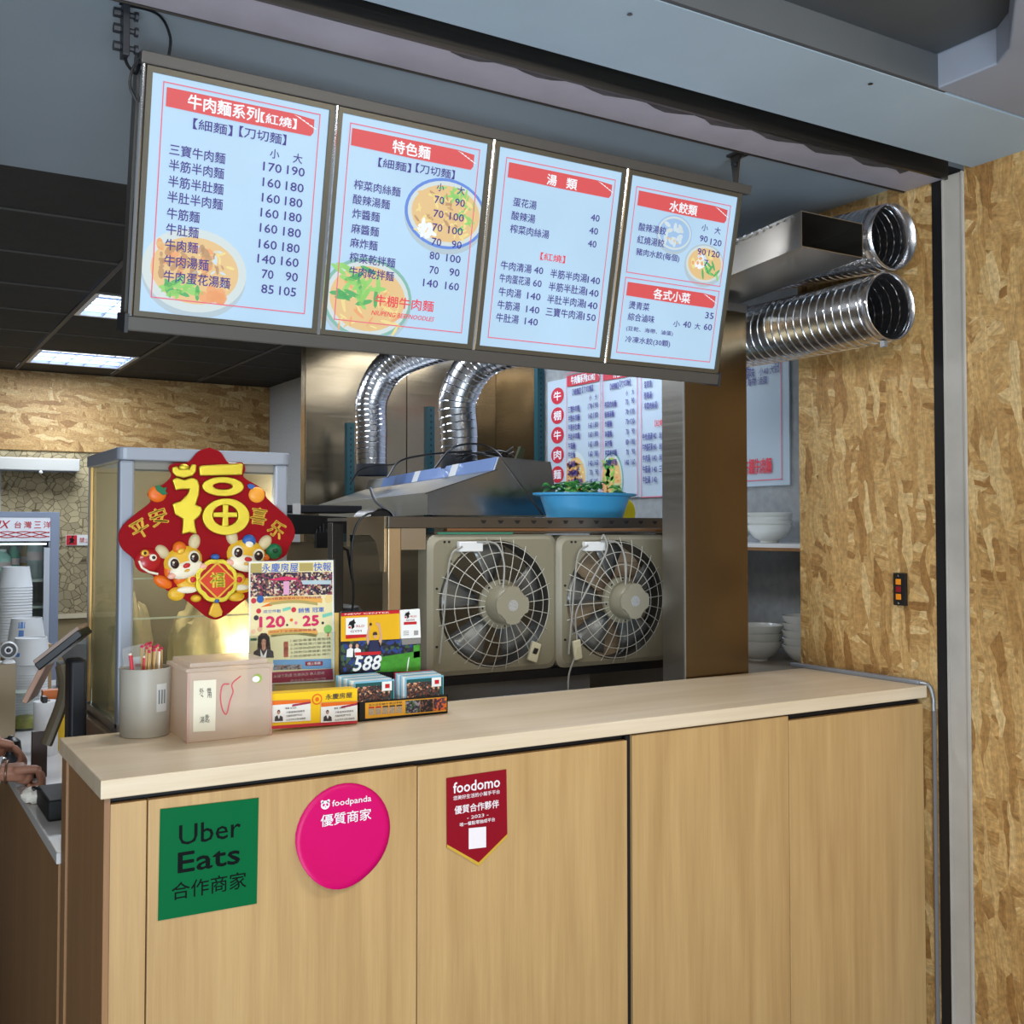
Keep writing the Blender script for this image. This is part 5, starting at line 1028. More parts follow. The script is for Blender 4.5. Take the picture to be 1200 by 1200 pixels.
WOODS = mat('bamboo_stick', (196, 160, 104), .6); STW = mat('paper_straw_white', (226, 218, 206), .5); PKT = mat('magenta_tip', (196, 28, 78), .4); REDST = mat('red_print_sleeve', (198, 50, 66), .5)
R = random.Random(11)
for k in range(20):
    x = .546+R.uniform(-.012, .040); y = 2.446+R.uniform(-.026, .028); tx, ty = x+R.uniform(-.004, .012), y+R.uniform(-.006, .006); h = R.uniform(.178, .196)
    t = thing('wrapped_stick', 'thin wrapped bamboo stick with magenta tip in the grey cup', 'stick', (x, y, ZC+.006), group='wrapped sticks in the grey cup')
    part('shaft', MB().tube([(x, y, ZC+.008), (tx, ty, ZC+h)], .0024, 6), WOODS if k % 3 else STW, t); part('tip', MB().ball((tx, ty, ZC+h+.002), .0035, n=8, k=5), PKT, t)
for k, (x, y, tx, h) in enumerate(((.528, 2.42, .508, .178), (.535, 2.43, .54, .17))):
    t = thing('straw', ('red-sleeved straw leaning left in the grey cup', 'red-sleeved straw leaning beside the wrapped sticks in the grey cup')[k], 'straw', (x, y, ZC+.006)); part('tube', MB().tube([(x, y, ZC+.008), (tx, y-.004, ZC+h)], .004, 8), REDST, t); part('end', MB().tube([(tx, y-.004, ZC+h), (tx-.002, y-.004, ZC+h+.004)], .0036, 8), STW, t)
FILM = clearish('clear_film', (250, 252, 252), rough=.06, haze=.18)
single('packet', MB().obox((.522, 2.44, ZC+.145), (.022, .003, .004), (-.001, .0012, 0), (-.004, 0, .05)), FILM, 'clear film packet standing open in the grey cup', 'packet', smooth=0)
t = thing('wet_wipe_packet', 'white packet with small print tucked behind the straws in the grey cup', 'packet', (.535, 2.47, ZC+.09)); part('packet', MB().obox((.541, 2.468, ZC+.13), (.017, 0, 0), (0, .001, 0), (0, 0, .038)), PAPERW, t, smooth=0)
s_ = Sheet((0, 2.4665, 0), (1, 0, 0), (0, 0, 1), (0, -1, 0)); s_.rect(.528, .554, ZC+.147, ZC+.153, REDST); s_.rect(.53, .552, ZC+.136, ZC+.139, BLU); s_.flush(t, 'print')
# translucent storage box
BXM = clearish('frosted_pink_plastic', (250, 242, 234), rough=.35, haze=.5); BXE = clearish('pink_plastic_edge', (240, 212, 208), rough=.3, haze=.8)
bx0, bx1, by0, by1 = .600, .780, 2.298, 2.46
t = thing('storage_box', 'frosted translucent box with lid holding spoons, handwritten label on front', 'box', ((bx0+bx1)/2, (by0+by1)/2, ZC))
part('shell', MB().ring([(bx0, by0), (bx1, by0), (bx1, by1), (bx0, by1)], [(bx0+.002, by0+.002), (bx1-.002, by0+.002), (bx1-.002, by1-.002), (bx0+.002, by1-.002)], (0, 0, ZC+.002), (1, 0, 0), (0, 1, 0), (0, 0, .145)).box(bx0+.003, bx1-.003, by0+.003, by1-.003, ZC, ZC+.002), BXM, t, smooth=0)
for x, y in ((bx0, by0), (bx1, by0), (bx0, by1)): part('corner_edge', MB().box(x-.002, x+.002, y-.002, y+.002, ZC, ZC+.147), BXE, t, smooth=0, bevel=.001)
part('lid', MB().box(bx0-.005, bx1+.005, by0-.005, by1+.005, ZC+.148, ZC+.156).box(bx0+.006, bx1-.006, by0+.006, by1-.006, ZC+.1565, ZC+.166), clearish('frosted_lid', (248, 240, 232), rough=.3, haze=.5), t, bevel=.002, smooth=0)
def Z3(X, Y): return 120+.1833*X, 730+.1833*Y
S = Sheet((0, by0-.0012, 0), (1, 0, 0), (0, 0, 1), (0, -1, 0)); NOTE = mat('note_paper', (226, 222, 204), .6)
part('note', MB().prism([S.px(*Z3(*p)) for p in ((583, 370), (728, 362), (722, 690), (580, 698))], (0, by0-.0003, 0), (1, 0, 0), (0, 0, 1), (0, -.0008, 0)), NOTE, t, smooth=0)
zt(S, Z3, '外', 620, 648, 437, 437, 44, BLK, 1); zt(S, Z3, '用', 670, 697, 462, 460, 36, BLK, 1); zt(S, Z3, '帶', 668, 695, 432, 430, 30, BLK, 1); zt(S, Z3, '湯', 622, 652, 620, 618, 40, BLK, 1); zt(S, Z3, '匙', 656, 685, 612, 610, 50, BLK, 1); zt(S, Z3, '、', 628, 646, 467, 467, 14, BLK, 1)
a, b = S.px(*Z3(990, 355)); S.poly(ell(a, b, .0105, .0095, 20), mat('logo_green', (150, 180, 70), .5), 1); S.poly(ell(a-.003, b-.001, .0085, .0068, 18), PAPERW, 2)
S.flush(t, 'lettering')
part('pink_band', MB().tube(bez([(x, by0-.0012, z) for x, z in [S.px(*Z3(*p)) for p in ((810, 390), (768, 400), (755, 480), (770, 560), (795, 580), (815, 500), (835, 440), (830, 390), (885, 340))]]), .0014, 6), mat('pink_elastic', (214, 90, 104), .5), t)
SPN = mat('white_spoon_plastic', (236, 236, 234), .4)
R = random.Random(3)
for k in range(7):
    x, y, z = bx0+.10+R.uniform(-.02, .06), by0+.05+R.uniform(-.03, .05), ZC+.012+.012*k; a = R.uniform(-.5, .5)
    t2 = thing('soup_spoon', 'white plastic soup spoon inside the frosted box', 'spoon', (x, y, z), a, group='white spoons in the frosted box')
    part('bowl', MB().ball((0, 0, 0), .02, .014, .006, 14, 6), SPN, t2, local=True); part('handle', MB().tube([(-.015, 0, 0), (-.04, .002, .01), (-.07, .004, .014)], [.006, .004, .003], 6, flat=.5), SPN, t2, local=True)
# acrylic flyer holder with estate flyer
FYY = 2.478; HX0, HX1, HZ1 = P(291, 700, y=2.478).x, P(393, 700, y=2.478).x, P(340, 656, y=2.478).z
t = thing('flyer_holder', 'clear acrylic stand holding a tall yellow estate flyer', 'flyer stand', (.85, FYY, ZC))
part('back_sheet', MB().box(HX0, HX1, FYY+.003, FYY+.005, ZC, HZ1), ACRYL, t, smooth=0); part('foot', MB().box(HX0, HX1, FYY-.006, FYY+.025, ZC, ZC+.003), ACRYL, t, smooth=0)
part('clear_front', MB().box(HX0, HX1, FYY-.004, FYY-.0025, ZC+.02, 1.30), ACRYL, t, smooth=0)
CR = mat('flyer_cream', (232, 220, 172), .5); FT = thing('estate_flyer', 'tall cream and blue flyer reading 120 and 25 in the acrylic stand', 'flyer', (.85, FYY, 1.2))
def Z5(X, Y): return 280+.1333*X, 650+.1333*Y
S = Sheet((0, FYY-.001, 0), (1, 0, 0), (0, 0, 1), (0, -1, 0), lift=.0003); z5 = lambda *p: S.px(*Z5(*p))
c = [z5(88, 62), z5(830, 48), z5(842, 1112), z5(86, 1150)]
part('sheet', MB().prism(c[::-1], (0, FYY, 0), UX_, UZ_, (0, -.001, 0)), PAPERW, FT, smooth=0)
CROWD = confetti('print_crowd', [(40, 36, 44), (92, 70, 66), (190, 150, 120), (60, 48, 80), (150, 60, 90), (214, 200, 180), (30, 28, 34)], 240)
HOUSE = mat('print_blue_title', (62, 104, 196), .5); MAG = mat('print_magenta', (206, 40, 96), .5); GB = mat('print_gold_ribbon', (226, 168, 84), .5); MAR = mat('print_maroon', (158, 34, 74), .5); GREYT = mat('print_dark', (60, 52, 56), .5); TQ = mat('print_turquoise', (120, 200, 180), .5); OLV = mat('print_olive', (176, 160, 96), .5)
def zp(pts, m, l=1): S.poly([z5(*p) for p in pts], m, l)
zp([(100, 72), (818, 60), (828, 1098), (98, 1140)], CR, 1); zp([(100, 160), (820, 150), (822, 350), (100, 372)], CROWD, 2); zp([(100, 80), (200, 76), (200, 158), (100, 162)], OLV, 2); zp([(270, 215), (420, 190), (515, 205), (515, 222), (300, 228)], MAG, 3); zp([(390, 235), (440, 232), (442, 350), (392, 352)], mat('print_pink', (216, 160, 196), .5), 3); zp([(545, 225), (810, 225), (812, 260), (560, 262)], mat('print_paleblue', (176, 196, 206), .5), 3)
zt(S, Z5, '永慶房屋', 200, 520, 116, 112, 78, HOUSE, 4, .01); zt(S, Z5, '快報', 655, 810, 108, 105, 74, HOUSE, 4, .01); zp([(530, 76), (650, 74), (650, 142), (530, 146)], OLV, 4)
def ribbon(y0, h, x0, x1, m, l): zp([(x0, y0+h)]+[(x0+(x1-x0)*k/8, y0-22*math.sin(PI*k/8)) for k in range(9)]+[(x1, y0+h)]+[(x1-(x1-x0)*k/8, y0+h-22*math.sin(PI*k/8)) for k in range(9)], m, l)
ribbon(385, 40, 210, 730, GB, 4); ribbon(420, 26, 270, 690, OLV, 5); zp([(190, 460), (290, 415), (290, 450)], ORG, 4); ribbon(668, 40, 255, 690, GB, 4); ribbon(700, 26, 280, 680, OLV, 5)
zt(S, Z5, '2024買賣房屋成交王再創佳績', 230, 720, 385, 378, 22, MAR, 6); zt(S, Z5, '2024下半年房屋銷售量', 265, 680, 672, 665, 22, MAR, 6)
zt(S, Z5, '120', 182, 400, 592, 588, 92, MAG, 5, .06); zt(S, Z5, '25', 562, 698, 582, 578, 86, MAG, 5, .06); zt(S, Z5, '成交件數', 212, 368, 500, 494, 30, HOUSE, 5); zt(S, Z5, '銷售 冠軍', 520, 745, 490, 482, 44, HOUSE, 5, .01); zp([(380, 475), (452, 455), (455, 480), (385, 500)], TQ, 5); zp([(730, 525), (818, 505), (820, 530), (735, 555)], TQ, 5)
for cx, cy, r_, m in ((172, 495, 22, REDST), (480, 484, 22, REDST), (186, 392, 32, BLU), (128, 405, 24, REDST), (460, 574, 14, ORG), (500, 600, 14, mat('print_pink2', (232, 130, 150), .5)), (150, 555, 22, GREYT), (735, 600, 12, GREYT), (422, 618, 10, GREYT), (788, 388, 34, mat('print_sand', (232, 206, 140), .5)), (780, 655, 36, mat('print_tree', (130, 190, 110), .5)), (125, 675, 20, mat('print_skin', (232, 190, 160), .5)), (182, 655, 22, mat('print_skin2', (220, 170, 140), .5))):
    a, b = z5(cx, cy); k_ = (z5(cx+r_, cy)[0]-a); S.poly(ell(a, b, k_, k_, 14), m, 5)
zp([(775, 690), (788, 690), (788, 720), (775, 720)], ORG, 4); zp([(100, 735), (155, 733), (155, 755), (100, 757)], GRN, 5)
# printed portrait: simple figure in dark jacket
a, b = z5(215, 770); SKN = mat('print_face', (190, 140, 118), .5); HAIR = mat('print_hair', (66, 44, 42), .5)
zp([(160, 850), (165, 720), (195, 690), (240, 690), (268, 725), (280, 850)], HAIR, 5); zp([(120, 905), (130, 850), (185, 820), (250, 820), (300, 850), (305, 905)], GREYT, 6); zp([(185, 830), (212, 890), (245, 830), (235, 905), (190, 905)], PAPERW, 7); S.poly(ell(a, b, .0058, .0082, 18), SKN, 8); zp([(198, 790), (235, 790), (232, 830), (215, 845), (200, 830)], SKN, 7)
for x in (202, 228): zp([(x-7, 762), (x+7, 762), (x+7, 768), (x-7, 768)], HAIR, 9)
zp([(206, 798), (224, 798), (215, 804)], LIP, 9)
zt(S, Z5, '服務項目', 395, 432, 830, 830, 30, REDST, 5); zp([(392, 765), (432, 762), (432, 900), (392, 902)], mat('print_salmon', (214, 110, 90), .5), 5)
for k in range(5): zt(S, Z5, ('1.誠信專業買賣服務', '2.房屋租賃代管全程', '3.法律稅務諮詢 專線', '4.貸款估價規劃 諮詢', '5.裝修搬家清潔 轉介')[k], 450, 805, 750+34*k, 745+34*k, 22, GREYT, 5)
zp([(300, 925), (810, 915), (812, 1000), (300, 1015)], mat('print_sky', (110, 156, 200), .5), 4); zp([(310, 970), (550, 965), (550, 1008), (310, 1012)], confetti('print_staff', [(180, 130, 100), (60, 50, 60), (220, 190, 170), (200, 190, 200)], 300), 5); zp([(580, 940), (735, 935), (735, 972), (580, 978)], REDST, 5); zt(S, Z5, '線上看屋', 600, 715, 958, 952, 24, PAPERW, 6)
zp([(98, 1045), (822, 1002), (828, 1098), (98, 1140)], MAR, 4); zt(S, Z5, '永慶不動產 信義路店 專人服務', 300, 750, 1062, 1046, 26, PAPERW, 5); zt(S, Z5, '歡迎來電 0900-000-000', 450, 760, 1105, 1090, 22, PAPERW, 5)
S.flush(FT, 'print')
single('flyer', MB().box(HX1-.15, HX1+.012, FYY+.006, FYY+.0075, 1.105, 1.345), mat('yellow_sheet', (236, 196, 110), .5), 'yellow sheet tucked behind the estate flyer', 'flyer', smooth=0)
# yellow business card tray
t = thing('card_holder', 'yellow and red card holder reading in front of the flyer stand', 'card holder', (.9, 2.34, ZC)); YLW = mat('card_yellow', (240, 196, 20), .45); t['label'] = 'yellow card holder with two business cards in front of the flyer stand'
YF = 2.322
S = Sheet((0, YF-.0004, 0), (1, 0, 0), (0, 0, 1), (0, -1, 0), lift=.0004)
def Z2(X, Y): return 280+.2167*X, 640+.2167*Y
part('body', MB().prism([S.px(*Z2(*p)) for p in ((178, 800), (640, 770), (642, 958), (176, 990))][::-1], (0, YF, 0), UX_, UZ_, (0, .04, 0)), YLW, t, smooth=0)
ppz = lambda pts, m, l: S.poly([S.px(*Z2(*p)) for p in pts], m, l)
ppz([(178, 972), (640, 940), (641, 958), (176, 990)], REDST, 1)
a, b = S.px(*Z2(422, 828)); S.poly(ell(a, b, .0125, .0125, 20), ORG, 1); S.poly(ell(a, b, .0092, .0092, 20), YLW, 2); S.poly(ell(a, b, .005, .005, 14), ORG, 3); zt(S, Z2, '永慶房屋', 468, 612, 815, 805, 30, GREYT, 2, .01)
S.flush(t, 'print')
for k, (X0, X1, yt0, yt1, yb) in enumerate(((180, 388, 838, 830, 955), (444, 640, 848, 838, 955))):
    S.o = Vector((0, YF-.004, 0)); cq = [S.px(*Z2(*p)) for p in ((X0, yt0), (X1, yt1), (X1, yb-12), (X0, yb))]
    tt = thing('business_card', ('white business card with portrait at left of the yellow holder', 'white business card with portrait at right of the yellow holder')[k], 'business card', (.9, YF-.004, 1.12)); part('card', MB().prism(cq[::-1], (0, YF-.004, 0), UX_, UZ_, (0, .003, 0)), PAPERW, tt, smooth=0)
    S.o = Vector((0, YF-.0042, 0)); ppz([(X0, yt0), (X1, yt1), (X1, yt1+14), (X0, yt0+22)], GOLDP if False else ORG, 1); ppz([(X0+110, yt0+18), (X1, yt1+10), (X1, yt1+20), (X0+105, yt0+30)], MAR, 2)
    ppz([(X0+12, yb-8), (X0+14, yb-32), (X0+25, yb-40), (X0+42, yb-40), (X0+56, yb-32), (X0+58, yb-10)], GREYT, 2); a, b = S.px(*Z2(X0+34, yb-56)); S.poly(ell(a, b+.001, .0036, .0048, 14), HAIR, 3); S.poly(ell(a, b-.0006, .0028, .0036, 14), SKN, 4); ppz([(X0+28, yb-40), (X0+42, yb-40), (X0+35, yb-20)], PAPERW, 3)
    for j_ in range(4): zt(S, Z2, ('專員 王先生', '不動產經紀營業員', '信義路直營門市店', '台北市中正區信義路')[j_], X0+(75 if j_ else 70), X0+(130, 175, 160, 180)[j_], yb-78+20*j_, yb-82+20*j_, 11, GREYT if j_ else BLK, 2)
    S.flush(tt, 'print')
# gym flyer stand
GY = 2.43
def Z4(X, Y): return 390+.125*X, 700+.125*Y
t = thing('gym_display', 'cardboard gym display: yellow and green poster reading 588 on black tray', 'display', (1.12, 2.39, ZC))
S = Sheet((0, GY-.0004, 0), (1, 0, 0), (0, 0, 1), (0, -1, 0), lift=.0004)
z4 = lambda pts, m, l=1: S.poly([S.px(*Z4(*p)) for p in pts], m, l)
a0, b1 = S.px(*Z4(75, 150)); a1, _ = S.px(*Z4(820, 115))
pb = part('poster', MB().prism([S.px(*Z4(*p)) for p in ((70, 150), (90, 132), (822, 112), (822, 660))]+[(a1, ZC+.02), (a0, ZC+.02)], (0, GY, 0), UX_, UZ_, (0, .004, 0)), mat('poster_black', (22, 24, 34), .4), t, smooth=0)
YG_ = mat('gym_yellow', (226, 174, 18), .5); RG = mat('gym_red', (190, 24, 36), .45); LAWN = mat('gym_lawn', (66, 146, 44), .5, var=.2, vscale=60)
z4([(75, 150), (630, 118), (630, 390), (75, 415)], YG_); z4([(75, 148), (628, 118), (628, 150), (75, 180)], RG, 2); zt(S, Z4, 'NEW CENTER', 110, 530, 158, 142, 14, PAPERW, 3)
z4([(75, 415), (820, 385), (820, 690), (75, 705)], confetti('print_gym', [(20, 28, 50), (36, 60, 130), (24, 26, 34), (60, 90, 60), (40, 44, 60)], 130), 2); z4([(440, 560), (820, 500), (820, 690), (400, 700)], LAWN, 3); z4([(700, 600), (710, 560), (716, 560), (700, 690), (690, 690)], PAPERW, 4); z4([(755, 450), (815, 445), (815, 560), (755, 570)], LAWN, 3)
z4([(120, 195), (325, 185), (325, 345), (120, 352)], PAPERW, 3); z4([(120, 352), (325, 345), (325, 372), (120, 390)], RG, 3)
def gymlogo(x, y, s):
    z4([(x, y+s*.9), (x+.2*s, y+.35*s), (x+.55*s, y+.2*s), (x+.75*s, y), (x+.8*s, y+.3*s), (x+.95*s, y+.5*s), (x+.75*s, y+.6*s), (x+.78*s, y+1.0*s), (x+.45*s, y+1.25*s), (x+.4*s, y+.8*s), (x+.2*s, y+.75*s)], BLK, 5)
    z4([(x+.05*s, y+.95*s), (x+.35*s, y+.85*s), (x+.35*s, y+1.15*s), (x+.1*s, y+1.15*s)], RG, 4)
    zt(S, Z4, 'RLD', x+1.0*s, x+1.95*s, y+.88*s, y+.83*s, .26*s, RG, 5, .01); zt(S, Z4, 'GYM', x+.3*s, x+1.6*s, y+1.5*s, y+1.42*s, .26*s, mat('gym_maroon', (104, 26, 40), .5), 5, .01)
gymlogo(138, 200, 80)
# printed player with raised arms
SK2 = mat('print_skin3', (206, 160, 134), .5); NAV = mat('print_navy', (34, 40, 76), .5)
z4([(330, 500), (345, 430), (375, 400), (410, 400), (440, 425), (450, 500), (440, 690), (335, 690)], NAV, 5); z4([(415, 245), (440, 245), (460, 380), (440, 480), (425, 420), (440, 360)], SK2, 5); z4([(340, 270), (325, 290), (308, 380), (325, 450), (340, 400), (335, 330), (352, 280)], SK2, 5)
for X, Y, r_, m in ((352, 256, .0032, SK2), (412, 248, .0032, SK2), (392, 365, .0045, SK2)): a, b = S.px(*Z4(X, Y)); S.poly(ell(a, b, r_, r_*1.15, 14), m, 6)
z4([(370, 345), (378, 325), (405, 322), (415, 345), (412, 352), (372, 356)], HAIR, 7); a, b = S.px(*Z4(352, 250)); S.poly(ell(a, b, .0035, .0038, 14), mat('print_ball', (170, 120, 90), .5), 6)
for X in (165, 225): a, b = S.px(*Z4(X, 455)); S.poly(ell(a, b, .0042, .005, 14), SK2, 5); z4([(X-40, 560), (X-35, 490), (X, 470), (X+35, 490), (X+40, 560)], PAPERW, 4)
z4([(205, 515), (445, 505), (445, 535), (205, 545)], RG, 7); zt(S, Z4, '588', 185, 450, 622, 610, 130, PAPERW, 8, .03, .25)
S.flush(t, 'print')
# side card with gym emblem
S.o = Vector((0, GY-.006, 0)); tt = thing('gym_card', 'white gym card clipped to the upper right of the gym display', 'card', (1.2, GY-.006, 1.3))
part('card', MB().prism([S.px(*Z4(*p)) for p in ((632, 120), (815, 108), (825, 378), (640, 388))][::-1], (0, GY-.0012, 0), UX_, UZ_, (0, -.0046, 0)), PAPERW, tt, smooth=0); part('grey_clip', MB().prism([S.px(*Z4(*p)) for p in ((642, 392), (822, 382), (822, 432), (650, 446))][::-1], (0, GY-.001, 0), UX_, UZ_, (0, -.006, 0)), ALU, tt, smooth=0)
S.o = Vector((0, GY-.0062, 0)); gymlogo(668, 128, 58); z4([(665, 232), (785, 226), (785, 252), (665, 258)], RG, 2); z4([(760, 312), (800, 310), (800, 352), (760, 356)], mat('print_grey', (150, 150, 150), .5), 2)
for j_ in range(3): z4([(660, 318+16*j_), (712, 315+16*j_), (712, 319+16*j_), (660, 322+16*j_)], GREYT, 2)
S.flush(tt, 'print')
# black tray
TY0 = 2.347
S = Sheet((0, TY0-.0004, 0), (1, 0, 0), (0, 0, 1), (0, -1, 0), lift=.0004)
trx = [S.px(*Z4(*p)) for p in ((305, 965), (1078, 910), (1078, 1090), (305, 1165))]; tx0, tx1 = S.px(*Z4(238, 1000))[0], trx[1][0]; th_ = trx[1][1]-ZC
part('tray', MB().box(tx0, tx1, TY0, TY0+.003, ZC, ZC+th_).box(tx0, tx0+.003, TY0, GY+.003, ZC, ZC+th_).box(tx1-.003, tx1, TY0, GY+.003, ZC, ZC+th_).box(tx0, tx1, TY0, GY, ZC, ZC+.002), BLK, t, smooth=0)
z4([(303, 990), (1066, 932), (1066, 1066), (303, 1138)], mat('gym_amber', (232, 170, 50), .5), 1); z4([(680, 970), (815, 960), (815, 1078), (680, 1090)], confetti('print_gym2', [(70, 120, 60), (60, 60, 90), (40, 40, 50), (150, 140, 160)], 260), 2); z4([(818, 960), (940, 950), (940, 1068), (818, 1078)], confetti('print_gym3', [(24, 20, 26), (60, 44, 50), (120, 80, 80), (20, 20, 24)], 260), 2); z4([(943, 948), (1062, 938), (1062, 1055), (943, 1066)], confetti('print_gym4', [(60, 36, 60), (220, 100, 40), (90, 60, 80), (226, 110, 44)], 180), 2)
zt(S, Z4, '各分店招募中 歡迎參觀', 335, 650, 1005, 990, 22, GREYT, 2)
for k in range(5): z4([(335+65*k, 1045-5*k), (388+65*k, 1040-5*k), (388+65*k, 1100-5*k), (335+65*k, 1106-5*k)], mat('print_grey2', (176, 160, 140), .5, var=.3, vscale=400), 2); z4([(335+65*k, 1028-5*k), (388+65*k, 1024-5*k), (388+65*k, 1038-5*k), (335+65*k, 1042-5*k)], RG if k < 2 else GREYT, 2)
S.flush(t, 'print')
LF = confetti('print_leaflet', [(46, 34, 40), (120, 76, 56), (206, 160, 130), (40, 60, 64), (90, 50, 46), (30, 26, 34)], 230); SKY = mat('leaflet_sky', (124, 186, 214), .4); TEA = mat('leaflet_teal', (24, 84, 84), .4)
def leaflet(k, x, y, w, h, col, lean, label, group):
    tt = thing('leaflet', label, 'leaflet', (x, y, ZC+.004), group=group); part('sheet', MB().obox((x+w/2, y, ZC+.004+h/2), (w/2, 0, 0), (0, .0006, 0), (lean, .0, h/2)), col, tt, smooth=0); return tt
for gi, (gx, gn) in enumerate(((.986, 9), (1.118, 7))):
    gname = 'gym leaflets in the left tray pocket' if gi == 0 else 'gym leaflets in the right tray pocket'
    for k in range(gn, 0, -1):
        leaflet(k, gx+.011-.0025*k*(1 if gi == 0 else .5), TY0+.008+.0055*k, .103, .089+.0012*k, (SKY, PAPERW, mat('leaflet_pale', (196, 212, 216), .4))[k % 3] if not (gi and k == gn) else RG, 0, 'leaflet in the left pocket of the gym tray, behind the front one' if gi == 0 else 'leaflet in the right pocket of the gym tray, behind the front one', gname)
    tt = leaflet(0, gx+.013, TY0+.0065, .103, .088, SKY, 0, 'front leaflet with crowd photograph in the %s pocket of the gym tray' % ('left', 'right')[gi], gname)
    S.o = Vector((0, TY0+.0056, 0)); x0 = gx+.013; S.rect(x0+.003, x0+.101, ZC+.005, ZC+.088, TEA, 1); S.rect(x0+.003, x0+.092, ZC+.01, ZC+.080, LF, 2); S.rect(x0+.07, x0+.096, ZC+.066, ZC+.088, PAPERW, 3); S.rect(x0+.078, x0+.09, ZC+.072, ZC+.082, RG, 4); S.flush(tt, 'print')
# ================================================================ left: till, cups and clutter on the low counter
ZL = .8503
t = thing('point_of_sale', 'black till terminal with tilted screens on a curved arm beside the counter end', 'till', (.45, 2.78, ZL))
part('printer_body', MB().box(.434, .474, 2.72, 2.79, ZL+.052, 1.24), mat('navy_black_plastic', (18, 20, 28), .45), t, bevel=.008); part('base', MB().box(.40, .475, 2.79, 2.98, ZL, ZL+.05), mat('matt_black_plastic', (16, 17, 20), .65), t, bevel=.006)
part('arm', MB().tube(bez([tuple(P(54, 872, y=2.84)), tuple(P(62, 852, y=2.84)), tuple(P(72, 825, y=2.84)), tuple(P(76, 802, y=2.84)), tuple(P(72, 780, y=2.85))]), .015, 10, flat=1.6), mat('bronze_grey_plastic', (92, 82, 66), .4), t)
t2 = part('screen', MB().obox(P(75, 759, y=2.86), (.047, -.017, .041), (.02, .05, 0), (-.006, 0, .008)), BLK, t, bevel=.003); part('screen_back', MB().obox(P(75, 757, y=2.86)+Vector((-.006, 0, .008)), (.047, -.017, .041), (.02, .05, 0), (-.003, 0, .004)), mat('dusty_taupe', (150, 132, 124), .6), t2, bevel=.002)
part('customer_screen', MB().obox(P(46, 797, y=2.9), (.022, .0, .045), (.02, .06, 0), (.006, 0, -.003)), mat('dusty_pink_taupe', (156, 124, 108), .6), t, bevel=.002)
part('card_slot', MB().box(.398, .41, 2.885, 2.92, 1.12, 1.135), BLK, t, bevel=.002)
part('cable', MB().tube(bez([(.40, 3.0, ZL+.03), (.37+.02, 2.96, ZL+.05), (.41, 2.92, ZL+.045)]), .004, 6), BLK, t)
# paper cups upside down
CUPW = mat('paper_cup_white', (216, 220, 224), .55); BLUEP = mat('cup_blue_print', (96, 140, 210), .5)
cup = MB().lathe([(.066, 0), (.0675, .003), (.066, .006), (.054, .085), (.054, .088), (.050, .088), (.05, .083), (0, .083)], (0, 0, 0), 30, cap=False)
cup0 = part('paper_bucket', cup, CUPW)
first = [True]
def cups(x, y, z, n, pitch, s, label, top, group):
    for k in range(n):
        if first[0]: o = cup0; first[0] = False
        else: o = cup0.copy(); C.objects.link(o)
        o.location = (x, y, z+pitch*k); o.scale = (s, s, s); o.rotation_euler = (0, 0, k*.7); o['label'] = top if k == n-1 else label; o['category'] = 'paper bucket'; o['group'] = group
pq = P(18, 700, y=5.0); top_z = P(18, 664, y=5.0).z
cups(pq.x, 5.0, ZL, 38, (top_z-.088-ZL)/37, 1.0, 'white paper bucket nested in the tall upside-down stack before the fridge', 'topmost paper bucket of the tall stack before the fridge', 'upside-down paper buckets on the low counter')
pq = P(33, 790, y=4.3); tz2 = P(36, 747, y=4.3).z
cups(pq.x, 4.3, ZL, 19, .0095, 1.0, 'white paper bucket nested in the short front stack with coarse rims', 'upper nested bucket of the short front stack', 'upside-down paper buckets in the front stack')
for j_, (u, v, zz) in enumerate(((36, 747, None), (31, 724, None))):
    yy = 4.3 if j_ == 0 else 4.5; tz = P(u, v, y=yy).z; o = cup0.copy(); C.objects.link(o); o.scale = (1.02, 1.02, 1.1); px_ = P(u, v+25, y=yy)
    o.location = (px_.x, yy, tz-.097); o['label'] = ('large white paper bucket with small blue mark on top of the front stack', 'white paper bucket with blue print just behind the front stack')[j_]; o['category'] = 'paper bucket'; o['group'] = 'large paper buckets'
    a = -2.0 if j_ else -2.5; V = []
    mk = MB()
    for z0, z1, w_ in (((.03, .042, .12), (.05, .075, .12)) if j_ == 0 else ((.015, .05, .1), (.056, .078, .14))):
        V = []
        for k in range(4):
            an = a+w_*(k-1.5)
            for z_ in (z0, z1): r_ = (.0665-(.0125)*z_/.08)*1.012; V.append((r_*math.cos(an), r_*math.sin(an), z_))
        mk.add(V, [(2*k, 2*k+2, 2*k+3, 2*k+1) for k in range(3)])
    W[o.name] = Matrix()
    if j_: part('blue_print', mk, BLUEP, o, smooth=0, local=True)
    else: part('blue_print', MB().add(mk.V[:8], mk.F[:3]), BLUEP, o, smooth=0, local=True)
# carton that supports the rear bucket
single('carton', MB().box(P(31, 749, y=4.5).x-.08, P(31, 749, y=4.5).x+.08, 4.42, 4.58, ZL, P(31, 724, y=4.5).z-.0975), mat('brown_carton', (168, 140, 104), .7), 'brown carton under the rear white bucket', 'carton', smooth=0, bevel=.002)
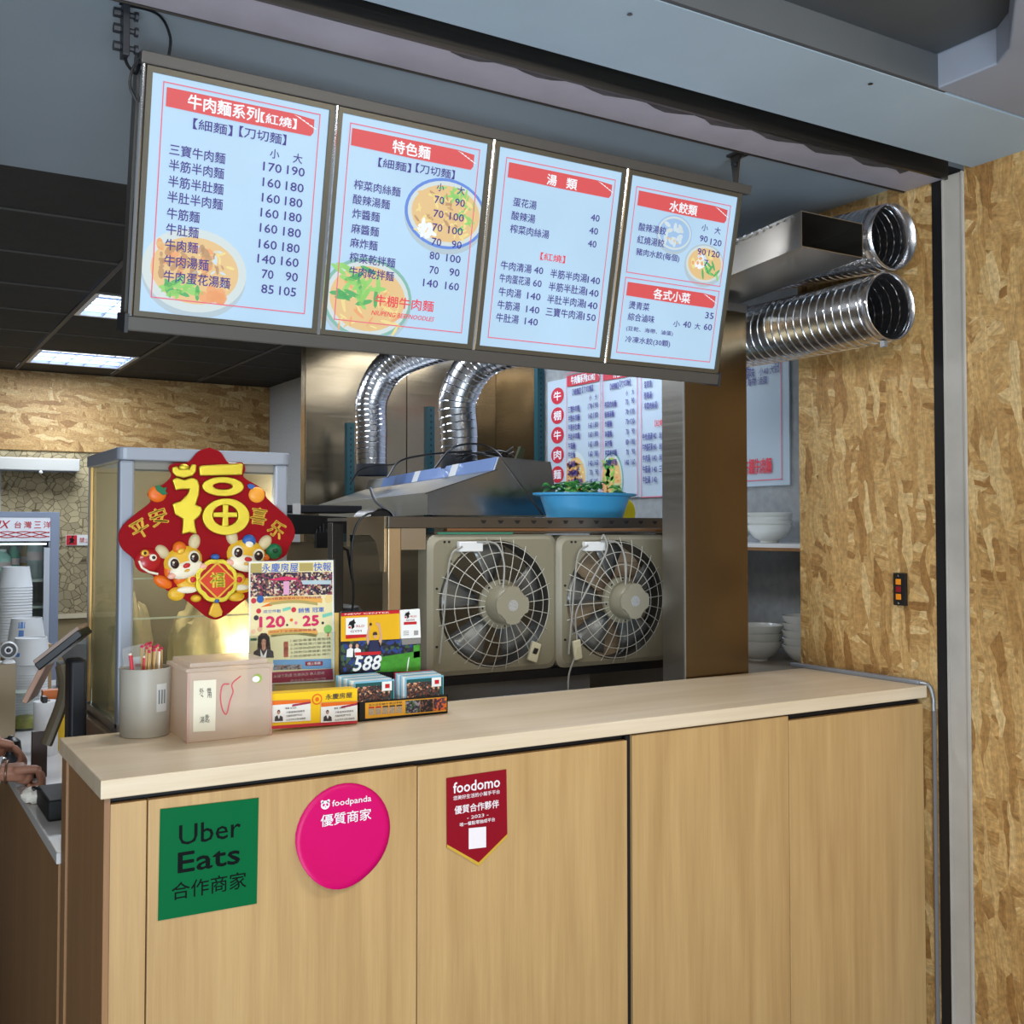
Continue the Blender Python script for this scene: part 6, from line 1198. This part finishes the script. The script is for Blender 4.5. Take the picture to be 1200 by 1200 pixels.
# camera
pc = P(10, 762, y=3.9); t = thing('security_camera', 'round white camera with black face at the left edge', 'camera', (pc.x, pc.y, pc.z-.04))
part('shell', MB().ball(tuple(pc), .029, n=20, k=12), WHITE, t); v_ = (CAM-pc).normalized(); s1 = v_.cross(_Z).normalized(); u1 = s1.cross(v_)
fc = MB(); cc = pc+v_*.018; V = [cc+(s1*math.cos(2*PI*k/24)+u1*math.sin(2*PI*k/24))*.0235 for k in range(24)]; fc.add(V+[p_+v_*.008 for p_ in V], [tuple(range(24)), tuple(range(24, 48))]+[(k, (k+1) % 24, 24+(k+1) % 24, 24+k) for k in range(24)])
part('black_face', fc, BLK, t); part('lens', MB().ball(tuple(pc+v_*.026), .008, n=12, k=8), mat('lens_glass', (30, 20, 40), .05, coat=1), t)
part('foot', MB().lathe([(.022, 0), (.018, .008), (.008, .014)], (pc.x, pc.y, pc.z-.042), 16), WHITE, t)
single('post_block', MB().box(pc.x-.035, pc.x+.02, pc.y-.03, pc.y+.03, ZL, pc.z-.0425), mat('tan_block', (150, 134, 110), .6), 'tan block under the round white camera', 'block', smooth=0, bevel=.002)
# spray bottle
pq = P(4, 848, z=ZL); t = thing('spray_bottle', 'clear spray bottle with white trigger head and printed label at the left edge', 'spray bottle', (pq.x, pq.y, ZL)); 
part('bottle', MB().lathe([(.033, 0), (.034, .01), (.034, .125), (.026, .15), (.014, .165), (.014, .18)], (0, 0, 0), 24), clearish('cloudy_plastic', (226, 226, 230), rough=.15, haze=.5), t, local=True)
part('label_sleeve', MB().lathe([(.0346, .012), (.0346, .115)], (0, 0, 0), 24, cap=False), mat('label_grey', (196, 196, 208), .5, var=.2, vscale=60), t, local=True); part('red_line', MB().lathe([(.035, .112), (.035, .118)], (0, 0, 0), 24, cap=False).lathe([(.035, .006), (.035, .011)], (0, 0, 0), 24, cap=False), REDST, t, local=True)
part('trigger_head', MB().lathe([(.016, .18), (.017, .20), (.014, .215)], (0, 0, 0), 16).box(-.018, .034, -.009, .009, .20, .225), WHITE, t, local=True, bevel=.003); part('trigger', MB().tube([(.022, 0, .2), (.03, 0, .185), (.027, 0, .165)], .004, 6), WHITE, t, local=True)
# paper towel roll, jar, box
pq = P(53, 884, z=ZL); t = thing('paper_roll', 'white paper towel roll standing behind the till', 'paper roll', (pq.x, pq.y, ZL)); hh = .165
part('roll', MB().lathe([(.012, .0), (.036, .0), (.036, hh), (.014, hh), (.014, hh-.02)], (0, 0, 0), 28), mat('towel_paper', (222, 224, 226), .8), t, local=True); part('core', MB().lathe([(.0138, hh-.06), (.0138, hh+.0005), (.012, hh+.0005)], (0, 0, 0), 20, cap=False), mat('roll_core', (130, 120, 104), .8), t, local=True)
pq = P(27, 852, z=ZL); t = thing('pickle_jar', 'glass tank of yellow-green pickles between spray bottle and paper roll', 'jar', (pq.x, pq.y-.05, ZL)); part('tank', MB().lathe([(.045, 0), (.047, .004), (.047, .125), (.044, .125), (.044, .006), (0, .006)], (0, 0, 0), 24), ACRYL, t, local=True); part('contents', MB().lathe([(.041, .008), (.041, .04), (.03, .047), (0, .045)], (0, 0, 0), 20), mat('pickle_green', (140, 140, 50), .6, var=.3, vscale=60), t, local=True); part('lid', MB().lathe([(.05, .1255), (.05, .133), (.0, .135)], (0, 0, 0), 24), mat('jar_lid_grey', (170, 180, 172), .4), t, local=True)
pq = P(62, 803, y=3.7); t = thing('sauce_box', 'small orange and yellow carton behind the till arm', 'carton', (pq.x, 3.7, ZL)); part('box', MB().box(-.03, .045, -.02, .02, 0, .18), mat('sauce_yellow', (226, 186, 40), .5), t, local=True, smooth=0); part('upper_band', MB().box(-.031, .046, -.021, .021, .15, .19), mat('sauce_orange', (190, 104, 50), .5), t, local=True, smooth=0)
single('picture_slab', MB().box(.43, .47, 3.3, 3.32, ZL, ZL+.13), mat('dark_brown_slab', (58, 44, 38), .5), 'dark brown upright slab beside the paper roll', 'slab', smooth=0, bevel=.002)
t = thing('tissue', 'crumpled white tissue by the till base', 'tissue', (.42, 2.95, ZL)); tb = MB().ball((.375+.025, 3.0, ZL+.022), .035, .03, .02, 16, 10, noise=.18); part('paper', tb, mat('tissue_white', (218, 212, 200), .8), t, smooth=30)
# fridge far behind
px0 = P(70, 600, y=6.2); FX1 = px0.x; t = thing('drinks_fridge', 'glass-door display fridge with white header at the far left', 'fridge', (FX1-.35, 6.5, 0)); FX0 = FX1-.62; fz = px0.z
part('cabinet', MB().box(FX1-.03, FX1, 6.22, 6.8, 0, fz).box(FX0, FX0+.03, 6.22, 6.8, 0, fz).box(FX0+.03, FX1-.03, 6.78, 6.8, 0, fz).box(FX0+.03, FX1-.03, 6.22, 6.78, fz-.02, fz).box(FX0+.03, FX1-.03, 6.22, 6.78, 0, .15), mat('fridge_grey', (110, 112, 118), .4), t, smooth=0)
part('door_frame', MB().ring([(FX0, .1), (FX1, .1), (FX1, fz), (FX0, fz)], [(FX0+.05, .16), (FX1-.045, .16), (FX1-.045, fz-.03), (FX0+.05, fz-.03)], (0, 6.2, 0), UX_, UZ_, (0, .018, 0)), mat('fridge_frame_blue', (146, 158, 182), .4), t, smooth=0, bevel=.003)
part('inner_frame', MB().box(FX1-.075, FX1-.046, 6.2, 6.215, .16, fz-.19), mat('fridge_white_edge', (206, 214, 226), .4), t, smooth=0)
hz = P(60, 634, y=6.2).z; hd_ = part('header', MB().box(FX0+.05, FX1-.045, 6.205, 6.218, hz, fz-.03), mat('fridge_header', (216, 222, 232), .4, emit=.25), t, smooth=0)
part('glass_door', MB().box(FX0+.05, FX1-.076, 6.206, 6.21, .17, hz-.001), GLASS, t, smooth=0)
S = Sheet((0, 6.2045, 0), UX_, UZ_, (0, -1, 0), lift=.001); FR_ = mat('fridge_red', (200, 36, 50), .5)
for st, u0, u1 in (('台', 17, 25), ('灣', 28, 37), ('三', 40, 48), ('洋', 51, 60)): a0, b = S.px(u0, 615); a1, _ = S.px(u1, 615); S.text(st, a0, a1, b, .036, FR_, 2, .01)
a0, b = S.px(-44, 614.5); a1, _ = S.px(12, 614.5); S.text('SANLUX', a0, a1, b, .04, FR_, 2, .02, .3)
for k in range(4):
    pts = [];
    for i in range(24): x = FX0+.055+(FX1-FX0-.105)*i/23; pts.append((x, 6.203, hz+.035+.016*math.sin(i*.45+k*1.6)))
    S.mb(FR_).tube(pts, .0022, 4)
S.flush(hd_, 'lettering')
sz = [P(40, v, y=6.5).z for v in (677, 707)]; sz += [sz[1]-.28, sz[1]-.56]
for z in sz: part('wire_shelf', MB().box(FX0+.035, FX1-.04, 6.25, 6.77, z-.012, z), mat('shelf_white_wire', (196, 204, 210), .4), t, smooth=0)
part('led_strip', MB().box(FX0+.06, FX1-.06, 6.23, 6.245, hz-.02, hz-.012), mat('fridge_led', (220, 240, 255), .4, emit=5), t, smooth=0)
lad = MB()
for k in range(22): lad.box(FX1-.045, FX1-.031, 6.24, 6.26, .3+.055*k, .325+.055*k)
part('shelf_ladder', lad, WHITE, t, smooth=0)['kind'] = 'stuff'
BOT = clearish('bottle_clear_milky', (214, 226, 232), rough=.2, haze=.8)
def bottle(u, yy, z, r, h, m, capm, label):
    x = P(u, 660, y=yy).x; tt = thing('bottle', label, 'bottle', (x, yy, z+.0005)); part('body', MB().lathe([(r*.95, 0), (r, .01), (r, h*.62), (r*.9, h*.75), (r*.4, h*.9), (r*.38, h*.95)], (0, 0, 0), 20), m, tt, local=True); part('cap', MB().lathe([(r*.42, h*.93), (r*.42, h), (0, h)], (0, 0, 0), 16), capm, tt, local=True); part('label_band', MB().lathe([(r*1.01, h*.4), (r*1.01, h*.58)], (0, 0, 0), 20, cap=False), mat('bottle_band', (216, 190, 196), .5), tt, local=True)
bottle(41, 6.4, sz[0], .042, .25, BOT, WHITE, 'large milky bottle with white cap on the top fridge shelf')
bottle(16, 6.45, sz[0], .03, .19, mat('teal_bottle', (80, 150, 130), .4), DGREY, 'teal bottle on the top fridge shelf')
bottle(3, 6.42, sz[0], .045, .16, mat('aqua_tub', (170, 214, 206), .4), WHITE, 'pale aqua bottle at the left end of the top fridge shelf')
bottle(30, 6.6, sz[0], .03, .2, mat('amber_bottle', (200, 160, 90), .4), DGREY, 'amber bottle behind the milky bottle in the fridge')
t = thing('red_packet', 'red packet lying beside the milky bottle in the fridge', 'packet', (P(26, 672, y=6.36).x, 6.36, sz[0])); part('packet', MB().ball((0, 0, .02), .045, .03, .02, 14, 8, noise=.08), mat('packet_red', (214, 50, 60), .4), t, local=True)
# shutter bar over the back door, notice sign
t = thing('air_curtain', 'long pale air curtain bar on the back wall', 'air curtain', (.4, 7.65, 1.93)); part('housing', MB().box(-.6, 1.26, 7.6, 7.73, 1.932, 2.015), mat('pale_bar', (190, 190, 186), .4), t, smooth=0, bevel=.006); part('vent_slot', MB().box(-.58, 1.24, 7.601, 7.63, 1.924, 1.9315), DGREY, t, smooth=0); part('indicator', MB().ball((1.02, 7.6, 1.921), .012, n=10, k=6), WHITE, t)
ps_ = P(91, 633, y=7.745); t = thing('notice_sign', 'small white notice with red square and running figure on the back wall', 'sign', (ps_.x, 7.745, ps_.z-.04)); part('plate', MB().box(ps_.x-.075, ps_.x+.09, 7.742, 7.748, ps_.z-.036, ps_.z+.036), PAPERW, t, smooth=0)
S = Sheet((ps_.x, 7.7415, ps_.z), UX_, UZ_, (0, -1, 0), lift=.001); S.rect(-.072, -.005, -.033, .033, FR_, 1); S.poly([(-.06, -.028), (-.045, -.005), (-.055, .01), (-.035, .018), (-.02, .0), (-.03, -.01), (-.018, -.028), (-.035, -.015)], BLK, 2); S.poly(ell(-.032, .025, .007, .007, 10), BLK, 2); S.text('禁止', .01, .08, .0, .036, FR_, 2); S.flush(t, 'print')
single('grey_basin', MB().lathe([(.07, 0), (.11, .09), (.105, .09), (.066, .006), (0, .006)], (0, 0, 0), 24), mat('grey_basin_plastic', (96, 98, 96), .5), 'grey basin on a stand behind the till screen', 'basin').location = (P(96, 745, y=5.1).x, 5.1, ZL+.11)
single('carton', MB().box(P(96, 745, y=5.1).x-.09, P(96, 745, y=5.1).x+.09, 5.02, 5.2, ZL, ZL+.109), mat('grey_carton', (140, 136, 128), .7), 'grey carton under the grey basin', 'carton', smooth=0)
# ================================================================ customer at the left: forearms and hands reach into the picture
SKIN = mat('tanned_skin', (160, 112, 90), .5, sss=.12, bump=.15, bscale=120); 
def skin_mesh(name, nodes, edges, m, parent, sub=2, root=0):
    me = bpy.data.meshes.new(name); inv = W[parent.name].inverted()
    me.from_pydata([tuple(inv @ Vector(n[:3])) for n in nodes], edges, []); me.materials.append(m)
    o = bpy.data.objects.new(name, me); C.objects.link(o); o.parent = parent; W[o.name] = W[parent.name]
    sk = o.modifiers.new('skin', 'SKIN'); sk.use_smooth_shade = True
    if not me.skin_vertices: me.attributes.new('skin_vertex', 'FLOAT', 'POINT') if False else None
    if not me.skin_vertices:
        bpy.context.view_layer.objects.active = o; bpy.ops.mesh.customdata_skin_add()
    sv = me.skin_vertices[0].data
    for i, n in enumerate(nodes): r = n[3]; sv[i].radius = (r, n[4] if len(n) > 4 else r); sv[i].use_root = (i == root)
    s = o.modifiers.new('sub', 'SUBSURF'); s.levels = sub; s.render_levels = sub
    return o
pt_ = thing('person', 'customer with tanned forearms and wristwatch reaching in at the left edge', 'person', (-.12, 3.2, 0))
def arm(name, wrist, f, u, elbow, curl, shoulder):
    """forearm and hand: skinned chains fused into one surface; f forward from the wrist, u away from the palm"""
    wrist, f, u = Vector(wrist), Vector(f).normalized(), Vector(u).normalized(); s = f.cross(u).normalized(); u = s.cross(f).normalized()
    g = lambda a, b, c: tuple(wrist+(f*a+s*b+u*c)*1.12)
    nodes = []; edges = []
    def chain(pts):
        o = len(nodes); nodes.extend(pts); edges.extend([(o+i, o+i+1) for i in range(len(pts)-1)]); return o
    e = Vector(elbow); r0 = chain([(*e, .044), (*(wrist.lerp(e, .6)), .041), (*(wrist.lerp(e, .25)), .031), (*wrist, .026), (*g(.03, 0, 0), .029), (*g(.055, 0, 0), .031)])
    roots = [r0]
    for b in (-.026, -.009, .009, .025): roots.append(chain([(*g(.02, b*.7, .002), .013), (*g(.05, b*.9, .005), .0135), (*g(.082, b, .006), .0115)]))
    for i, (b, L) in enumerate(((-.030, .85), (-.010, 1.0), (.011, .96), (.030, .78))):
        c1, c2, c3 = curl if isinstance(curl, tuple) else (curl,)*3; a = 0; p = [.078, .004]; pts = [(*g(p[0], b, p[1]), .0108)]
        for seg, c in ((.042, c1), (.026, c2), (.02, c3)): a += c; p = [p[0]+seg*L*math.cos(a), p[1]-seg*L*math.sin(a)]; pts.append((*g(p[0], b*(1-.02*i), p[1]), .0095 if seg > .03 else .0085))
        roots.append(chain(pts))
    roots.append(chain([(*g(.02, 0, -.008), .018), (*g(.045, -.008, -.014), .02), (*g(.068, 0, -.016), .018)]))
    roots.append(chain([(*g(.012, -.022, -.006), .014), (*g(.035, -.042, -.016), .0125), (*g(.06, -.047, -.028), .0105), (*g(.08, -.036, -.036), .009)]))
    o = skin_mesh(name, nodes, edges, SKIN, pt_, 1); sv = o.data.skin_vertices[0].data
    for i in range(len(nodes)): sv[i].use_root = i in roots
    rm = o.modifiers.new('fuse', 'REMESH'); rm.mode = 'VOXEL'; rm.voxel_size = .0028; rm.use_smooth_shade = True
    sm_ = o.modifiers.new('soft', 'SMOOTH'); sm_.factor = .5; sm_.iterations = 3
    return g
w1 = P(2, 905, z=.895); w1 = Vector((w1.x+.004, w1.y-.02, .898)); g1 = arm('forearm', w1, (1, -.25, -.05), (.05, .25, 1), (w1.x-.24, w1.y+.06, .93), (1.3, 1.35, .9), None)
w2 = P(-22, 868, z=.955); g2 = arm('forearm', w2, (1, -.35, -.35), (.35, .3, .9), (w2.x-.22, w2.y+.10, 1.0), (.5, .9, .7), None)
TAT = mat('faded_tattoo', (96, 84, 84), .6)
wt = part('wristwatch', MB().tube([g1(-.012+.002*math.sin(a_), .031*math.cos(a_), .029*math.sin(a_)) for a_ in [2*PI*k/24 for k in range(25)]], .0055, 8, flat=2.0), mat('watch_strap_white', (210, 214, 220), .35), pt_)
cc = Vector(g1(-.012, -.01, .031)); part('watch_case', MB().ball(tuple(cc), .016, .016, .007, 18, 8), CHROME, wt); part('bracelet', MB().tube([g1(.006, .029*math.cos(a_), .027*math.sin(a_)) for a_ in [2*PI*k/24 for k in range(25)]], .0028, 6), mat('bead_brown', (110, 80, 60), .4, .4), pt_)
pc = P(12, 884, z=.89)
t = thing('handheld_device', 'black handheld device held in the rear hand on the low counter', 'device', (pc.x, pc.y, ZL)); part('body', MB().lathe([(.018, 0), (.024, .01), (.025, .05), (.022, .078), (.012, .088), (0, .09)], (0, 0, 0), 22, sx=1.25), BLK, t, local=True); part('top_key', MB().lathe([(.008, .086), (.007, .094), (0, .095)], (0, 0, 0), 14), DGREY, t, local=True)
# the rest of the customer, outside the picture
SHIRT = mat('dark_tee', (40, 44, 54), .8); 
px_, py_ = -.22, 3.3
skin_mesh('torso', [(px_, py_, .98, .13, .10), (px_, py_, 1.12, .135, .10), (px_, py_, 1.3, .16, .11), (px_, py_, 1.42, .14, .09), (px_, py_, 1.49, .06), (px_-.02, py_-.19, 1.42, .06), (px_+.05, py_-.24, 1.25, .055), (px_-.02, py_+.19, 1.42, .06), (px_+.05, py_+.24, 1.25, .055)], [(0, 1), (1, 2), (2, 3), (3, 4), (3, 5), (5, 6), (3, 7), (7, 8)], SHIRT, pt_)
for sy, ww in ((-1, w1), (1, w2)): skin_mesh('upper_arm', [(px_+.05, py_+sy*.24, 1.27, .045), (px_+.06, py_+sy*.24, 1.12, .042), (ww.x-.24 if sy < 0 else ww.x-.22, ww.y+(.06 if sy < 0 else .1), .95 if sy < 0 else 1.0, .04)], [(0, 1), (1, 2)], SKIN, pt_)
skin_mesh('trousers', [(px_, py_, 1.0, .13, .10), (px_, py_, .9, .13, .10), (px_, py_-.09, .8, .085), (px_+.02, py_-.1, .46, .062), (px_, py_-.1, .1, .05), (px_, py_+.09, .8, .085), (px_+.02, py_+.1, .46, .062), (px_, py_+.1, .1, .05)], [(0, 1), (1, 2), (2, 3), (3, 4), (1, 5), (5, 6), (6, 7)], mat('navy_trousers', (36, 42, 64), .8), pt_)
for sy in (-.1, .1): part('shoe', MB().ball((px_+.05, py_+sy, .04), .13, .05, .045, 16, 8), BLK, pt_)
hd = MB().ball((px_+.02, py_, 1.66), .092, .075, .115, 24, 16); hd.ball((px_+.112, py_, 1.645), .014, .012, .02, 10, 6); hd.lathe([(.05, 1.45), (.048, 1.58)], (px_, py_, 0), 16)
for sy in (-1, 1): hd.ball((px_+.01, py_+sy*.076, 1.655), .016, .008, .026, 10, 6)
part('head', hd, SKIN, pt_, smooth=180); part('hair', MB().ball((px_-.005, py_, 1.70), .095, .081, .095, 24, 14), HAIR, pt_, smooth=180)
for sy in (-.03, .03): part('eye', MB().ball((px_+.098, py_+sy, 1.67), .009, .013, .007, 10, 6), BRN, pt_)
part('mouth', MB().ball((px_+.104, py_, 1.605), .006, .022, .006, 10, 6), LIP, pt_)
